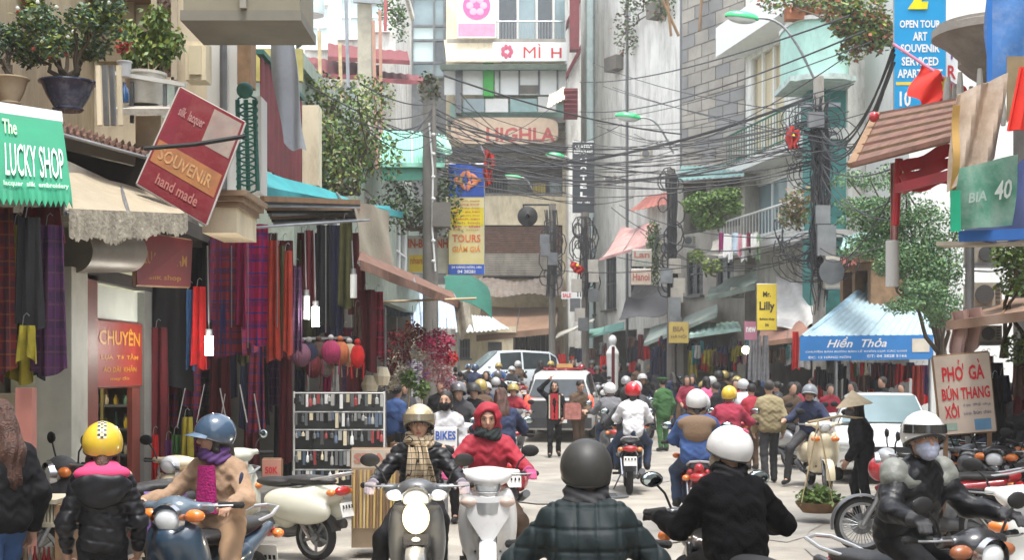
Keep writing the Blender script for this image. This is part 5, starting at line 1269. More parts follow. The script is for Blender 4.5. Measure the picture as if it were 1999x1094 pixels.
# slatted bench with bottles
t = thing('slatted_bench', 'weathered wooden slatted stall table at the lower left edge', 'table', P(60, 1094, 8.9))
za = P(0, 980, 8.9).z
for k in range(15):
    x = P(10+k*7, 0, 8.9).x; m = MB(); m.bb(x, x+.014, 8.88, 8.9, za-.14, za-.015); m.build('slat', M((.42, .38, .28), .8, var=.2), t, smooth=False)
m = MB(); m.bb(P(4, 0, 8.9).x, P(114, 0, 8.9).x, 8.86, 9.3, za-.015, za+.015); m.build('top', M((.42, .38, .28), .8, var=.2), t, smooth=False)
m = MB(); m.bb(P(4, 0, 8.9).x, P(114, 0, 8.9).x, 8.87, 8.91, za-.17, za-.14); m.build('rail', M((.42, .38, .28), .8, var=.2), t, smooth=False)
for px in (6, 110):
    m = MB(); x = P(px, 0, 8.9).x; m.bb(x, x+.03, 8.87, 9.28, .11, za-.02); m.build('leg', WOODB, t, smooth=False)
m = MB(); m.bb(P(4, 0, 8.9).x, P(114, 0, 8.9).x, 8.86, 9.3, za-.55, za-.52); m.build('lower_shelf', WOODB, t, smooth=False)
for k in range(16):
    x = P(14+k*6, 0, 9).x; m = MB(); m.lathe([(0, 0), (.018, 0), (.02, .1), (.008, .16), (.008, .2), (0, .2)], 8, (x, 9.0+.03*(k % 3), za-.52)); tag(m.build('bottle', rg.choice((REDP, WHITEP, M((.3, .2, .12), .5), CREAM))), 'small bottle on the lower shelf of the slatted stall table', 'bottle', 'bottles under the slatted stall table')
# ---------------------------------------------------------------- right side: near signs, awnings and tarps
rg = random.Random(33)
# blue tour banner
q = Q(1746, -70, 1846, 214, 22.5)
p = panel('tour_banner', q, .05, M((.0, .3, .62), .5, var=.06), 'tall sky blue banner sign with white capitals advertising open tour and souvenirs', 'sign', frame=STEEL)
for tx, u0, u1, y0, y1 in (('OPEN TOUR', .1, .9, 52, 41), ('ART', .36, .64, 77, 64), ('SOUVENIR', .12, .88, 100, 88), ('SERVICED', .14, .86, 126, 113), ('APARTMENT', .06, .94, 150, 137), ('10', .1, .32, 206, 180)):
    v = lambda y: 1-(y+70)/284
    letters(p, q, tx, u0, u1, v(y0+2), v(y1-2), WHT, bold=.03)
patch(p, q, .03, .97, 1-(166+70)/284, 1-(160+70)/284, YEL)
letters(p, q, 'Z', .25, .75, 1-(18+70)/284, 1-(-30+70)/284, M((.85, .75, .0), .5), bold=.09, shear=.2, off=.02)
q = Q(1848, 75, 1868, 165, 23); p = panel('small_tour_sign', q, .05, WHT, 'narrow white sign with purple and red letters just right of the blue tour banner', 'sign'); letters(p, q, 'T', .1, .9, .55, .85, M((.15, .05, .3), .6)); letters(p, q, 'R', .1, .9, .12, .42, INKR)
# national flag on a pole (near right)
t = thing('flag', 'drooping red flag on a slanting pink pole in front of the blue tour banner', 'flag', P(1745, 90, 19))
m = MB(); m.tube([P(1744, 86, 19), P(1888, 182, 18)], .022, 8); m.build('pole', M((.5, .16, .25), .5), t)
m = MB()
def fl(u, v):
    a = P(1800+88*u, 120+60*u, 18.6-.6*u); low = 60+18*math.sin(u*PI)-u*22
    return a+Vector((-.18*v+.03*math.sin(v*6+u*9)-.12*u*v, .09*math.sin(u*13+v*2.5), -(low/FPX*18.5)*v*(1.1-.45*u)))
m.grid(fl, 26, 12, .005); m.build('cloth', FLAGR, t)
m = MB(); c = P(1843, 165, 18.1)
for k in range(5):
    a_ = PI/2+k*2*PI/5; m.add([c, c+Vector((.03*math.cos(a_-.6), -.02, .05*math.sin(a_-.6))), c+Vector((.05*math.cos(a_), -.02, .12*math.sin(a_))), c+Vector((.03*math.cos(a_+.6), -.02, .05*math.sin(a_+.6)))], [(0, 1, 2, 3)])
m.build('star', STARY, t, smooth=False)
# corrugated brown roof
q = [P(1662, 320, 15.5), P(1880, 262, 13), P(1945, 180, 15), P(1712, 222, 18)]
t = awning('brown corrugated iron roof jutting out over the right pavement below the flag', q, RUST, corr=0, sag=.0, wob=.0, frame=WOODB, thick=.02)
for k in range(7):
    f = k/6; m = MB(); m.bar(q[0].lerp(q[3], f)+Vector((0, -.02, -.02)), q[1].lerp(q[2], f)+Vector((0, -.02, -.02)), .08, .05); m.build('batten', WOODB if k % 2 else M((.26, .12, .08), .7, var=.3), t, smooth=False)
m = MB(); m.ell(P(1706, 228, 17), .07, 10); m.build('red_knob', REDP, t)
m = MB(); m.bar(P(1662, 322, 15.4), P(1712, 222, 17.9), .09, .05); m.build('end_board', WOODB, t, smooth=False)
# red folding awning frame
t = thing('red_awning', 'bright red folded shop awning with white letters on its edge, under the brown roof', 'awning', P(1800, 350, 15))
for a, b, w_ in ((P(1755, 320, 15.2), P(1880, 270, 13.8), .16), (P(1755, 345, 15), P(1870, 300, 13.8), .14), (P(1752, 368, 15), P(1858, 342, 13.8), .1)):
    m = MB(); m.grid(lambda u, v: a.lerp(b, u)+Vector((0, -.25*v+.05*math.sin(u*8), -w_*v+.02*math.sin(u*12))), 12, 4, .01); m.build('cover', M((.6, .015, .03), .6, var=.2), t)
a, b = P(1752, 368, 14.7), P(1862, 340, 13.6); m = MB(); m.bar(a, b, .06, .1); m.build('front_bar', M((.4, .02, .03), .5), t, smooth=False)
qq = [a+Vector((0, -.06, -.05)), b+Vector((0, -.06, -.05)), b+Vector((0, -.06, .05)), a+Vector((0, -.06, .05))]; letters(t, qq, 'BIA HƠI HÀ NỘI', .1, .95, .2, .8, CREAM, off=.01)
m = MB(); m.tube([P(1755, 310, 15.2), P(1748, 440, 15.2)], .045, 8); m.build('side_post', M((.5, .02, .03), .5), t)
m = MB(); m.grid(lambda u, v: P(1738+22*u-6*v*u, 318+155*v+18*(1-u)*v, 15.3)+Vector((0, .04*math.sin(u*9), 0)), 8, 10, .01); m.build('side_curtain', M((.52, .3, .27), .8, var=.25, dirt=(.45, .08, .08), damt=.5), t)
m = MB(); m.tube([P(1742, 560, 15.3), P(1742, 470, 15.3)], .075, 10); tag(m.build('white_pipe', WHITEC), 'white pipe below the hanging pink side curtain', 'pipe')
# hanging tarps at the right edge
m = MB(); m.grid(lambda u, v: P(1868+95*u+70*v*0-18*v, 185-40*u+190*v-v*u*28, 12.5)+Vector((0, .07*math.sin(u*11+v*3), 0)), 16, 12, .008)
tag(m.build('orange_edged_tarp', M((.5, .38, .28), .75, var=.25, bump=.3, bscale=10, dirt=(.62, .56, .5), dscale=2, damt=.6)), 'crumpled dusty tarp with an orange hem hanging at the right edge', 'tarp')
m = MB(); m.grid(lambda u, v: P(1856+14*u+4*(1-v), 205+180*v, 12.45)+Vector((0, .03*math.sin(v*8), 0)), 3, 10, .012); tag(m.build('orange_hem', ORANGET), 'orange hem strip down the side of the crumpled tarp', 'strip')
q = [P(1858, 450, 12.2), P(1975, 440, 12.2), P(1990, 300, 12.2), P(1870, 330, 12.2)]
t = thing('green_sign_cloth', 'torn green and grey cloth sign with white numerals under the crumpled tarp', 'sign', q[0])
m = MB(); sheet(m, q, 16, 10, wob=.04, thick=.008); m.build('cloth', M((.09, .28, .19), .75, var=.3, dirt=(.32, .36, .32), dscale=4, damt=.65), t); m = MB(); m.grid(lambda u, v: P(1855+20*u, 372+80*v, 12.15), 2, 3, .01); m.build('green_edge', M((.0, .32, .17), .7), t)
letters(t, q, '40', .62, .9, .38, .66, M((.5, .55, .5), .7), off=.06); letters(t, q, 'BIA', .2, .5, .4, .56, M((.33, .42, .38), .7), off=.06)
m = MB(); m.grid(lambda u, v: P(1925+110*u+3*math.sin(v*9), -60+225*v-10*u, 13.5)+Vector((0, .03*math.sin(u*5+v*4), 0)), 14, 12, .01); tag(m.build('blue_tarp', BLUET), 'scuffed blue and white plastic tarp hanging at the top right corner', 'tarp')
m = MB(); m.grid(lambda u, v: P(1926+10*u, -60+232*v, 13.4), 2, 8, .012); tag(m.build('blue_tarp_edge', M((.02, .17, .55), .6, var=.15)), 'bright blue folded edge of the plastic tarp, top right', 'strip')
m = MB(); m.grid(lambda u, v: P(1965+60*u, 110+70*v+150*u*0+v*60*(1-u), 12.8), 6, 6, .01); tag(m.build('brown_cloth', M((.3, .22, .12), .8, var=.3)), 'brown cloth scrap between the blue tarp and the red cloth at the right edge', 'cloth')
m = MB(); m.grid(lambda u, v: P(1990-25*v+45*u, 130+125*v, 12)+Vector((0, .04*math.sin(u*9), 0)), 8, 8, .02); tag(m.build('red_cloth', FLAGR), 'thick red cloth hanging at the right edge beside the crumpled tarp', 'cloth')
t = thing('blue_canopy', 'dark blue folded canopy with a bright blue lower edge at the right edge', 'canopy', P(1940, 470, 12))
m = MB(); q = [P(1873, 470, 12.6), P(2060, 468, 12.2), P(2060, 300, 12.6), P(1990, 310, 12.8)]; sheet(m, q, 10, 8, wob=.04, thick=.02); m.build('cover', M((.015, .03, .11), .7, var=.3), t)
m = MB(); m.bar(P(1872, 462, 12.4), P(2060, 455, 12), .05, .1); m.build('edge', M((.02, .12, .4), .6), t, smooth=False)
m = MB(); m.bar(P(1835, 478, 12.9), P(2060, 474, 12.3), .25, .04); m.build('board', M((.45, .4, .32), .7), t, smooth=False)
# air conditioners
def ac(px0, py0, px1, py1, Y, label):
    a, b = P(px0, py1, Y), P(px1, py0, Y); t = thing('air_conditioner', label, 'air conditioner', (a.x, Y, a.z)); m = MB(); m.bb(a.x, b.x, Y, Y+.3, a.z, b.z); m.build('case', M((.5, .46, .38), .6, var=.12, dirt=(.28, .24, .18), damt=.4), t, smooth=False)
    c = Vector(((a.x*.6+b.x*.4), Y-.012, (a.z+b.z)/2)); r = (b.z-a.z)*.4; m = MB(); m.lathe([(0, 0), (r, 0), (r, .012), (0, .012)], 24, c, Matrix.Rotation(PI/2, 3, 'X')); m.build('fan_grille', GREYMET, t)
    for k in range(5): m = MB(); zc = a.z+(b.z-a.z)*(.15+.17*k); m.bb(b.x-(b.x-a.x)*.22, b.x-.02, Y-.015, Y, zc, zc+.015); m.build('louvre', GREYMET, t, smooth=False)
    m = MB(); m.bb(a.x, b.x, Y-.02, Y+.32, a.z-.04, a.z); m.build('bracket', STEEL, t, smooth=False)
ac(1898, 478, 1962, 513, 15.5, 'upper beige air conditioner beside the metal post on the right'); ac(1898, 552, 1956, 598, 15.5, 'middle beige air conditioner beside the metal post on the right'); ac(1910, 636, 1956, 668, 15.6, 'lowest air conditioner behind the pink cloth on the right'); ac(1612, 500, 1640, 562, 30, 'white air conditioner on the wall right of the cable pole')
m = MB(); m.tube([P(1893, 960, 15), P(1893, 470, 15)], .05, 10); tag(m.build('steel_post', STEEL), 'grey steel post carrying the blue canopy on the right', 'post')
m = MB(); m.tube([P(1882, 535, 15)]+[P(1900+110*i/8, 528-22*i/8+10*math.sin(i*.4), 15) for i in range(9)], .015, 6); tag(m.build('pipe', STEEL), 'thin pipe curving right from the steel post', 'pipe')
# brown canopy and pink cloth over the pho sign
q = [P(1850, 628, 14.5), P(2060, 600, 13), P(2060, 570, 15), P(1905, 592, 16.5)]; awning('faded brown canopy on the right above the soup sign', q, M((.3, .19, .13), .8, var=.25, dirt=(.4, .34, .3), damt=.4), sag=.03, frame=WOODB, val=.1, thick=.03)
m = MB(); m.grid(lambda u, v: P(1856+56*u+4*math.sin(v*5), 610-10*u+(76+18*math.sin(u*PI))*v, 14.4)+Vector((0, .06*math.sin(u*12), 0)), 14, 10, .01); tag(m.build('pink_cloth', M((.5, .33, .29), .8, var=.2, dirt=(.55, .45, .38), damt=.4)), 'faded pink cloth hanging from the canopy above the soup sign', 'cloth')
# soup sign
q = [P(1838, 850, 14.2), P(1945, 842, 14.2), P(1930, 688, 14.2), P(1822, 698, 14.2)]
p = panel('soup_sign', q, .05, M((.55, .46, .38), .7, var=.1, dirt=(.35, .28, .22), damt=.35), 'cream noodle soup sign with big red letters leaning by the parked motorbikes', 'sign', frame=WOODB)
letters(p, q, 'PHO', .12, .5, .67, .86, INKR, bold=.03); letters(p, q, 'GA', .6, .88, .67, .86, INKR, bold=.03); letters(p, q, "'", .495, .515, .81, .89, INKR, bold=.02); letters(p, q, '?', .415, .455, .875, .94, INKR, bold=.02); letters(p, q, '`', .77, .81, .88, .93, INKR, bold=.04); letters(p, q, 'BÚN THANG', .08, .95, .43, .62, INKR, bold=.03); letters(p, q, 'XÔI', .1, .36, .2, .4, INKR, bold=.03)
DK = M((.12, .12, .2), .6, var=0)
for i in range(2):
    for j in range(3): letters(p, q, ('vịt quay', 'cơm gà', 'miến gà', 'mì vằn thắn', 'bún', 'cháo')[i*3+j], .44+.18*j, .58+.18*j, .33-.1*i, .38-.1*i, DK, bold=.01)
patch(p, q, .05, .3, .05, .14, M((.3, .42, .35), .6)); patch(p, q, .62, .92, .03, .17, M((.12, .28, .45), .6))
for f in (.1, .9):
    m = MB(); a = q[0].lerp(q[1], f); m.bar(a+Vector((0, .04, 0)), Vector((a.x, a.y+.1, .11)), .04, .04); m.build('leg', WOODB, p, smooth=False)
# blue stall awning with shop name
YB = 28.5
q = [P(1562, 656, YB), P(1822, 656, YB), P(1790, 545, YB+3.2), P(1735, 538, YB+3.6)]
q = [P(1562, 656, YB), P(1822, 654, YB), P(1830, 600, YB+3.2), P(1700, 542, YB+4.4)]
t = awning('pale blue ribbed stall awning with a bright blue name board across its front', q, BLUEA, corr=18, camp=.025, frame=STEEL, posts=[P(1632, 700, YB+.1), P(1660, 700, YB+.6), P(1815, 700, YB+.1)], thick=.012)
q = [P(1562, 705, YB-.05), P(1822, 702, YB-.05), P(1822, 654, YB-.05), P(1562, 657, YB-.05)]
m = MB(); m.poly(q, (0, .03, 0)); m.build('name_board', BLUES, t, smooth=False)
letters(t, q, 'Hiền  Thỏa', .2, .65, .52, .95, WHT, shear=.35, bold=.015); letters(t, q, 'CHUYÊN BÁN BUÔN BÁN LẺ KHĂN LỤA CÁC LOẠI', .04, .80, .3, .42, WHT, bold=.015); letters(t, q, 'ĐC: 12 HÀNG NÓN', .06, .38, .08, .2, WHT, bold=.015); letters(t, q, 'ĐT: 04 3828 5166', .5, .8, .1, .22, WHT, bold=.015)
patch(t, q, .84, .97, .3, .85, M((.6, .55, .45), .6), .008)
m = MB(); m.poly([P(1565, 660, YB+.2), P(1700, 548, YB+4.2), P(1712, 552, YB+4.3), P(1600, 640, YB+.6)], (0, 0, .05)); m.build('folded_edge', M((.3, .45, .55), .5), t, smooth=False)
# red tiled roof piece and small building behind tree
awning('small orange tiled roof beside the cable pole, left of the tree', [P(1638, 518, 31), P(1672, 516, 31), P(1668, 500, 32), P(1640, 504, 32)], ROOFR, corr=5, name='tiled_roof', cat='roof')
t = building('narrow brown balcony wall between the cable pole and the tree', pt2(1640, 32.5), pt2(1700, 31), 2, 2.5, P(0, 518, 32).z, WOODB, [(.1, .4, 3.2, 4.2, 0), (.5, .9, 3.2, 4.2, 0)])
awning('pale teal sheet roof above the tree, right of the cable pole', [P(1640, 490, 29), P(1735, 455, 27), P(1735, 440, 29), P(1645, 462, 31)], M((.35, .55, .5), .6, dirt=(.25, .35, .33)), corr=9, name='sheet_roof', cat='roof')
# mid right shop awnings (further up)
def aw(lbl, a, b, c, d, mt, **k): return awning(lbl, [P(*a), P(*b), P(*c), P(*d)], mt, **k)
aw('brown cloth awning at the foot of the yellow sign', (1478, 668, 34), (1600, 655, 31), (1600, 618, 33), (1490, 628, 36), M((.33, .17, .12), .8, dirt=(.22, .13, .1)), val=.12, frame=STEEL, posts=[P(1590, 655, 31.2)])
aw('crumpled white tarp roof right of the yellow sign', (1512, 640, 34), (1598, 632, 32), (1590, 560, 35), (1512, 535, 37), TARPW, sag=.2, wob=.08)
aw('pale mint striped awning over the shop with the lit lamp', (1345, 655, 40), (1448, 640, 37), (1440, 628, 39), (1350, 632, 42), M((.42, .6, .52), .7, dirt=(.3, .42, .36)), corr=8, frame=STEEL, val=.1)
aw('long grey green awning beside the yellow lightbox', (1255, 672, 43), (1400, 612, 39), (1400, 594, 41), (1270, 640, 45), M((.3, .36, .32), .7, dirt=(.4, .38, .3)), sag=.06, frame=STEEL, val=.12)
aw('dark sagging canopy under the stained white block', (1205, 622, 46), (1325, 600, 42), (1325, 560, 44), (1225, 580, 48), M((.07, .07, .075), .7), sag=.25, wob=.08)
aw('black tarp roof with a pale lip right of the street end', (1215, 610, 48), (1310, 585, 45), (1300, 560, 47), (1240, 545, 50), M((.12, .12, .12), .7, dirt=(.3, .28, .26)), sag=.2, val=.1)
aw('small teal awning at the end of the right shops', (1140, 660, 52), (1218, 640, 48), (1218, 628, 50), (1146, 645, 54), M((.2, .42, .36), .7), frame=STEEL, val=.08)
aw('white rimmed awning frame near the folding gate', (1080, 662, 54), (1155, 628, 50), (1160, 622, 52), (1090, 650, 56), M((.5, .48, .42), .7), frame=WHITEC, val=.06)
aw('faded pink and white striped awning on the right upper floor', (1170, 505, 49), (1262, 478, 45), (1285, 432, 47), (1215, 445, 52), M((.55, .28, .26), .8, var=.2, dirt=(.6, .52, .46), dscale=3, damt=.6), sag=.1, wob=.06, val=.1, frame=STEEL)
aw('small faded red tiled roof on the stained white block', (1228, 412, 50), (1312, 396, 46), (1300, 375, 47.5), (1262, 384, 51), M((.4, .14, .11), .75, var=.2), corr=8, name='tiled_roof', cat='roof')
aw('weathered grey plank roof above the verandah washing', (1380, 500, 38), (1480, 478, 35), (1480, 455, 37), (1390, 470, 40), CONC, sag=.1, wob=.05)
aw('mossy green sheet roof left of the yellow sign', (1380, 580, 38), (1475, 555, 35), (1475, 520, 37), (1385, 560, 40), M((.16, .2, .17), .8, dirt=(.3, .28, .22)), sag=.1, wob=.05, val=.15)
# box signs
def bsign(name, lbl, box, Y, mt, texts=(), frame=None, Y2=None, fr=None):
    q = Q(*box, Y, Y2); p = panel(name, q, .1, mt, lbl, 'sign', frame=fr)
    for tx, u0, u1, v0, v1, c in texts: letters(p, q, tx, u0, u1, v0, v1, c, bold=.03)
    return p, q
bsign('black_hotel_sign', 'tall black hotel sign with small white letters stacked down it', (1118, 277, 1160, 415), 50, M((.025, .03, .035), .5), [('CLASSIC', .1, .9, .9, .96, WHT), ('RESTAURANT', .06, .94, .83, .88, WHT), ('H', .35, .65, .70, .77, WHT), ('O', .35, .65, .58, .65, WHT), ('T', .35, .65, .46, .53, WHT), ('E', .35, .65, .34, .41, WHT), ('L', .35, .65, .22, .29, WHT), ('* *', .2, .8, .1, .16, WHT)], fr=STEEL)
bsign('yellow_sign', 'slightly tilted yellow vertical sign with black letters on the right', (1478, 555, 1516, 645), 31, YEL, [('Mr.', .3, .7, .72, .84, INKB), ('Lilly', .12, .9, .38, .62, INKB), ('fashion shop', .12, .88, .2, .27, INKB), ('36', .4, .6, .08, .15, INKB)], fr=STEEL)
bsign('city_sign', 'small cream square sign reading Hanoi under the pink awning', (1232, 526, 1271, 556), 42, M((.6, .48, .38), .6), [('Hanoi', .08, .92, .25, .75, M((.4, .12, .1), .6))], fr=STEEL)
bsign('pale_board', 'pale board with faded red print above the small cream sign', (1234, 488, 1272, 520), 42.3, M((.5, .45, .38), .6), [('Lan', .1, .9, .5, .9, M((.4, .15, .12), .6)), ('Anh', .1, .9, .08, .4, M((.3, .4, .35), .6))], fr=STEEL)
bsign('red_white_sign', 'small red and white sign over the street end, left of the hotel sign', (1096, 570, 1138, 584), 49, WHT, [('SALE', .05, .45, .2, .8, M((.7, .05, .05), .5))])
bsign('yellow_lightbox', 'dull yellow lightbox hanging under the grey green awning', (1306, 630, 1344, 670), 37, M((.5, .38, .1), .6, dirt=(.3, .22, .1)), [('BIA', .2, .8, .55, .8, WOODB), ('HÀ NỘI', .1, .9, .2, .42, WOODB)], fr=WOODB)
bsign('pink_sign', 'small faded pink sign below the yellow vertical sign', (1454, 628, 1478, 664), 32, M((.5, .2, .28), .6), [('new', .1, .9, .4, .7, WHT)])
bsign('leaning_card', 'small salmon price card leaning on the trinket shelf behind the white parked motorbike', (512, 898, 548, 944), 14.2, M((.5, .24, .18), .7), [('50K', .15, .85, .4, .7, INKR)], fr=WOODB)
p, q = bsign('for_hire_sign', 'white sign with blue capitals between the two front riders', (848, 838, 892, 890), 13.0, WHT, [('BIKES', .05, .95, .58, .92, M((.05, .12, .45), .5)), ('FOR RENT', .1, .9, .2, .36, INKR)], fr=STEEL)
m = MB(); m.bar(q[0].lerp(q[1], .5)+Vector((0, .05, 0)), Vector(((q[0].x+q[1].x)/2, 13.1, .0)), .04, .04); m.build('post', STEEL, p)
p, q = bsign('star_sign', 'pale signboard with red capitals above bundled sticks behind the scarf rider', (686, 878, 800, 914), 13.2, M((.5, .44, .36), .7, dirt=(.35, .28, .2)), [('STAMP', .04, .98, .25, .8, M((.5, .2, .14), .6))], fr=WOODB)
m = MB(); zb = .11; m.bb(q[0].x, q[1].x, 13.2, 13.7, zb, q[0].z); m.build('stall_box', M((.32, .24, .16), .8, var=.2), p, smooth=False)
for k in range(17): m = MB(); x = q[0].x+.03+k*.033; m.tube([(x, 13.15, zb+.2), (x+rg.uniform(-.01, .01), 13.17, q[0].z-.02)], .012, 6); m.build('stick', rg.choice((BAMB, WOODB, M((.5, .35, .12), .6))), p)
# vertical advert on the left pole
q = Q(876, 320, 945, 536, 31.5); p = panel('vertical_advert', q, .06, M((.68, .58, .25), .6, var=.15, scale=1.5, dirt=(.7, .66, .58), dscale=1.2, damt=.5), 'tall yellow advert sign with blue top and bottom, right of the left pole', 'sign', frame=STEEL)
patch(p, q, 0, 1, .70, 1, M((.02, .08, .4), .5, var=.3, dirt=(.1, .25, .6), damt=.4)); patch(p, q, 0, 1, 0, .09, M((.03, .1, .45), .5)); patch(p, q, .02, .98, .44, .6, M((.75, .6, .02), .6, var=.1), .003)
m = MB(); c = quadmap(q, .52, .85)
for k in range(9):
    a_ = k*.7; m.ell(c+Vector((.22*math.cos(a_), -.02, .13*math.sin(a_))), (.13, .008, .05), 8, Matrix.Rotation(a_, 3, 'Y'))
m.build('dragon_emblem', M((.65, .22, .08), .6, var=.3), p, kind='stuff')
for k in range(9): letters(p, q, ('du lịch sapa', 'hạ long tour', 'vé máy bay', 'visa - gia hạn', 'xe open bus', 'khách sạn', 'ninh bình', 'lào - thái', 'city tour')[k], .12, .88, .655-.033*k, .675-.033*k, INKR if k % 2 else M((.5, .2, .05), .6), bold=.015, off=.008)
letters(p, q, 'TOURS', .1, .9, .29, .36, M((.7, .15, .05), .6), off=.008); letters(p, q, 'GIẢM GIÁ', .1, .9, .2, .27, M((.75, .25, .02), .6), off=.008); letters(p, q, '24 HÀNG NÓN, HN', .08, .92, .05, .08, WHT, off=.008); letters(p, q, '04 38281', .25, .75, .01, .04, WHT, off=.008)
q = Q(797, 462, 876, 534, 31.8); p = panel('print_shop_sign', q, .06, M((.66, .64, .55), .6), 'white and yellow sign with red letters, crossed by the left pole', 'sign', frame=STEEL)
patch(p, q, .02, .4, .04, .5, YEL); letters(p, q, 'IN-BẠT INH', .0, .98, .62, .95, M((.6, .12, .03), .5), bold=.04, off=.012); letters(p, q, 'nhanh', .05, .42, .25, .45, M((.6, .2, .03), .5), off=.012)
aw('dark green rounded awning hood behind the tall advert', (866, 590, 36), (960, 622, 36), (952, 560, 38), (866, 540, 38), DGREEN, sag=-.35)
q = [P(742, 318, 30), P(868, 318, 30), P(862, 262, 32.5), P(745, 250, 32.5)]; awning('mint green corrugated awning behind the left pole', q, MINTA, corr=16, camp=.03, frame=WHITEC, val=.1)
m = MB(); q = Q(746, 318, 835, 352, 30.1); m.poly(q, (0, .05, 0)); tag(m.build('green_fascia', M((.12, .38, .27), .7, var=.2, dirt=(.3, .45, .38)), smooth=False), 'green fascia board under the mint awning', 'board')
aw('small tattered mint awning end right of the left pole', (850, 292, 30), (882, 300, 30), (876, 268, 31), (850, 262, 31), M((.35, .65, .5), .7), wob=.05)

# ---------------------------------------------------------------- poles, street lamps, cables
def lamp(px, py, w_, Y, base, label, col=LAMPG, arm=True, flip=1):
    c = P(px, py, Y); t = thing('street_lamp', label, 'street lamp', c); s_ = w_/FPX*Y
    tl = .12
    Rm = Matrix.Rotation(tl*flip, 3, 'Y')
    m = MB(); m.ell(c, (s_/2, s_*.2, s_*.17), 22, Rm, 0, PI*.58); m.build('hood', col, t)
    m = MB(); m.ell(c-Vector((0, 0, .01)), (s_*.44, s_*.17, s_*.18), 20, Rm, PI*.55, PI); m.build('lens', M((.6, .62, .58), .3, coat=.5), t)
    if arm:
        b = Vector(base); a = c+Vector((s_*.45*flip, 0, -.02*flip))
        pts = [a+(b-a)*u+Vector((0, 0, 1))*(.42*(b-a).length*math.sin(PI*u)*.55*(1-u*.0)) for u in [i/10 for i in range(11)]]
        m = MB(); m.tube(pts, .03, 8); m.build('arm', STEEL, t)
    return t
YP = 30.5
lamp(1448, 33, 68, YP, P(1592, 160, YP), 'nearest green street lamp on a curved arm over the right cable pole')
lamp(1226, 228, 52, 41, P(1315, 300, 41), 'green street lamp in front of the stained white block')
lamp(1084, 304, 38, 50, P(1120, 330, 50), 'green street lamp over the balcony of the cream corner building', arm=True)
lamp(1002, 346, 34, 52, P(1040, 372, 52), 'smaller pale green street lamp below the coffee sign', M((.1, .5, .2), .4))
for k, (px, py, Y0) in enumerate(((1150, 470, 56), (1190, 350, 53), (1245, 470, 51), (1262, 300, 50), (1300, 480, 47.5), (1345, 470, 42.5), (1440, 570, 38))): ac(px-11, py-9, px+13, py+9, Y0-1.2, 'small far air conditioner, %s' % ('lowest beside the hotel sign', 'on the stained block right of the hotel sign', 'under the pink striped awning', 'highest on the stained block', 'at the corner pipe of the stained block', 'left of the verandah bush', 'under the mossy sheet roof')[k])
# right concrete pole wrapped in cables
t = thing('utility_pole', 'concrete utility pole on the right wrapped in a thick tangle of black cables', 'utility pole', G(1600, YP))
b = G(1600, YP); m = MB(); m.tube([b, P(1598, 150, YP)], [.17, .12], 12); m.build('pole', CONC, t)
m = MB(); m.bar(P(1560, 205, YP), P(1640, 205, YP), .1, .1); m.bar(P(1568, 260, YP), P(1632, 260, YP), .08, .08); m.build('crossarm', STEEL, t, smooth=False)
for px, py, w_, h_ in ((1612, 470, 36, 60), (1592, 235, 30, 30), (1605, 420, 28, 36)):
    m = MB(); c = P(px, py, YP-.3); m.box(c, (w_/FPX*YP, .22, h_/FPX*YP)); m.build('junction_box', M((.2, .2, .2), .6, var=.2, dirt=(.1, .1, .1)), t, smooth=False)
m = MB(); rgc = random.Random(9)
for k in range(46):
    x0 = rgc.uniform(-.2, .22); py0 = rgc.uniform(185, 330); py1 = rgc.uniform(350, 620)
    pts = [P(1597, py0+(py1-py0)*i/9, YP)+Vector((x0+rgc.uniform(-.07, .07), -.18-rgc.uniform(0, .12), 0)) for i in range(10)]; m.tube(pts, rgc.uniform(.01, .02), 5, False)
for k in range(48):
    c = P(rgc.uniform(1555, 1635), rgc.choice((225, 262, 300, 330, 480, 500)), YP-.2); r = rgc.uniform(.12, .6); ph = rgc.uniform(0, 6); tl = rgc.uniform(-.5, .5)
    pts = [c+Vector((r*math.cos(a_+ph), tl*.2*math.sin(a_), r*.85*math.sin(a_+ph)-.1)) for a_ in [i*2*PI/14 for i in range(14)]]; m.tube(pts, .012, 5, False)
m.build('cable_tangle', CABLE, t, kind='stuff')
# left pole
YL = 30.
t = thing('utility_pole', 'weathered concrete pole left of centre with a vine crown and clipped white cable', 'utility pole', G(840, YL))
m = MB(); m.tube([G(842, YL), P(838, 165, YL)], [.19, .15], 12); m.build('pole', CONCD, t)
m = MB(); leaves(m, P(838, 175, YL), (.25, .22, .4), 500, .1, rg, 3, shell=.1); m.build('vine', [LF3, M((.1, .09, .04), .7), BARK], t, smooth=False, kind='stuff')
m = MB(); m.tube([P(838, 240, YL-.2), P(845, 330, YL-.2), P(844, 450, YL-.2), P(850, 530, YL-.2)], .022, 6); m.build('white_cable', WHITEC, t)
for y in (262, 300, 345, 388, 430, 470, 510): m = MB(); m.ell(P(846, y, YL-.22), (.05, .03, .035), 8); m.build('clip', WHITEC, t)
m = MB(); c = P(862, 420, YL-.1); m.box(c, (.4, .3, .55)); m.build('junction_box', CONCD, t, smooth=False)
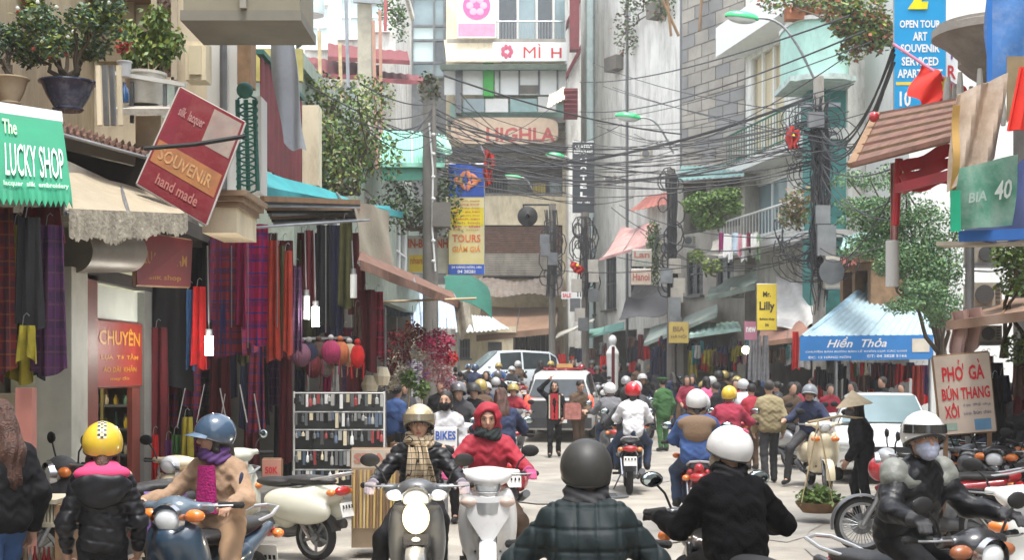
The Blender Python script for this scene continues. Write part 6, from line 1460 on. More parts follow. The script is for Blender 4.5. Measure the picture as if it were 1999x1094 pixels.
# plain concrete post behind trellis
t = thing('concrete_post', 'square pale concrete post rising behind the trellis plants', 'post', G(716, 34))
m = MB(); a, b = G(716, 34), P(712, -40, 34); m.bar(a, b, .38, .34); m.build('pole', M((.4, .36, .29), .85, var=.2, dirt=(.25, .22, .17), damt=.5), t, smooth=False)
m = MB(); m.bar(P(690, 0, 33.7), P(752, 4, 33.7), .12, .12); m.build('crossarm', STEEL, t, smooth=False)
for k, (px, y0, y1, mt) in enumerate(((628, 60, 330, BAMB), (668, 85, 300, BAMB), (682, 0, 250, STEEL), (736, 40, 330, M((.45, .25, .18), .7)), (752, 0, 60, M((.4, .1, .1), .6)), (745, 20, 260, M((.45, .25, .18), .7)))):
    m = MB(); m.tube([P(px, y1, 27+k*.5), P(px-4+rg.uniform(-4, 8), y0, 27+k*.5)], .04, 6); tag(m.build('bamboo_pole' if mt is BAMB else 'metal_rod', mt), ('first pale bamboo pole left of the concrete post', 'second bamboo pole nearest the concrete post', 'thin steel rod left of the concrete post', 'rusty pink rod right of the concrete post', 'short red rod at the top right of the concrete post', 'long pinkish rod behind the concrete post')[k], 'pole')

def cable(a, b, sag, r=.014, mt=CABLE, label=None, group=None, n=16, name='overhead_cable'):
    a, b = Vector(a), Vector(b); pts = [a.lerp(b, i/n)+Vector((0, 0, -4*sag*(i/n)*(1-i/n))) for i in range(n+1)]
    m = MB(); m.tube(pts, r*.82, 5, False); o = m.build(name, mt); tag(o, label or 'thin black overhead cable sagging across the street', 'cable', group or 'overhead cables strung between the poles'); return o
rgc = random.Random(44)
hub = [P(1590, y, YP) for y in (190, 205, 225, 260, 290, 320)]; lhub = [P(842, y, YL) for y in (185, 210, 240, 268, 300, 330, 360)]
cable(P(1600, 182, YP), P(868, 330, 34), -.0+.5, .045, label='thickest black cable bundle sweeping down from the right pole to the left', group=None)
cable(P(1132, 160, 50), P(1660, 30, 20), .3, .02, label='long straight cable rising to the right past the mint balcony box'); cable(P(1132, 218, 50), P(1690, 60, 20), .4, .02, label='second long cable rising right, just below the straight one')
cable(P(868, 148, 31), P(1330, 262, 42), .2, .03, label='cable slanting down to the right from beside the left pole')
for k in range(22):
    ya = rgc.uniform(205, 345); yb = rgc.uniform(230, 345); r_ = rgc.choice((.012, .015, .02)); cable(P(845, ya, YL), P(1590, yb, YP), rgc.uniform(.15, .95), r_, label='%s overhead cable leaving the left pole %s and meeting the right pole %s' % ({.012: 'thin', .015: 'medium', .02: 'thick'}[r_], 'high' if ya < 250 else ('midway' if ya < 300 else 'low'), 'high' if yb < 270 else ('midway' if yb < 305 else 'low')))
for k in range(10):
    a = P(842, rgc.uniform(200, 350), YL); b = P(rgc.uniform(1080, 1320), rgc.uniform(230, 400), rgc.uniform(40, 52)); cable(a, b, rgc.uniform(.2, .8), .015, label='thin cable running from the left pole towards the far right facades', group='cables from the left pole to the far facades')
for k in range(9):
    a = P(845, rgc.uniform(200, 330), YL); b = P(rgc.uniform(560, 740), rgc.uniform(150, 260), rgc.uniform(18, 26)); cable(a, b, rgc.uniform(.1, .5), .014, label='thin cable running left from the left pole over the trellis', group='cables left of the left pole')
for k in range(6):
    a = P(1600, rgc.uniform(230, 300), YP); b = P(1744+rgc.uniform(-3, 3), rgc.uniform(85, 130), 20); cable(a, b, rgc.uniform(.5, 1.3), .022, label='black cable looping down from the flag pole to the cable pole', group='cables looping from the flag to the right pole')
for k in range(6):
    a = P(1590, rgc.uniform(430, 520), YP); b = P(rgc.uniform(1090, 1330), rgc.uniform(400, 560), rgc.uniform(38, 50)); cable(a, b, rgc.uniform(.2, .9), .017, label='low cable from the right pole towards the far shop roofs', group='low cables over the far right shops')
for k in range(5):
    a = P(1600, rgc.uniform(300, 520), YP); b = P(rgc.uniform(1740, 1760), rgc.uniform(300, 470), 15.5); cable(a, b, rgc.uniform(.1, .5), .014, label='thin cable from the right pole behind the tree', group='cables behind the tree')
for k in range(12):
    ya = rgc.uniform(120, 330); yb = rgc.uniform(60, 300); a = P(rgc.uniform(1105, 1240), ya, 47); b = P(rgc.uniform(1620, 1740), yb, rgc.uniform(21, 28)); cable(a, b, rgc.uniform(.1, .8), .013, label='thin cable rising right from the stained block, %s' % ('upper part' if ya < 190 else ('middle part' if ya < 260 else 'lower part')), group='thin cables over the block gable')
for k in range(8):
    a = P(rgc.uniform(860, 900), rgc.uniform(180, 330), 33); b = P(rgc.uniform(1060, 1110), rgc.uniform(200, 400), 48); cable(a, b, rgc.uniform(.1, .6), .014, label='thin cable before the cream corner building', group='cables before the corner building')
# drooping coils around the right pole
for k in range(8):
    c = P(1560-rgc.uniform(0, 30), 455+rgc.uniform(-12, 30), YP-.1); r = rgc.uniform(.35, .95); q2 = rgc.uniform(.5, .9); e0 = rgc.uniform(.8, 1.1); pts = [c+Vector((r*.9*math.cos(a_)+.25, .05*k, r*math.sin(a_)*q2+.1*math.sin(a_*3+k))) for a_ in [PI*e0+i*PI*1.05/12 for i in range(13)]]
    m = MB(); m.tube(pts, .016, 5, False); tag(m.build('drooping_cable', CABLE), 'loose black cable loop drooping left of the right pole above the yellow sign', 'cable', 'loose cable loops left of the right pole')
# small far poles with meters
for px, Y0, y0, lb in ((1143, 47, 415, 'far pole with meter boxes below the black hotel sign'), (1078, 50, 400, 'far thin pole with a transformer tangle before the brown shutters'), (1310, 41, 330, 'grey pole with cable clusters beside the verandah plants')):
    t = thing('utility_pole', lb, 'utility pole', G(px, Y0)); m = MB(); m.tube([G(px, Y0), P(px, y0, Y0)], .13, 8); m.build('pole', CONCD, t)
    m = MB()
    for k in range(16):
        c = P(px+rgc.uniform(-16, 16), rgc.uniform(y0+20, 560), Y0-.3); r = rgc.uniform(.08, .35); m.tube([c+Vector((r*math.cos(a_), 0, r*1.5*math.sin(a_))) for a_ in [i*2*PI/9 for i in range(10)]], .02, 4, False)
    for k in range(9):
        x_ = px+rgc.uniform(-12, 12); m.tube([P(x_+rgc.uniform(-5, 5), yy_, Y0-.3) for yy_ in (y0+10, y0+70, y0+130, 580)], .02, 4, False)
    m.build('cable_tangle', CABLE, t, kind='stuff')
    for k in range(7 if px != 1078 else 3):
        m = MB(); c = P(px+rgc.uniform(-22, 22), (520+19*k) if px != 1078 else 470+18*k, Y0-.5-.07*k); m.box(c, (.35, .25, .45)); m.build('meter_box', rgc.choice((STEEL, CONC, GREYMET)), t, smooth=False)
# loudspeaker horn
t = thing('loudspeaker', 'round black loudspeaker horn mounted before the cream band of the corner building', 'loudspeaker', P(1030, 422, 52)); m = MB(); m.lathe([(.06, .3), (.1, .1), (.36, -.1), (.4, -.12), (.3, 0), (0, .1)], 20, P(1030, 422, 52), Matrix.Rotation(PI/2, 3, 'X')); m.build('horn', BLACK, t)
m = MB(); m.tube([P(1020, 400, 52.3), P(1085, 400, 52.3)], .04, 6); m.tube([P(1022, 400, 52.3), P(1022, 425, 52.3)], .03, 6); m.build('bracket', BLACK, t)
# far flags
def flag(px, py, w_, h_, Y, lb, rot=.4):
    t = thing('flag', lb, 'flag', P(px, py, Y)); s_ = 1/FPX*Y
    m = MB(); m.tube([P(px-4, py-6, Y), P(px+w_*.5, py+h_*.4, Y)], .02, 6); m.build('pole', STEEL, t)
    m = MB(); m.grid(lambda u, v: P(px+w_*(u*(1-.45*v)+.2*v)+2*math.sin(v*9+u*5), py+w_*.5*u+h_*v*(1-.35*u), Y)+Vector((0, .12*math.sin(u*13+v*3), 0)), 16, 10, .008); m.build('cloth', M((.5, .03, .02), .8, var=.25), t)
    m = MB(); m.ell(P(px+w_*.5, py+h_*.45, Y-.14), (w_*s_*.09, .01, w_*s_*.09), 6); m.build('star', STARY, t)
flag(942, 290, 24, 82, 31, 'long red flag with a yellow star hanging above the tall advert'); flag(1112, 508, 30, 22, 40, 'small red flag with a yellow star near the far meter boxes'); flag(1534, 243, 30, 48, 27, 'faded red flag hanging left of the right pole by the balcony', .2)
# tree on the right, layered small leaves
t = thing('tree', 'feathery green tree on the right behind the blue awning, branches reaching left', 'tree', (8.9, 27.6, .1))
tr = MB(); b0 = Vector((8.9, 27.6, .1)); rt = random.Random(77)
tk = limb(tr, b0, P(1835, 500, 26.4), .15, .08, rt, 6, .05)
lfm = MB()
for (px, py, Y0, rx, rz_, n) in ((1690, 400, 25.6, .6, .22, 1100), (1730, 440, 25.2, .5, .25, 900), (1665, 430, 26, .4, .14, 420), (1760, 360, 25, .5, .25, 700), (1800, 420, 24.8, .5, .3, 1100), (1700, 480, 25.4, .45, .2, 800), (1780, 500, 24.4, .55, .28, 1300), (1840, 520, 24, .5, .35, 1300), (1800, 560, 23.6, .5, .2, 1100), (1770, 590, 23.4, .4, .17, 750), (1850, 590, 23.4, .45, .25, 1000), (1735, 520, 24.6, .35, .16, 500), (1760, 335, 26, .7, .25, 700), (1660, 345, 27, .35, .2, 300), (1870, 430, 24, .4, .4, 700), (1690, 350, 27, .5, .2, 500), (1715, 400, 25, .5, .2, 700), (1745, 480, 25, .45, .3, 900), (1815, 470, 24.4, .4, .4, 900), (1650, 395, 26.4, .3, .1, 300), (1680, 465, 26, .35, .12, 400)):
    e = P(px, py, Y0); pts = limb(tr, tk[rt.randrange(3, 7)], e, .05, .012, rt, 5, .12)
    for q_ in (pts[-2], e, e+Vector((rt.uniform(-.3, .3), 0, -.08))): leaves(lfm, q_, (rx*.8, .55, rz_*.8), int(n*.5), .065, rt, 4, droop=.15, shell=.05)
tr.build('trunk', BARK, t); lfm.build('crown', [M((.13, .22, .06), .5, var=.3), M((.08, .15, .06), .5, var=.3), M((.16, .28, .12), .5, var=.3), M((.12, .25, .13), .5, var=.3)], t, smooth=False, kind='stuff')
# shrubs: roof plants and trellis
def shrub(name, label, spots, mats, rgk, lsize=.1, stems=True, base=None, droop=0):
    c = P(*spots[0][:3]); t = thing(name, label, 'plant', base or c); m = MB(); s_ = MB()
    for px, py, Y0, rx, rz_, n in spots:
        e = P(px, py, Y0); leaves(m, e, (rx, min(rx, .6), rz_), n, lsize, rgk, len(mats), droop=droop, shell=.05)
        if stems: limb(s_, (base or c)+Vector((rgk.uniform(-.2, .2), 0, 0)), e, .03, .01, rgk, 4, .1)
    if stems: s_.build('stem', BARK, t)
    m.build('foliage', mats, t, smooth=False, kind='stuff')
rgs = random.Random(12)
shrub('climbing_plant', 'tangled yellow green climber on the trellis beside the cream pillar', [(640+rgs.uniform(-25, 110), rgs.uniform(180, 370), 23+rgs.uniform(-1, 2), .38, .42, 260) for _ in range(22)], [LF1, LF2, LF4, M((.14, .12, .05), .7), M((.1, .14, .09), .6)], rgs, .09, True, P(680, 380, 23), .4)
shrub('climbing_plant', 'dense dark climber behind the trellis under the mint fascia', [(760+rgs.uniform(-20, 120), rgs.uniform(350, 440), 31+rgs.uniform(-1, 1), .5, .5, 180) for _ in range(10)], [LF3, LF1, M((.1, .11, .07), .7)], rgs, .11, True, P(800, 450, 31))
shrub('roof_plant', 'leafy plant at the very top left of the concrete post', [(765, 20, 33, .35, .4, 300), (780, 45, 33, .25, .5, 200)], [LF3, LF1], rgs)
shrub('verandah_plant', 'bright green bush trailing on the verandah under the teal roof', [(1365, 398, 38, .5, .35, 700), (1400, 392, 38, .45, .35, 600), (1425, 380, 37.5, .35, .25, 300), (1385, 430, 38, .5, .3, 450), (1430, 405, 37.5, .3, .25, 250)], [LF1, LF2, M((.1, .19, .04), .5)], rgs, .12, True, P(1390, 440, 38))
shrub('verandah_plant', 'pale green shrub in a pot beside the washing line', [(1388, 520, 37, .3, .22, 320), (1360, 500, 38, .25, .2, 180)], [LF2, LF4], rgs, .1, True, P(1388, 540, 37))
shrub('hanging_vine', 'olive vine hanging down beside the pink striped awning', [(1275, 450+22*i, 43, .25, .35, 200) for i in range(5)], [LF1, M((.14, .15, .06), .6), LF3], rgs, .1, True, P(1275, 440, 43), .8)
shrub('roof_tree', 'flowering creeper spilling over the roof above the mint balcony box', [(1640+14*i+rgs.uniform(-8, 8), 30+rgs.uniform(-30, 40)+i*3, 29.5, .5, .4, 420) for i in range(7)]+[(1690, 70, 29.5, .5, .35, 350), (1540, 5, 33, .8, .3, 500), (1600, 12, 33, .8, .3, 500), (1660, 100, 30, .3, .3, 200)], [LF1, LF3, LF4, M((.3, .1, .05), .6)], rgs, .12, True, P(1640, 60, 30.5))
shrub('rooftop_bush', 'brown and green plants above the stained white block', [(1255, -5, 50, 1.0, .5, 500), (1225, 60, 52, .6, 1.0, 300), (1300, 10, 48, .7, .6, 300)], [LF3, M((.12, .07, .04), .7), LF1], rgs, .16, True, P(1250, 40, 51))
shrub('balcony_plant', 'brown leafed plant on the lower balcony left of the right pole', [(1560, 400, 33, .45, .5, 400), (1545, 420, 33, .4, .4, 300)], [M((.2, .13, .06), .7), LF1, M((.25, .2, .1), .7)], rgs, .12, True, P(1555, 450, 33))
shrub('side_plant', 'green leaves at the right edge beside the air conditioners', [(1980, 490, 14.5, .25, .2, 500), (1990, 560, 14.5, .25, .12, 260), (1995, 680, 14.5, .2, .2, 300), (1975, 520, 14.8, .2, .2, 260)], [LF1, LF2, LF3], rgs, .07, True, P(1990, 700, 14.6))
t = thing('terracotta_pots', 'row of terracotta planters above the mint balcony box', 'planter', P(1580, 40, 33))
for k in range(3): m = MB(); a = P(1535+42*k, 35, 32.8); m.bb(a.x, a.x+.48, 32.8, 33.1, a.z-.02, a.z+.28); m.build('planter', TERRA, t, smooth=False)
# washing on the verandah
for k in range(9):
    m = MB(); cloth(m, P(1408+9*k, 455+2*(k % 3), 36), (1, 0, 0), .12+.04*(k % 2), .5+.1*(k % 3), 1, .03, rgs, 6, 6); 
    cn, mt = [('purple', M((.25, .02, .12), .8)), ('white', WHT), ('white', WHT), ('pale blue', M((.5, .6, .7), .8)), ('pink', M((.6, .3, .35), .8)), ('white', WHT), ('maroon', M((.2, .02, .06), .8)), ('white', WHT), ('green', M((.3, .45, .25), .8))][k]
    tag(m.build('washing', mt), '%s garment drying, number %d along the line above the mossy roof' % (cn, k+1), 'clothes', 'washing on the verandah line')
# ---------------------------------------------------------------- goods in the left stalls
rg = random.Random(55)
def mc(c, r=.85, **k): return M(tuple(x*.62 for x in c), r, var=.3, scale=9, bump=.15, bscale=60, **k)  # scaled down: shade under the awnings is put into the cloth colour
RP = plaid((.2, .012, .02), (.1, .008, .03), (.03, .02, .1), 7, 5); MP = plaid((.4, .01, .08), (.24, .008, .09), (.04, .03, .2), 8, 4); RO = mc((.55, .05, .02)); MAG = mc((.42, .01, .11)); PURP = plaid((.06, .014, .065), (.035, .012, .045), (.08, .03, .06), 9, 5)
DRED = mc((.16, .012, .02)); OLIV = mc((.1, .1, .025)); YELC = mc((.4, .33, .02)); BLK = mc((.012, .012, .016)); NAVY = mc((.02, .025, .07)); BRN = mc((.12, .06, .04)); REDB = mc((.75, .015, .015)); BLUC = mc((.04, .13, .32)); GRNC = mc((.05, .16, .03)); WHC = mc((.6, .58, .55))
def garment(px, y0, y1, wpx, Y, mt, label, name='scarf', folds=2, amp=.03, flare=1.1, gather=.8, cat='scarf', group=None, a=0, nu=14):
    p = P(px, y0, Y); m = MB(); cloth(m, p, (math.cos(a), math.sin(a), 0), wpx/FPX*Y, (y1-y0)/FPX*Y, folds, amp, rg, nu, 8, flare, .01, .03, gather)
    o = m.build(name, mt); tag(o, label, cat, group)
    h = MB(); h.tube([p+Vector((-.03, 0, .0)), p+Vector((-.02, 0, .07)), p+Vector((.0, 0, .09)), p+Vector((.02, 0, .07))], .004, 5); h.build('hanger_hook', STEEL, o)
    return o
for a in ((6, 405, 725, 46, 9.8, plaid((.12, .012, .012), (.06, .012, .02), (.16, .04, .012), 9, 6), 'red and rust patterned dress at the very left edge under the green awning', 'dress'),
    (36, 440, 745, 46, 9.9, YELC, 'long mustard yellow scarf hanging near the left edge', 'scarf'), (58, 425, 640, 52, 9.7, BLK, 'black scarf hanging over the mustard yellow one', 'scarf'),
    (52, 636, 705, 36, 9.6, YELC, 'short yellow end hanging below the black scarf', 'scarf'), (98, 440, 728, 66, 9.9, PURP, 'purple patterned shawl beside the white pillar', 'shawl'), (84, 405, 470, 84, 9.95, DRED, 'dark red cloth bundle hanging above the purple shawl', 'scarf'),
    (330, 560, 760, 92, 14.2, BLK, 'row of black coats right of the shop doorway', 'coat'), (372, 566, 720, 15, 13.9, BLUC, 'narrow blue scarf left of the lit bulb', 'scarf'), (390, 560, 718, 27, 13.8, REDB, 'bright red plain scarf just left of the first lit bulb', 'scarf'),
    (444, 458, 695, 58, 15.2, RP, 'dark red plaid shawl right of the first lit bulb', 'shawl'), (474, 470, 640, 26, 15.1, MAG, 'plain magenta scarf between two plaid shawls', 'scarf'), (505, 438, 672, 46, 14.9, MP, 'hot pink plaid shawl with a blue centre, brightest in the stall', 'shawl'),
    (533, 470, 705, 24, 14.8, RO, 'orange red scarf right of the hot pink shawl', 'scarf'), (549, 480, 672, 18, 14.9, OLIV, 'olive scarf between two orange red ones', 'scarf'), (562, 490, 690, 16, 14.8, RO, 'second orange red scarf right of the olive one', 'scarf'),
    (580, 520, 690, 20, 15.4, PURP, 'purple grey scarf right of the orange red pair', 'scarf'), (604, 450, 600, 22, 16.5, DRED, 'dark red scarf above the second lit bulb', 'scarf'), (632, 440, 640, 34, 17, BLK, 'black shawl behind the second lit bulb', 'shawl'), (656, 440, 660, 26, 17, NAVY, 'navy shawl left of the olive brown one', 'shawl'),
    (676, 430, 600, 28, 16.9, OLIV, 'olive brown shawl below the dusty cloth blind', 'shawl'), (716, 566, 725, 36, 17.6, DRED, 'deep red scarves hanging left of the flowers', 'scarf'), (738, 570, 700, 24, 17.7, plaid((.2, .01, .03), (.1, .01, .02), (.3, .02, .05), 12, 3), 'deep red striped scarf nearest the flowers', 'scarf'), (698, 600, 660, 14, 17.5, BRN, 'brown scarf end left of the deep red scarves', 'scarf'),
    (310, 640, 940, 40, 13.9, DRED, 'long dark red dress beside the shop doorway post', 'dress'), (304, 850, 945, 14, 13.6, REDB, 'red skirt hem low beside the shop doorway post', 'skirt'), (345, 850, 945, 22, 13.6, GRNC, 'green skirt low behind the cream scooter', 'skirt'), (366, 815, 900, 22, 13.5, YELC, 'yellow green jacket slung behind the cream scooter', 'jacket'),
    (330, 860, 960, 16, 13.4, mc((.12, .02, .12)), 'purple trousers hanging low behind the cream scooter', 'trousers'), (640, 725, 790, 20, 17.2, MAG, 'magenta tasselled scarf hanging under the knitted hats', 'scarf'), (655, 715, 770, 14, 17.1, WHC, 'small white scarf end under the knitted hats', 'scarf')):
    garment(*a[:6], a[6], a[7], cat='clothes' if a[7] not in ('scarf', 'shawl') else a[7])
def hoodie(px, py, Y, mt, lb, w_=.42):
    t = thing('jacket', lb, 'jacket', P(px, py+130, Y)); c = P(px, py+60, Y); S = SDF(.014, .04); S.box(c, (w_*.42, .08, .28), .07); S.post = lambda X, Y_, Z: .008*np.sin(X*60+Z*7)+0*Y_
    for s in (-1, 1): S.cone(c+Vector((s*w_*.36, 0, .22)), c+Vector((s*w_*.62, -.02, -.3)), .06, .045)
    S.ell(c+Vector((0, 0, .3)), (.12, .08, .08))
    iv = ROOTM[t].inverted(); S.T = iv; S.build('body', mt, t)
    for s in (-1, 1):
        m = MB(); m.bar(c+Vector((s*w_*.44, -.06, .2)), c+Vector((s*w_*.63, -.07, -.2)), .02, .008); m.build('sleeve_stripe', WHC, t)
hoodie(398, 735, 14.2, DRED, 'dark red tracksuit top with white sleeve stripes hanging lower left'); hoodie(436, 728, 14.0, BLK, 'black tracksuit top with white sleeve stripes hanging lower right'); hoodie(470, 745, 14.6, DRED, 'maroon tracksuit top behind the blue helmeted rider', .36)
# dim second row of clothes
cols = [('black', BLK), ('dark red', DRED), ('navy', NAVY), ('brown', BRN), ('purple', PURP), ('olive', OLIV), ('dark plaid', RP)]
for k in range(64):
    cn, mt = cols[rg.choice((0, 0, 1, 1, 2, 3, 4, 5, 6))]; px = rg.uniform(290, 710); Y0 = 15.5+rg.uniform(.3, 2.8)+max(0, (px-500)/90); y0 = rg.choice((455, 470, 640, 660, 700)); 
    garment(px, y0, y0+rg.uniform(130, 260), rg.uniform(18, 42), Y0, mt, '%s garment in the dim second row %s' % (cn, 'right of the shop doorway' if px < 390 else ('behind the plaid shawls' if px < 520 else ('behind the lit bulb and hats' if px < 640 else 'above the trinket rack'))), 'hanging_garment', cat='clothes', group='dim garments at the back of the left clothes stall')
for k in range(10):
    cn, mt = cols[k % 7]; garment(-20+13*k, 410+rg.uniform(0, 20), rg.uniform(560, 760), 24, 10.6, mt, '%s garment at the back of the left edge stall' % cn, 'hanging_garment', cat='clothes', group='garments at the back of the left edge stall')
t = thing('clothes_rail', 'steel clothes rail carrying the shawls under the teal tarpaulin', 'rail', P(500, 445, 15)); m = MB(); m.tube([P(400, 452, 14.4), P(560, 440, 15), P(720, 430, 17.5)], .018, 6); m.build('rail', STEEL, t)
for px, y0, y1, lb in ((541, 455, 640, 'white tassel cord left of the second lit bulb'), (452, 480, 640, 'pale cord between the plaid shawls'), (484, 460, 680, 'grey cord right of the magenta scarf'), (636, 440, 650, 'grey cord right of the second lit bulb')): m = MB(); m.tube([P(px, y0, 14.7), P(px, y1, 14.7)], .007, 5); tag(m.build('cord', STEEL), lb, 'cord')
# bulbs
BULB = M((1, .98, .92), .4, var=0, emit=14)
for px, y0, y1, Y0, lit, top, lb in ((408, 657, 694, 13.2, 1, 480, 'lit energy saving bulb hanging in front of the bright red scarf'), (616, 600, 638, 15.5, 1, 450, 'lit energy saving bulb above the knitted hats'), (598, 578, 624, 15.6, 0, 450, 'unlit white bulb just left of the lit one over the hats'), (690, 536, 582, 16, 0, 470, 'unlit white bulb under the brown sloping awning')):
    t = thing('hanging_bulb', lb, 'light bulb', P(px, y0, Y0)); c0, c1 = P(px, y1, Y0), P(px, y0, Y0); r = .042
    m = MB(); m.tube([c0, c1], r, 12); m.build('tube', BULB if lit else M((.42, .43, .42), .3), t); m = MB(); m.tube([c1, c1+Vector((0, 0, .07))], r*.8, 10); m.build('socket', STEEL, t); m = MB(); m.tube([c1, P(px-3, top, Y0)], .008, 5); m.build('cord', CABLEG, t)
    if lit:
        l = bpy.data.lights.new('bulb_light', 'POINT'); l.energy = 9; l.color = (1, .95, .85); l.shadow_soft_size = .05; lo = bpy.data.objects.new('bulb_light', l); COL.objects.link(lo); lo.location = (c0+c1)/2+Vector((0, -.09, 0))
l = bpy.data.lights.new('cabinet_light', 'POINT'); l.energy = 14; l.color = (1, .95, .75); l.shadow_soft_size = .2; lo = bpy.data.objects.new('cabinet_light', l); COL.objects.link(lo); lo.location = (-4.15, 13.0, 2.55)
m = MB(); m.box((-4.15, 12.7, 3.02), (.1, .8, .05)); tag(m.build('ceiling_tube', M((1, .98, .9), .4, var=0, emit=3)), 'fluorescent tube on the ceiling inside the lit left shop', 'light')
# knitted hats
for k, (px, py, w_, mt, lb) in enumerate(((588, 700, 36, mc((.25, .1, .16)), 'mauve knitted hat at the left of the hat row'), (603, 698, 34, NAVY, 'navy knitted hat second in the hat row'), (622, 696, 30, BRN, 'brown knitted hat third in the hat row'), (646, 694, 36, mc((.42, .03, .12)), 'magenta knitted hat in the middle of the hat row'), (664, 696, 34, mc((.55, .16, .06)), 'orange knitted hat right of the magenta one'), (682, 700, 34, mc((.6, .5, .32)), 'cream knitted hat near the end of the hat row'), (698, 702, 26, REDB, 'red knitted hat at the right end of the hat row'), (612, 722, 30, DRED, 'dark red knitted hat in the lower row'), (636, 720, 30, mc((.3, .25, .22)), 'grey brown knitted hat in the lower row'))):
    Y0 = 16.6+.1*(k % 3); c = P(px, py-6, Y0); s_ = w_*1.05/FPX*Y0/2; t = thing('knitted_hat', lb, 'hat', c); S = SDF(.012, .03); S.ell((0, 0, 0), (s_, s_*.8, .15)); S.post = lambda X, Y_, Z: .006*np.sin(np.arctan2(Y_, X)*16)+0*Z; S.build('crown', mt, t)
    m = MB(); m.ell((0, 0, .18), .04, 10); m.build('pompom', WHC if k % 2 else mt, t, local=True); m = MB()
    for s in (-1, 1): m.tube([(s*s_*.9, 0, -.08), (s*s_*.8, 0, -.28)], .008, 5)
    m.build('tie_cord', mt, t, local=True, kind='stuff')
m = MB(); m.bar(P(570, 662, 16.8), P(682, 660, 17), .03, .03); tag(m.build('hat_rail', STEEL), 'pale rail above the knitted hats', 'rail')
# trinket rack
t = thing('trinket_rack', 'white wire rack packed with keyrings and trinkets behind the parked scooter', 'rack', G(662, 16.5, .11)); Y0 = 16.5
for px in (574, 750): m = MB(); m.tube([G(px, Y0, .11), P(px, 765, Y0)], .014, 6); m.build('post', WHITEC, t)
for y in (768, 805, 840, 880, 918, 950): m = MB(); m.tube([P(574, y, Y0), P(750, y, Y0)], .009, 5); m.build('rail', WHITEC, t)
m = MB(); m.poly(Q(574, 765, 750, 960, Y0+.12), (0, .03, 0)); m.build('backing', M((.05, .055, .055), .8, var=.4), t, smooth=False)
tc_ = [STEEL, BLACK, M((.14, .16, .16), .4), M((.35, .35, .33), .5), M((.3, .05, .05), .5), CREAM, GREYMET, M((.1, .14, .2), .5), WHITEP]
for j, y in enumerate((768, 805, 840, 880, 918)):
    for i in range(24):
        px = 578+7.2*i+rg.uniform(-2, 2); h = rg.uniform(.07, .19); c = P(px, y+2, Y0-.03); m = MB(); ww = rg.uniform(.03, .045)
        if rg.random() < .5: m.box(c-Vector((0, 0, h/2)), (ww, .02, h), rg.uniform(-.5, .5))
        else: m.lathe([(0, -h), (ww*.6, -h*.9), (ww*.5, -h*.4), (.006, -h*.3), (.006, 0)], 8, c)
        m.build('trinket', rg.choice(tc_), t)
# paper flowers and lanterns
fl_c = [('dark red', mc((.3, .03, .04))), ('crimson', mc((.5, .02, .1))), ('pink', mc((.9, .4, .42))), ('violet', mc((.6, .25, .8))), ('rust', mc((.36, .1, .05))), ('red', REDB), ('cream', mc((.9, .8, .62)))]
spots = [(775, 660, 3.2, 0), (800, 668, 3, 4), (822, 655, 3, 0), (845, 668, 3, 1), (862, 690, 3.2, 1), (840, 695, 3, 2), (818, 690, 2.8, 6), (790, 695, 3, 0), (770, 700, 3, 6), (815, 730, 4.4, 3), (846, 728, 3.2, 2), (866, 715, 3.2, 2), (872, 742, 3, 2), (765, 722, 3, 0), (832, 672, 3, 1), (855, 655, 2.6, 1), (785, 730, 3, 6), (752, 690, 2.8, 0), (805, 642, 2.8, 4), (872, 668, 2.4, 1), (760, 750, 2.6, 6), (880, 700, 2.4, 5)]
for k, (px, py, r, ci) in enumerate(spots):
    Y0 = 20+rg.uniform(-.3, .5); c = P(px, py, Y0); r_ = r*5/FPX*Y0; m = MB(); leaves(m, c, r_*1.25, 190, .055, rg, 1, shell=.2); t = thing('paper_flower', '%s paper flower ball hanging %s' % (fl_c[ci][0], ('at the upper left of the flower stall', 'low in the flower stall beside the scarf rider', 'at the right of the flower stall')[0 if px < 815 and py < 712 else (1 if py >= 712 else 2)]), 'paper flower', c, group='paper flower balls left of the scarf rider')
    m.build('petals', fl_c[ci][1], t, smooth=False, kind='stuff'); m = MB(); m.tube([c, c+Vector((0, 0, .35))], .005, 4); m.build('cord', CABLEG, t)
for px, py, lb in ((824, 760, 'green leafed bouquet on thin stems beside the scarf rider'), (800, 740, 'pale bouquet under the violet flower ball')):
    c = P(px, py, 19.5); t = thing('bouquet', lb, 'bouquet', c); m = MB(); leaves(m, c, (.12, .12, .14), 160, .08, rg, 2); m.build('foliage', [LF1, LF2], t, smooth=False, kind='stuff'); m = MB(); m.tube([c, c-Vector((.02, 0, .45))], .01, 5); m.build('stem', BAMB, t)
for px, py, lb in ((722, 752, 'pale paper bag hanging right of the hats'), (745, 735, 'cream paper lantern in the flower stall')): m = MB(); c = P(px, py, 18); m.lathe([(0, -.13), (.09, -.12), (.12, 0), (.08, .12), (0, .13)], 10, c); tag(m.build('paper_lantern', CREAM, smooth=False), lb, 'lantern')
# flower stall frame
m = MB(); m.tube([G(752, 19.6, .11), P(752, 600, 19.6)], .02, 6); tag(m.build('stall_post', STEEL), 'steel post at the left of the flower stall', 'post')
t = thing('display_table', 'low wooden table of small goods under the flower stall', 'table', G(800, 19.5, .11)); m = MB(); a, b = G(762, 19.3, .11), G(845, 19.3, .11); m.bb(a.x, b.x, 19.3, 20.2, .75, .8); m.build('top', WOODB, t, smooth=False)
for x in (a.x+.03, b.x-.03):
    for y in (19.35, 20.15): m = MB(); m.bb(x-.02, x+.02, y-.02, y+.02, .11, .75); m.build('leg', WOODB, t, smooth=False)
for k in range(14): m = MB(); m.box((a.x+.06+.045*k, 19.5+rg.uniform(0, .5), .8+.07), (.04, .04, .14)); tag(m.build('souvenir_box', rg.choice(tc_), smooth=False), 'small souvenir box on the low table under the flowers', 'box', 'souvenirs on the flower stall table')

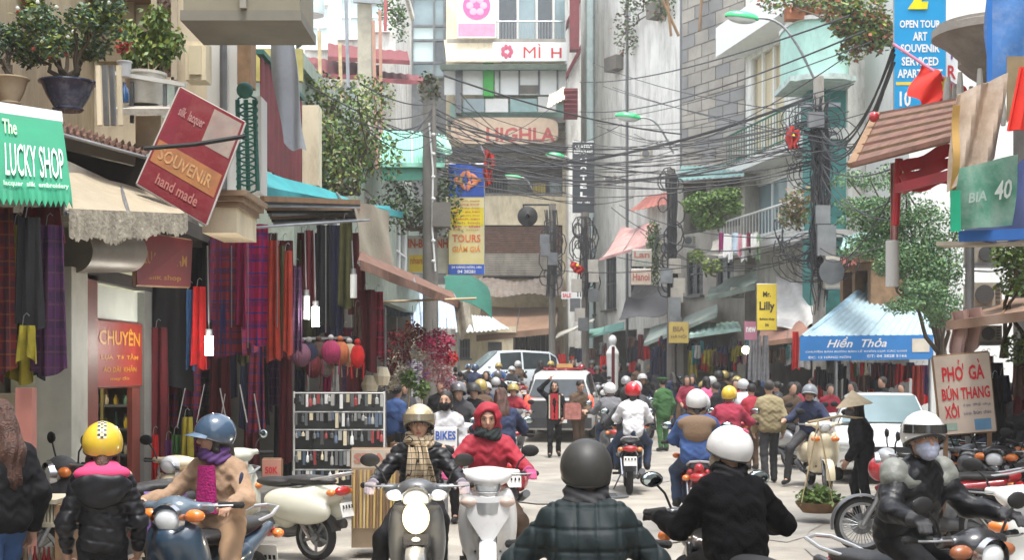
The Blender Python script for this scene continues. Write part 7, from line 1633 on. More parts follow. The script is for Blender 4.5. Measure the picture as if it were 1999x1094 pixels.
# ---------------------------------------------------------------- goods and clutter under the right awnings
rg = random.Random(66)
brt = [('red', REDB), ('dark red', DRED), ('black', BLK), ('white', WHC), ('orange', RO), ('brown', BRN), ('navy', NAVY), ('pink', mc((.5, .2, .22))), ('teal', mc((.05, .22, .22))), ('yellow', YELC), ('plaid', RP), ('grey', mc((.2, .2, .2)))]
def zone(p0, p1, y0, y1, Y0, Y1, n, where, grp, w_=(9, 20), h_=(22, 55), pal=brt):
    for k in range(n):
        cn, mt = rg.choice(pal); px = rg.uniform(p0, p1); f = (px-p0)/(p1-p0); garment(px, rg.uniform(y0, y1), 0, 1, 1, mt, '', nu=4) if 0 else None
        ya = rg.uniform(y0, y1); garment(px, ya, ya+rg.uniform(*h_)*rg.choice((.5, .8, 1, 1.2)), rg.uniform(*w_), Y0+(Y1-Y0)*f+rg.uniform(-.5, .5), mt, '%s garment hanging %s' % (cn, where), 'hanging_garment', cat='clothes', group=grp, nu=8)
zone(1590, 1625, 708, 735, 29.5, 29, 6, 'under the left end of the blue stall awning', 'clothes under the left end of the blue awning', pal=[brt[0], brt[1], brt[2]])
zone(1640, 1810, 708, 716, 29.6, 29.2, 26, 'under the blue stall awning', 'clothes under the blue stall awning', (12, 26), (30, 70), [brt[i] for i in (0, 1, 2, 2, 4, 6, 10, 5)])
zone(1345, 1445, 660, 700, 40, 37, 22, 'under the mint striped awning', 'clothes under the mint awning')
zone(1225, 1310, 650, 690, 44, 41, 18, 'in the dark shop right of the mannequin', 'clothes in the dark shop right of the mannequin', pal=[brt[i] for i in (1, 2, 5, 6, 2, 0)])
zone(1455, 1560, 660, 690, 35, 32, 20, 'under the brown awning below the yellow sign', 'clothes under the brown awning')
zone(1080, 1210, 660, 700, 52, 47, 16, 'at the far end of the right shops', 'clothes at the far end of the right shops', pal=[brt[i] for i in (2, 3, 5, 6, 11, 0)])
zone(1860, 1995, 690, 760, 16.5, 15, 16, 'behind the soup sign in the right shop', 'clothes behind the soup sign', (20, 40), (60, 130), [brt[i] for i in (2, 2, 6, 5, 1)])
garment(1553, 648, 722, 14, 30.5, REDB, 'tall narrow crimson cloth left of the blue name board', 'banner', cat='banner'); garment(1570, 660, 720, 22, 30, WHC, 'white cloth panel at the left end of the blue name board', 'banner', cat='banner')
for k, px in enumerate((1468, 1480, 1494)): garment(px, 655, 745, 14, 32.5, mc((.42, .42, .44)), '%s grey curtain strip beside the lit shop lamp' % ('first', 'second', 'third')[k], 'curtain', cat='curtain')
# striped ties
for k in range(7): garment(1655+7*k, 708, 730+rg.uniform(0, 14), 5, 28.7, (WHC, RO, GRNC, WHC, REDB, CREAM, WHC)[k], '%s narrow ribbon under the middle of the blue name board' % ('white', 'orange', 'green', 'white', 'red', 'cream', 'white')[k], 'ribbon', cat='ribbon', group='ribbons under the blue name board', nu=4)
t = thing('shop_lamp', 'round lit lamp in the shop under the yellow sign', 'lamp', P(1456, 684, 33)); m = MB(); m.ell(P(1456, 684, 33), .1, 14); m.build('globe', M((.9, 1, .6), .4, var=0, emit=7), t); m = MB(); m.tube([P(1456, 680, 33), P(1456, 660, 33)], .015, 5); m.build('cord', CABLE, t)
# mannequin
t = thing('mannequin', 'white mannequin bust with a dark red scarf on a stand by the right shops', 'mannequin', G(1196, 42)); S = SDF(.03, .05); b = G(1196, 42); z_ = P(0, 665, 42).z-b.z; S.ell((0, 0, z_), (.13, .13, .17)); S.cone((0, 0, z_-.15), (0, 0, z_-.4), .08, .2); S.cone((0, 0, z_-.45), (0, 0, .6), .2, .16); S.build('bust', WHITEP, t); m = MB(); m.bb(-.05, .05, -.24, -.2, 1.0, z_-.2); m.build('scarf', DRED, t, local=True); m = MB(); m.tube([(0, 0, 0), (0, 0, .6)], .03, 8); m.lathe([(0, 0), (.2, 0), (.2, .03), (0, .03)], 14); m.build('stand', STEEL, t, local=True)
# far shop stacks
for k in range(22):
    px = rg.uniform(1230, 1560); Y0 = 44-(px-1230)*.035+rg.uniform(-.3, .5); b = G(px, Y0); w_, h_ = rg.uniform(.3, .7), rg.uniform(.3, .9); m = MB(); m.box(b+Vector((0, 0, h_/2)), (w_, .4, h_), rg.uniform(-.2, .2))
    m.i = 1; m.box(b+Vector((0, 0, h_+.02)), (w_*.94, .36, .03)); cn, mt = rg.choice((('brown', WOODB), ('red', REDP), ('cream', CREAM), ('grey', STEEL), ('blue', BLUEP)))
    tag(m.build('goods_crate', [mt, BRN], smooth=False), '%s crate of goods standing before the far right shops' % cn, 'crate', 'crates before the far right shops')
# vendor's hanging basket
c = P(1597, 985, 16.3); t = thing('basket', 'flat bamboo basket of green vegetables hanging on cords from the carrying pole', 'basket', c); rb = .27
m = MB(); m.lathe([(0, -.1), (rb*.7, -.1), (rb, 0), (rb*1.02, .03), (rb*.96, .02), (rb*.66, -.07), (0, -.07)], 24, c); m.build('tray', M((.2, .11, .05), .8, var=.4, bump=.4), t)
top = P(1597, 822, 16.3)
for k in range(4): a_ = k*PI/2+.5; m = MB(); m.tube([c+Vector((rb*math.cos(a_), rb*math.sin(a_), 0)), top], .006, 5); m.build('cord', BAMB, t)
m = MB(); leaves(m, c+Vector((0, 0, .07)), (.27, .24, .12), 620, .09, rg, 3, shell=0); m.build('vegetables', [LF1, LF2, M((.12, .2, .04), .5)], t, smooth=False, kind='stuff')
m = MB(); m.tube([top+Vector((-.12, 0, -.02)), top+Vector((.3, .15, .05)), P(1684, 818, 16.5)], .018, 6); tag(m.build('carrying_pole', BAMB), 'bamboo carrying pole on the shoulder of the conical hat vendor', 'pole')
m = MB(); S = P(322, 1010, 10.6); m.box(S, (.3, .2, .34), .3); m.box(S+Vector((0, 0, .18)), (.32, .22, .03), .3); tag(m.build('purple_bag', M((.14, .07, .25), .7, var=.3)), 'purple bag hanging beside the tan coated rider', 'bag')
# ---------------------------------------------------------------- cars
def car(name, label, loc, rz, body, st, hw, wins, rear_red=True, wr=.31, wy=(1.35, -1.25)):
    """st: stations (y, z_belt, z_top, half width at belt, half width at top); forward is +Y"""
    t = thing(name, label, 'car', loc, rz); m = MB(); secs = []
    for y, zb, zt, wb, wt in st:
        zs = .24; secs.append([(0, zs), (wb*.9, zs), (wb, zs+.12), (wb*1.01, (zs+zb)/2), (wb*.985, zb-.05), (wb*.95, zb), (wt+.03, max(zb+.005, zt-.05)), (wt-.06, zt), (0, zt+.012)])
    vs = []; fs = []; n = 9; full = 2*n-2
    for (y, *_), s_ in zip(st, secs):
        ring = [(x, y, z) for x, z in s_]+[(-x, y, z) for x, z in s_[-2:0:-1]]; vs += ring
    for i in range(len(st)-1):
        for k in range(full): k2 = (k+1) % full; fs.append((i*full+k, (i+1)*full+k, (i+1)*full+k2, i*full+k2))
    fs.append(tuple(range(full))); fs.append(tuple((len(st)-1)*full+k for k in range(full))[::-1]); fs = [f[::-1] for f in fs]
    m.add(vs, fs); b = m.build('body', body, t, local=True, angle=35)
    def gl(pts, nm='side_window', o=0):
        c = sum((Vector(p) for p in pts), Vector())/len(pts); pp = [c+(Vector(p)-c)*.93 for p in pts]; N = (pp[1]-pp[0]).cross(pp[2]-pp[0]).normalized()
        if N.dot(c-Vector((0, c.y*.4, .9))) < 0: N = -N
        m = MB(); m.poly([p+N*.008 for p in pp], -N*.012); m.build(nm, GLASSD if nm != 'windscreen' else GLASSB, t, local=True, smooth=False)
    def sp(i, k, s): y, x, z = st[i][0], secs[i][k][0], secs[i][k][1]; return (s*x, y, z)
    for i, j in wins['side']:
        for s in (-1, 1): gl([sp(i, 5, s), sp(j, 5, s), sp(j, 6, s), sp(i, 6, s)])
    for (i, j), nm, dy in ((wins['front'], 'windscreen', .012), (wins['rear'], 'rear_window', -.012)):
        x0, x1 = secs[i][6][0]+.03, secs[j][6][0]; gl([(-x0, st[i][0]+dy, st[i][2]+.03), (x0, st[i][0]+dy, st[i][2]+.03), (x1, st[j][0]+dy, st[j][2]+.01), (-x1, st[j][0]+dy, st[j][2]+.01)], nm)
    for y in wy:
        for s in (-1, 1):
            wheel(t, y, wr, wr, .19, 8, x=s*(hw-.09)); m = MB(); m.tube([(s*(hw-.02+.001*q), y+(wr+.04)*math.cos(a_), wr+(wr+.04)*math.sin(a_)) for q, a_ in enumerate([i*PI/10 for i in range(11)])], .03, 6); m.build('wheel_arch', DPLAST, t, local=True)
    yf, yr = st[-1][0], st[0][0]
    for s in (-1, 1):
        m = MB(); m.ell((s*(hw-.26), yf-.04, .66), (.2, .1, .1), 14); m.build('headlight', LENS, t, local=True)
        m = MB(); m.ell((s*(hw-.1), yr+.03, .92 if rear_red else .8), (.085, .1, .2 if rear_red else .12), 12); m.build('tail_light', LAMPRED if rear_red else TAILRED, t, local=True)
        m = MB(); m.ell((s*(hw+.08), wy[0]-.55, st[3][1]+.1), (.1, .07, .075), 12); m.build('wing_mirror', body, t, local=True)
    m = MB(); m.box((0, yr-.015, .42), (hw*1.85, .1, .26)); m.build('rear_bumper', DPLAST if rear_red else body, t, local=True); m = MB(); m.box((0, yf+.015, .4), (hw*1.85, .1, .24)); m.build('front_bumper', body, t, local=True)
    m = MB(); m.box((0, yr-.075 , .47), (.42, .015, .1)); m.build('number_plate', PLATEW, t, local=True); m = MB(); m.box((0, yf+.04, .56), (.8, .03, .12)); m.build('grille', DPLAST, t, local=True)
    return t
ST = [(-2.1, .75, .78, .78, .7), (-2.02, .98, 1.02, .84, .74), (-1.85, 1.02, 1.5, .86, .62), (-1.6, 1.02, 1.66, .87, .62), (-.5, 1.0, 1.72, .88, .64), (.35, .98, 1.68, .88, .62), (1.15, .95, 1.0, .87, .7), (1.9, .84, .88, .84, .6), (2.12, .6, .66, .74, .5)]
WN = dict(side=((2, 3), (3, 4), (4, 5)), front=(6, 5), rear=(1, 2))
tx = car('taxi', 'white taxi van with red roof stripe and glowing tail lights, seen from behind', G(1104, 35), -.12, M((.62, .62, .6), .3, coat=.5, var=.1, dirt=(.3, .28, .25), damt=.3), ST, .88, WN)
m = MB(); m.box((0, -.6, 1.77), (1.0, .5, .04)); m.build('roof_stripe', REDP, tx, local=True); m = MB(); m.box((0, -.2, 1.84), (.42, .16, .1)); o = m.build('roof_sign', M((.55, .42, .15), .4), tx, local=True)
m = MB(); m.box((0, -2.1, .74), (1.42, .05, .46)); m.build('tailgate_panel', M((.06, .06, .065), .4, coat=.4), tx, local=True)
SS = [(-2.1, .82, .86, .74, .6), (-2.0, .9, .93, .8, .66), (-1.35, .93, .97, .83, .66), (-.95, .93, 1.36, .84, .56), (-.1, .92, 1.45, .85, .58), (.45, .92, 1.42, .85, .56), (1.2, .88, .93, .84, .68), (1.95, .72, .78, .8, .6), (2.15, .55, .6, .7, .5)]
car('white_car', 'white saloon car parked on the right behind the conical hat vendor', G(1718, 23.6), PI-.22, WHITEP, SS, .85, dict(side=((2, 3), (3, 4), (4, 5)), front=(6, 5), rear=(2, 3)), False, wy=(1.32, -1.3))
car('white_van', 'white hatchback with a blue tint at the far end of the street', G(982, 49)+Vector((0, 0, .2)), PI/2+.3, M((.6, .66, .7), .3, coat=.5, var=.05), ST, .88, WN, False)

# ---------------------------------------------------------------- motorbikes
bikes = {k: tree_of(make_bike(k)) for k in ('underbone', 'scooter', 'retro', 'sport')}
_used = set()
def bike(kind, loc, rz, label, col=WHITEP, extra=None, group=None, dz=0, sc=1):
    loc = Vector(loc)+Vector((0, 0, dz)); over = {'fairing': (col, DPLAST), 'handlebar_cowl': col, 'front_fender': col, 'front_panel': SILVP}
    if extra: over.update(extra)
    if kind not in _used:
        _used.add(kind); r = bikes[kind][0]; r.location = loc; r.rotation_euler = (0, 0, rz); ROOTM[r] = Matrix.Translation(loc) @ Matrix.Rotation(rz, 4, 'Z')
        first.append((r, over)); r['label'] = label
        if group: r['group'] = group
        return r
    return dup(bikes[kind], loc, rz, label, over, group, sc)
first = []
def apply_first():
    for r, over in first:
        for c in kids(r):
            st = c.name.split('.')[0]
            if st in over: mm = over[st]; setmats(c, *(mm if isinstance(mm, tuple) else (mm,)))
def tilt(r, a): r.rotation_euler = (0, a, r.rotation_euler[2])
G0 = lambda px, Y: G(px, Y)
CLR = dict(black=M((.01, .01, .012), .75, spec=.2, var=.3, bump=.6, bscale=12), puff=M((.009, .009, .012), .42, spec=.35, var=.3, bump=.15, bscale=30), quilt=M((.009, .017, .019), .6, spec=.3, var=.2, bump=.1, bscale=40), red=M((.34, .012, .03), .7, var=.2, bump=.7, bscale=13), tan=M((.36, .235, .15), .9, var=.2, dirt=(.25, .16, .1), dscale=9, damt=.5, bump=.8, bscale=14),
    navy=M((.015, .025, .07), .75, var=.25, bump=.6, bscale=11), cream=M((.62, .55, .42), .8, bump=.6, bscale=11), green=M((.04, .12, .035), .85, var=.2), sweater=M((.3, .25, .14), .9, var=.15, bump=.2), white=M((.72, .72, .74), .75, var=.1, bump=.6, bscale=11), crimson=M((.3, .02, .05), .8, var=.2, bump=.6, bscale=11), jeans=M((.04, .1, .25), .85, var=.25, bump=.1), jeansd=M((.03, .05, .1), .85, var=.2), grey=M((.15, .15, .16), .85, var=.2, bump=.6, bscale=11), brown=M((.1, .06, .035), .85, var=.25, bump=.6, bscale=11), dgrey=M((.05, .05, .055), .8, var=.2, bump=.6, bscale=11), blue=M((.04, .09, .25), .8, var=.2, bump=.6, bscale=11), pink=M((.55, .1, .22), .8, bump=.6, bscale=11), purple=M((.1, .04, .16), .8), check=plaid((.62, .5, .34), (.5, .38, .24), (.04, .035, .035), 15, 13), magk=M((.38, .01, .15), .9, var=.35, scale=40, bump=.6, bscale=70))
YH = M((.72, .5, .04), .3, coat=.5, var=.1, dirt=(.4, .3, .1), dscale=14, damt=.3); BH = M((.05, .09, .15), .2, coat=.8, var=.15); MBK = M((.035, .034, .032), .5, var=.3, dirt=(.09, .085, .08), dscale=22, damt=.35); WHH = M((.68, .68, .68), .28, coat=.6, var=.06, dirt=(.4, .38, .36), dscale=12, damt=.28); GH = M((.6, .5, .3), .18, .3, coat=.8, var=.1); RH = M((.6, .02, .03), .25, coat=.7)
C = CLR
# 1 scarf rider on the dark motorbike with the lit headlight
L1 = G(818, 10.3)
b1 = bike('underbone', L1, PI+.03, 'dark grey motorbike with its round headlight blazing, ridden by the scarf wearer', GREYP, {'indicator_light': LENS, 'mirror': BLACK})
m = MB(); m.grid(lambda u, v: ((u-.5)*.34*(1-.25*v), .52-.1*(2*u-1)**2+.06*(1-v), .6+.3*(1-v)-.02), 10, 6, .015); m.build('front_cowl', GREYP, b1, local=True)
m = MB(); m.ell((0, .57, .80), (.1, .05, .12), 22); m.build('lit_lamp', M((1, .72, .38), .3, var=0, emit=.75), b1, local=True); m = MB(); m.ell((0, .60, .81), (.06, .03, .07), 18); m.build('lit_lamp_core', M((1, .95, .8), .3, var=0, emit=14), b1, local=True)
m = MB(); m.bb(-.09, .09, .545, .57, .60, .68); m.build('grille', BLACKP, b1, local=True); m = MB(); m.ell((0, .575, .64), (.035, .012, .02), 8); m.build('emblem_badge', SILVP, b1, local=True)
J, s = ride_pose(feet=1); J['wrL'].z = J['wrR'].z = 1.03
person(J, s, 'woman in black puffer jacket, cream check scarf and gold helmet riding with headlight on', L1, PI+.03, .009, C['puff'], .012, trousers=C['black'], glove=M((.35, .3, .33), .8), hair='bob', helmet=dict(col=GH, shade=M((.2, .17, .12), .1, coat=1), size=1.0), face=True, scarf=C['check'], quilt=1, female=True, collar=False)
sc_ = [c for c in bpy.data.objects if c.name.startswith('scarf') and c.parent and c.parent.get('label', '').startswith('woman in black puffer')][0]
m = MB()
for x0, x1, z0, z1 in ((-.02, -.075, 1.3, .93), (.03, .045, 1.3, .9)):
    m.grid(lambda u, v: (x0+(x1-x0)*v+(u-.5)*(.09+.05*v), .055+.055*math.sin(PI*min(1, v*1.3))*.6+.05*(1-v)+.012*math.sin(u*9+v*4), z0+(z1-z0)*v+.015*math.sin(u*7)), 8, 12, .012)
m.build('scarf_end', C['check'], sc_, local=True)
l = bpy.data.lights.new('headlight_beam', 'POINT'); l.energy = 6; l.color = (1, .85, .6); l.shadow_soft_size = .07; lo = bpy.data.objects.new('headlight_beam', l); COL.objects.link(lo); lo.location = L1+Vector((0, -.75, .8))
# 2 red hooded rider on the white scooter
L2 = G(952, 11.4)
b2 = bike('scooter', L2, PI+.02, 'white scooter with a pointed front panel ridden by the red hooded woman', WHH, {'front_panel': WHH, 'indicator_light': M((.55, .42, .36), .3, coat=.6)})
m = MB(); m.add([(-.19, .53, .86), (.19, .53, .86), (.17, .55, .68), (0, .60, .42), (-.17, .55, .68), (0, .60, .84), (0, .62, .64)], [(0, 5, 6, 4), (5, 1, 2, 6), (4, 6, 3), (6, 2, 3)]); m.build('pointed_panel', WHH, b2, local=True, angle=50)
m = MB(); m.grid(lambda u, v: ((u-.5)*.2, .615-.05*(2*u-1)**2, .80-.09*v), 8, 3, .01); m.build('chrome_trim', SILVP, b2, local=True)
J, s = ride_pose(feet=-1)
person(J, s, 'woman in red hooded raincoat with black collar riding the white scooter', L2, PI+.05, .009, C['red'], .02, trousers=C['brown'], glove=M((.5, .08, .2), .8), hair='bob', hood=C['red'], face=True, female=True, scarf=M((.02, .03, .03), .9, bump=.5), pitch=-.12)
# 3 tan coat rider with blue helmet
L3 = G(412, 9.0); J, s = ride_pose(feet=2, lean=-.02)
b3 = bike('underbone', L3+Vector((-.02, -.05, 0)), PI-.25, 'blue and silver motorbike with orange indicators under the tan coated woman', M((.03, .06, .1), .35, coat=.5), {'headlight': LENS, 'handlebar_cowl': M((.1, .14, .18), .2, coat=.6)})
person(J, s, 'woman in tan coat and dark blue peaked helmet waiting on her motorbike, face turned aside', L3-Vector((0, 0, .03)), PI-.35, .009, C['tan'], .01, jlen=.06, trousers=M((.3, .19, .11), .9, var=.2), hair='bob', hairm=HAIRB, helmet=dict(col=BH, visor=M((.1, .16, .24), .2, coat=.6)), face=True, yaw=-.9, pitch=-.05, female=True, hood=None, scarf=C['purple'])
[bpy.data.objects.remove(o) for o in [c for m_ in kids(b3) if m_.name.startswith('mirror') for c in kids(m_)+[m_]]]
tp = [o for o in bpy.data.objects if o.get('label', '').startswith('woman in tan coat')][0]
m = MB(); m.grid(lambda u, v: ((u-.5)*.13*(1+.3*v), .052+.02*math.cos((u-.5)*2.5)-.0*v, 1.27-.32*v), 8, 8, .012); m.build('knitted_front', C['magk'], tp, local=True)
m = MB(); m.ell((-.245, .01, 1.17), (.012, .045, .06), 14, Matrix.Rotation(.2, 3, 'Z')); m.build('arm_badge', C['navy'], tp, local=True)
# 4 yellow helmet woman from behind
J, s = stand_pose(1.5, .1, ((-.25, -.05, 1.06), (-.24, .12, .86)), ((.25, -.05, 1.06), (.24, .12, .86)))
p4 = person(J, s, 'woman from behind in black puffer with pink hood lining and checkered yellow helmet', G(200, 8.3), .27, .009, C['puff'], .018, trousers=C['black'], hair='pony', hairm=HAIRBR, helmet=dict(col=YH, stripe=[BLACKP, M((.8, .75, .5), .3)], size=1.0), quilt=1, female=True, collar=False)
S = SDF(.01, .03); S.ell((0, -.09, 1.245), (.17, .08, .06)); S.ell((0, -.02, 1.28), (.11, .09, .05)); S.build('hood_lining', M((.62, .05, .16), .75, var=.15), p4)
S = SDF(.01, .04); S.ell((0, -.12, 1.17), (.18, .06, .085)); S.ell((0, -.13, 1.1), (.12, .05, .07)); S.cone((-.1, -.14, 1.21), (.1, -.14, 1.21), .032); S.post = lambda X, Y, Z: .005*np.sin(X*30+np.sin(Z*30)*2)+0*Y; S.build('hood', C['puff'], p4)
# 5 left edge passer-by
J, s = stand_pose(1.68, .1); person(J, s, 'passer-by with long brown hair, black jacket and jeans at the left edge', G(4, 8.6), .9, .011, C['black'], .03, trousers=C['jeans'], hair='long', hairm=HAIRBR, scarf=M((.35, .4, .45), .8), female=True)
# 6 man with matt black helmet
L6 = G(1152, 6.5); J, s = ride_pose(feet=0)
for k in J: J[k] = J[k]-V((0, 0, .05))
for sd, x in (('L', -1), ('R', 1)): J['el'+sd] = V((x*.335, -.02, .97))
b6 = bike('underbone', L6, -.03, 'black motorbike under the man in the matt black helmet', BLACKP, dz=-.02)
[bpy.data.objects.remove(o) for o in [c for m_ in kids(b6) if m_.name.startswith('mirror') for c in kids(m_)+[m_]]]
person(J, s, 'broad man in quilted dark teal jacket and matt black helmet riding away, nearest the camera', L6+Vector((-.02, 0, -.02)), -.03, .008, C['quilt'], .03, trousers=C['black'], glove=C['black'], hair='short', helmet=dict(col=MBK, low=.01, size=1.03), quilt=2, scarf=C['dgrey'])
# 7 man with white helmet, black fleece
L7 = G(1420, 7.9); J, s = ride_pose(feet=0)
J['elR'] = V((.36, -.0, 1.02)); J['wrR'] = V((.36, .22, .98)); J['elL'] = V((-.28, .05, 1.0))
for k in J: J[k] = J[k]-V((0, 0, .06))
bike('sport', L7, .2, 'motorbike with green glass mirrors under the man in black fleece', BLACKP, {'mirror_glass': M((.05, .3, .2), .1, .6)})
person(J, s, 'man in plain black fleece and white helmet with red badge, from behind, looking left', L7, .2, .008, M((.004, .004, .005), .95, spec=.1, var=.2, bump=.3, bscale=90), .02, trousers=C['black'], glove=C['black'], hair='short', helmet=dict(col=WHH, badge=M((.6, .1, .18), .4)), yaw=.75, mask=M((.42, .36, .29), .8), scarf=C['black'])
# 8 masked man on the right looking back
L8 = G(1800, 7.7); J, s = ride_pose(lean=.02, feet=0); rz8 = -PI/2-1.12
for k in J: J[k] = J[k]+V((0, 0, .03))
bike('underbone', L8, rz8, 'black motorbike with blue mudguard ridden by the masked man at the lower right', BLACKP, {'handlebar_cowl': BLACKP, 'front_fender': BLUEP, 'indicator_light': M((.3, .1, .04), .3, coat=.5)}, dz=-.06)
t8 = person(J, s, 'man in black leather jacket with silver shoulder band, white helmet and pale blue face mask', L8, rz8, .008, M((.009, .01, .013), .42, spec=.4, var=.3, bump=.3, bscale=25), .02, trousers=C['black'], glove=C['dgrey'], hair='short', helmet=dict(col=WHH, shade=M((.03, .03, .03), .1, coat=1)), face=True, mask=M((.42, .45, .58), .8, var=.25, scale=60), yaw=-.3)
J8 = J; S = SDF(.008, .02); S.T = None
a0, a1 = J8['shR'], J8['elR']
for sd in 'RL':
    a0, a1 = J8['sh'+sd], J8['el'+sd]; S.cone(a0.lerp(a1, .06)+V((0, 0, .012)), a0.lerp(a1, .2)+V((0, 0, .012)), .083, .078)
S.cone(J8['shL']+V((.03, -.055, -.06)), J8['shR']+V((-.03, -.055, -.06)), .052); S.cone(J8['shL']+V((.03, .05, -.06)), J8['shR']+V((-.03, .05, -.06)), .052)
S.build('shoulder_band', M((.2, .21, .19), .5, var=.25, bump=.4, bscale=20), t8)
# 4b parked bikes on the left
r = bike('scooter', (-2.42, 13.35, 0), 1.08, 'white parked scooter with dark seat and chrome rail, tail towards the street', M((.62, .62, .52), .28, coat=.5, var=.06), {'tail_light': TAILRED}); 
bike('retro', (-3.02, 12.9, .0), PI-.35, 'cream retro scooter with a round headlight parked behind the tan coated rider', CREAM)
bike('underbone', (-3.3, 11.0, .11), PI/2+.7, 'dark motorbike parked beside the shop door behind the yellow helmet', C['dgrey'])
# 9 couple on one bike
L9 = G(1362, 15.4); bike('sport', L9, -.12, 'small red tailed motorbike carrying the couple in white helmets', REDP)
J, s = ride_pose(); person(J, s, 'front rider of the white helmeted couple, in a navy jacket', L9+V((.03, .05, 0)), -.12, .014, C['navy'], .02, trousers=C['jeansd'], helmet=dict(col=WHH))
J, s = ride_pose(back=1); person(J, s, 'pillion rider with brown shawl over a blue jacket and white helmet', L9+V((-.02, -.02, 0)), -.12, .014, C['blue'], .03, trousers=C['jeansd'], hair='bob', helmet=dict(col=WHH), scarf=C['brown'], hood=None)
m = MB(); tq = [o for o in bpy.data.objects if o.get('label', '').startswith('pillion rider with brown')][0]; S = SDF(.014, .04); S.ell((0, -.52, 1.27), (.22, .13, .1)); S.ell((0, -.6, 1.18), (.16, .07, .12)); S.build('shawl', M((.2, .13, .08), .9, bump=.3), tq)
# 10-13 riders further off
L = G(1226, 20.5); bike('underbone', L, -.05, 'dark motorbike with white plate carrying the red helmeted pillion', BLACKP); J, s = ride_pose(feet=-1); person(J, s, 'front rider in grey jacket hidden behind the red helmeted pillion', L, -.05, .018, C['dgrey'], .02, trousers=C['jeansd'], helmet=dict(col=MBK))
J, s = ride_pose(back=1); person(J, s, 'pillion with red helmet and white blouse riding away', L+V((.06, 0, .03)), -.05, .014, C['white'], .01, trousers=C['jeansd'], hair='bob', helmet=dict(col=RH, badge=WHITEP), female=True)
L = G(1190, 25.5); bike('scooter', L, .05, 'grey scooter riding away just right of the taxi', GREYP); J, s = ride_pose(); person(J, s, 'rider in grey jacket and white helmet just right of the taxi', L, .05, .018, C['grey'], .02, trousers=C['jeansd'], helmet=dict(col=WHH))
L = G(1242, 28); bike('underbone', L, 0, 'dark motorbike ahead of the red helmeted pillion', BLACKP); J, s = ride_pose(); person(J, s, 'rider in dark coat and white helmet ahead of the red helmeted pillion', L, 0, .02, C['dgrey'], .02, helmet=dict(col=WHH))
L = G(1424, 20.8); bike('underbone', L, -.3, 'red motorbike under the rider with the yellow and red helmet', REDP); J, s = ride_pose(); person(J, s, 'rider in crimson jacket with a yellow and red helmet', L, -.3, .016, C['crimson'], .03, trousers=C['jeansd'], helmet=dict(col=M((.75, .55, .05), .25, coat=.6, var=0, dirt=(.5, .03, .02), dscale=14, damt=.5)))
# 12 standing figures
J, s = stand_pose(1.66, .06); pg = person(J, s, 'officer in green uniform and green cap standing in the road', G(1295, 30), .3, .016, C['green'], .01, jlen=.08, trousers=C['green'], hair='short')
m = MB(); m.T = Matrix.Translation(J['head']); m.lathe([(.088, .02), (.092, .06), (.125, .1), (.12, .125), (0, .13)], 20); m.ell((0, .1, .03), (.07, .06, .008), 12); m.build('cap', C['green'], pg, local=True)
J, s = stand_pose(1.68, .1); person(J, s, 'grey haired man in tan sweater and dark trousers walking away on the right', G(1502, 21.8), .02, .013, C['sweater'], .025, trousers=M((.035, .035, .04), .9), hair='short', hairm=M((.05, .045, .04), .6, bump=.5))
J, s = stand_pose(1.6, .14, ((-.26, .02, 1.1), (-.2, .12, .9)), ((.33, .03, 1.52), (.12, .05, 1.74))); pw = person(J, s, 'woman in black coat and long red scarf walking up with one hand on her head', G(1082, 28.2), PI, .013, C['black'], .01, jlen=.1, trousers=C['black'], hair='long', face=True, female=True)
m = MB(); m.grid(lambda u, v: ((u-.5)*.16*(1-.1*v), .13+.01*math.sin(u*9), 1.35-.55*v), 6, 8, .015); m.build('red_scarf', M((.5, .02, .03), .8, var=.2), pw, local=True)
for s_ in (-1, 1): m = MB(); m.grid(lambda u, v: (s_*(.09+.03*u), .125-.0*v, 1.32-.5*v), 3, 6, .012); m.build('coat_edge', C['cream'], pw, local=True)
J, s = stand_pose(1.62, .06, ((-.22, .1, 1.12), (-.05, .28, 1.05)), ((.22, .1, 1.12), (.08, .28, 1.05)), bend=.05); person(J, s, 'man in brown jacket looking down at a pink bag beside the taxi', G(1128, 27.8), PI+.5, .014, C['brown'], .025, trousers=C['brown'], hair='short', face=True, pitch=-.35)
m = MB(); m.box(G(1117, 27.4)+Vector((0, 0, .98)), (.34, .14, .3), .2); m.box(G(1117, 27.4)+Vector((0, 0, 1.14)), (.3, .1, .05), .2); tag(m.build('shoulder_bag', M((.42, .16, .13), .7, var=.4, scale=12)), 'patterned pink bag held by the man in the brown jacket', 'bag')
J, s = ride_pose(); L = G(985, 17.0); bike('scooter', L, .12, 'scooter riding away behind the red hooded woman', REDP); person(J, s, 'rider with long auburn hair and navy jacket seen from behind the red hooded woman', L+V((-.05, 0, .06)), .12, .012, C['navy'], .03, trousers=C['jeansd'], hair='long', hairm=HAIRBR, female=True)
J, s = stand_pose(1.5, .08, bend=.06); pv = person(J, s, 'vendor in dark coat and conical straw hat carrying a pole', G(1684, 16.6), 1.3, .013, C['black'], .045, trousers=C['black'], hair='bob', female=True, yaw=.3, mask=C['grey'])
m = MB(); m.T = Matrix.Translation(J['head']+V((0, 0, .04))) @ Matrix.Rotation(-.15, 4, 'X'); m.lathe([(.23, -.02), (.225, -.012), (.11, .085), (.012, .175), (0, .178)], 32); m.build('conical_hat', M((.62, .5, .33), .75, var=.15, scale=14, bump=.3), pv, local=True)
L = G(1597, 21.0); bike('retro', L, PI-.02, 'cream retro scooter facing us by the man in the tan sweater', CREAM); J, s = ride_pose(feet=2); person(J, s, 'rider in navy jacket and grey helmet sitting on the cream scooter', L+V((-.08, .25, .02)), PI-.4, .015, C['navy'], .02, trousers=C['dgrey'], helmet=dict(col=M((.2, .22, .24), .4), visor=M((.2, .22, .24), .4)), face=True)
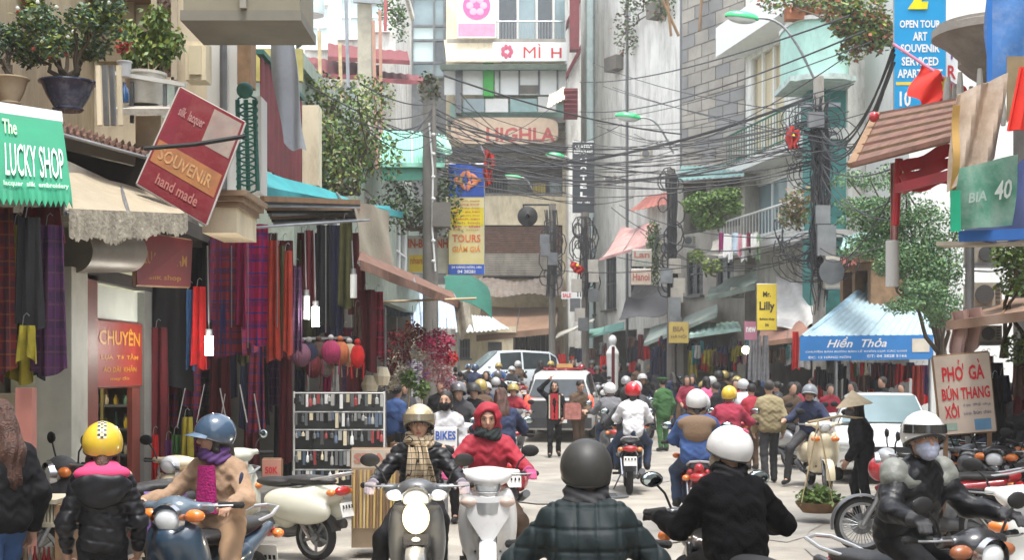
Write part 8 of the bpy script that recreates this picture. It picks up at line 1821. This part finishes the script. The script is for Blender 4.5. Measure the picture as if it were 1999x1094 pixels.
J, s = stand_pose(1.6, .05); person(J, s, 'person in white and grey jacket standing behind the scarf rider', G(872, 16.2), PI-.2, .014, M((.5, .5, .52), .8, var=.3, scale=10), .02, trousers=C['black'], hair='bob', mask=C['black'], face=True)
# red motorbike crossways on the right and parked row
bike('sport', (4.27, 13.6, 0), PI/2-.12, 'red motorbike standing crossways behind the masked man, front wheel to the left', REDP, {'headlight': M((.45, .03, .04), .25, coat=.6), 'front_fender': GREYP, 'handlebar_cowl': SILVP})
bike('scooter', (3.75, 9.6, 0), PI-.5, 'white scooter cut off by the right edge of the picture', WHITEP)
pk = ((1868, 17.2, 'black', BLACKP), (1900, 16.8, 'grey', GREYP), (1932, 16.4, 'black', BLACKP), (1965, 16.0, 'dark blue', C['navy']), (1992, 15.6, 'black', BLACKP), (1850, 15.6, 'dark green', GREENP), (1890, 15.0, 'black', BLACKP), (1930, 14.7, 'grey', GREYP), (1972, 14.4, 'black', BLACKP))
for k, (px, Y0, cn, mt) in enumerate(pk):
    bike(('underbone', 'scooter', 'underbone', 'sport')[k % 4], G(px, Y0, .0), PI/2+.75+.08*(k % 3), '%s motorbike parked %s beneath the soup sign' % (cn, ('first in the back row', 'second in the back row', 'third in the back row', 'fourth in the back row', 'last in the back row', 'first in the front row', 'second in the front row', 'third in the front row', 'last in the front row')[k]), mt, group='motorbikes parked under the soup sign')
for k, px in enumerate((1630, 1655, 1560)): bike(('scooter', 'underbone', 'scooter')[k], G(px, (24.5, 25.5, 25)[k]), PI+.2*(k-1), ('white scooter parked left of the white saloon', 'black motorbike parked under the blue awning', 'silver scooter parked behind the cream one')[k], (WHITEP, BLACKP, SILVP)[k])
apply_first()

# ---------------------------------------------------------------- crowd: a few modelled figures, copied one by one in other clothes
rg = random.Random(101)
def proto(kind):
    if kind == 'ride': J, s = ride_pose(); return person(J, s, 'x y', (0, 60, -30), 0, .022, BLACK, .01, trousers=BLACK, helmet=dict(col=WHH, strap=False), hair='short')
    if kind == 'stand': J, s = stand_pose(1.62, .05); return person(J, s, 'x y', (0, 60, -30), 0, .022, BLACK, .02, hair='short')
    if kind == 'walk': J, s = stand_pose(1.6, .16); return person(J, s, 'x y', (0, 60, -30), 0, .022, BLACK, .025, jlen=.06, hair='bob', female=True)
    if kind == 'carry': J, s = stand_pose(1.55, .1, ((-.23, .08, 1.12), (-.12, .28, 1.1)), ((.24, .06, 1.12), (.16, .26, 1.0))); return person(J, s, 'x y', (0, 60, -30), 0, .022, BLACK, .015, hair='long', female=True)
pr = {k: tree_of(proto(k)) for k in ('ride', 'stand', 'walk', 'carry')}
jk = [('black', C['black']), ('dark grey', C['dgrey']), ('navy', C['navy']), ('brown', C['brown']), ('grey', C['grey']), ('red', C['red']), ('crimson', C['crimson']), ('white', C['white']), ('blue', C['blue']), ('tan', C['tan']), ('pink', C['pink']), ('purple', C['purple'])]
hc = [('white', M((.5, .5, .5), .3, coat=.5)), ('grey', M((.16, .16, .17), .3, coat=.5)), ('yellow', M((.4, .3, .08), .3, coat=.5)), ('maroon', M((.25, .02, .03), .3, coat=.5)), ('black', MBK), ('blue', BH), ('silver', SILVP)]
def extra_person(kind, px, Y0, rz, ji, hi, where, grp, lift=0):
    jn, jm = jk[ji]; hn, hm = hc[hi]; loc = G(px, Y0)
    lb = ('rider in %s jacket and %s helmet %s' % (jn, hn, where)) if kind == 'ride' else '%s in %s %s %s' % ({'stand': 'man', 'walk': 'woman', 'carry': 'long haired woman'}[kind], jn, {'stand': 'jacket standing', 'walk': 'coat walking', 'carry': 'top'}[kind], where)
    r = dup(pr[kind], loc, rz, lb, {'jacket': jm, 'helmet': hm, 'trousers': rg.choice((C['black'], C['jeansd'], C['dgrey'], C['brown']))}, grp, rg.uniform(.96, 1.05))
    if kind == 'ride': bike(rg.choice(('underbone', 'scooter')), loc, rz, 'bike of %s jacket, %s helmet %s' % (jn, hn, where), rg.choice((BLACKP, GREYP, REDP, WHITEP, BLUEP)), None, 'motorbikes in the crowd')
# left middle jam
for a in (('ride', 895, 20.5, PI, 1, 1, 'first in the jam behind the red hood'), ('ride', 925, 22.5, PI+.1, 0, 4, 'second in the jam behind the red hood'), ('ride', 938, 25, .05, 3, 2, 'in the jam left of the auburn hair'), ('ride', 880, 26, PI, 0, 5, 'deep in the jam behind the flower stall'), ('ride', 950, 30, PI, 2, 0, 'left of the taxi'), ('ride', 1002, 27, PI, 5, 2, 'between the auburn haired rider and the taxi'), ('stand', 772, 21.5, -.6, 8, 0, 'at the flower stall table'), ('walk', 905, 30, PI, 4, 0, 'along the left kerb'), ('ride', 968, 34, 0, 4, 0, 'beside the left of the taxi'), ('stand', 860, 24, PI, 0, 0, 'behind the white jacketed person'), ('stand', 790, 25, PI, 1, 0, 'behind the flower stall'), ('ride', 1222, 33, 0, 0, 6, 'beside the right of the taxi')):
    extra_person(*a, 'crowd on the left of the road')
for a in (('stand', 1468, 24.5, .2, 5, 0, 'left of the tan sweater'), ('stand', 1545, 25.5, PI+.3, 3, 0, 'behind the cream scooter'), ('walk', 1555, 27, -.4, 6, 0, 'under the left end of the blue name board'), ('stand', 1620, 27, PI, 5, 0, 'by the posts of the blue awning'), ('walk', 1380, 30, .3, 10, 0, 'before the mint awning'), ('stand', 1400, 27.5, .9, 0, 0, 'right of the officer in green'), ('ride', 1450, 28, .1, 7, 0, 'ahead of the tan sweater'), ('stand', 1520, 29, 1.2, 1, 0, 'under the brown awning'), ('carry', 1435, 31, PI, 5, 0, 'before the lit shop lamp'), ('carry', 1665, 27.5, 2.4, 3, 0, 'under the blue stall awning'), ('stand', 1725, 28.5, 2, 0, 0, 'deep under the blue stall awning'), ('stand', 1760, 28, 2.6, 6, 0, 'at the right end of the blue stall'), ('walk', 1350, 34, PI, 2, 0, 'beside the yellow lightbox'), ('stand', 1975, 17.8, 2, 0, 0, 'in the shop behind the parked row'), ('stand', 1590, 30, 1.5, 7, 0, 'at the back of the blue stall')):
    extra_person(*a, 'crowd on the right pavement')
for k in range(40):
    px = 880+620*(k+rg.random())/40; Y0 = rg.uniform(33, 52) if px > 1000 else rg.uniform(34, 46)
    if 1005 < px < 1175 and Y0 < 39: Y0 = rg.uniform(40, 52)
    if px > 1330 and Y0 > 41: Y0 = rg.uniform(31, 38)
    if px > 1200: Y0 = min(Y0, 44)
    kd = rg.choice(('ride', 'ride', 'ride', 'stand', 'walk', 'carry')); extra_person(kd, px, Y0, rg.choice((0, PI))+rg.uniform(-.4, .4), rg.choice((0, 0, 0, 0, 1, 1, 2, 3, 4, 6, 8)), rg.choice((0, 1, 1, 2, 3, 4, 4, 5)), 'in the crowd %s' % ('left of the taxi' if px < 1010 else ('beyond the taxi' if px < 1175 else ('between taxi and officer' if px < 1290 else 'by the far right shops'))), 'distant crowd')
def drop(t):
    for c in t[1]: drop(c)
    bpy.data.objects.remove(t[0])
for t in pr.values(): drop(t)
# ---------------------------------------------------------------- things alike in one group: say which one, counted from the left as seen from the street
_by = {}
for o in bpy.data.objects:
    if o.parent is None and o.get('label'): _by.setdefault(o['label'], []).append(o)
_ord = 'first second third fourth fifth sixth seventh eighth ninth tenth eleventh twelfth thirteenth fourteenth fifteenth sixteenth'.split()
for lb, os_ in _by.items():
    if 1 < len(os_) <= 16 and len(lb.split()) <= 13:
        for i, o in enumerate(sorted(os_, key=lambda o: o.location.x/max(1, o.location.y))): o['label'] = '%s, %s from left' % (lb, _ord[i])
# ---------------------------------------------------------------- the air: thin even haze
hm = bpy.data.materials.new('haze'); hm.use_nodes = True; hn = hm.node_tree.nodes; hl = hm.node_tree.links; hn.remove(hn['Principled BSDF'])
pv = hn.new('ShaderNodeVolumePrincipled'); pv.inputs['Color'].default_value = (.93, .95, .97, 1); pv.inputs['Density'].default_value = .0011; pv.inputs['Anisotropy'].default_value = .2
hl.new(pv.outputs[0], hn['Material Output'].inputs['Volume'])
m = MB(); m.bb(-60, 60, -8, 120, -1.4, 26); m.build('haze', hm, smooth=False, kind='stuff', origin=False)
SC.cycles.volume_bounces = 1; SC.cycles.volume_step_rate = 4; SC.cycles.volume_max_steps = 64
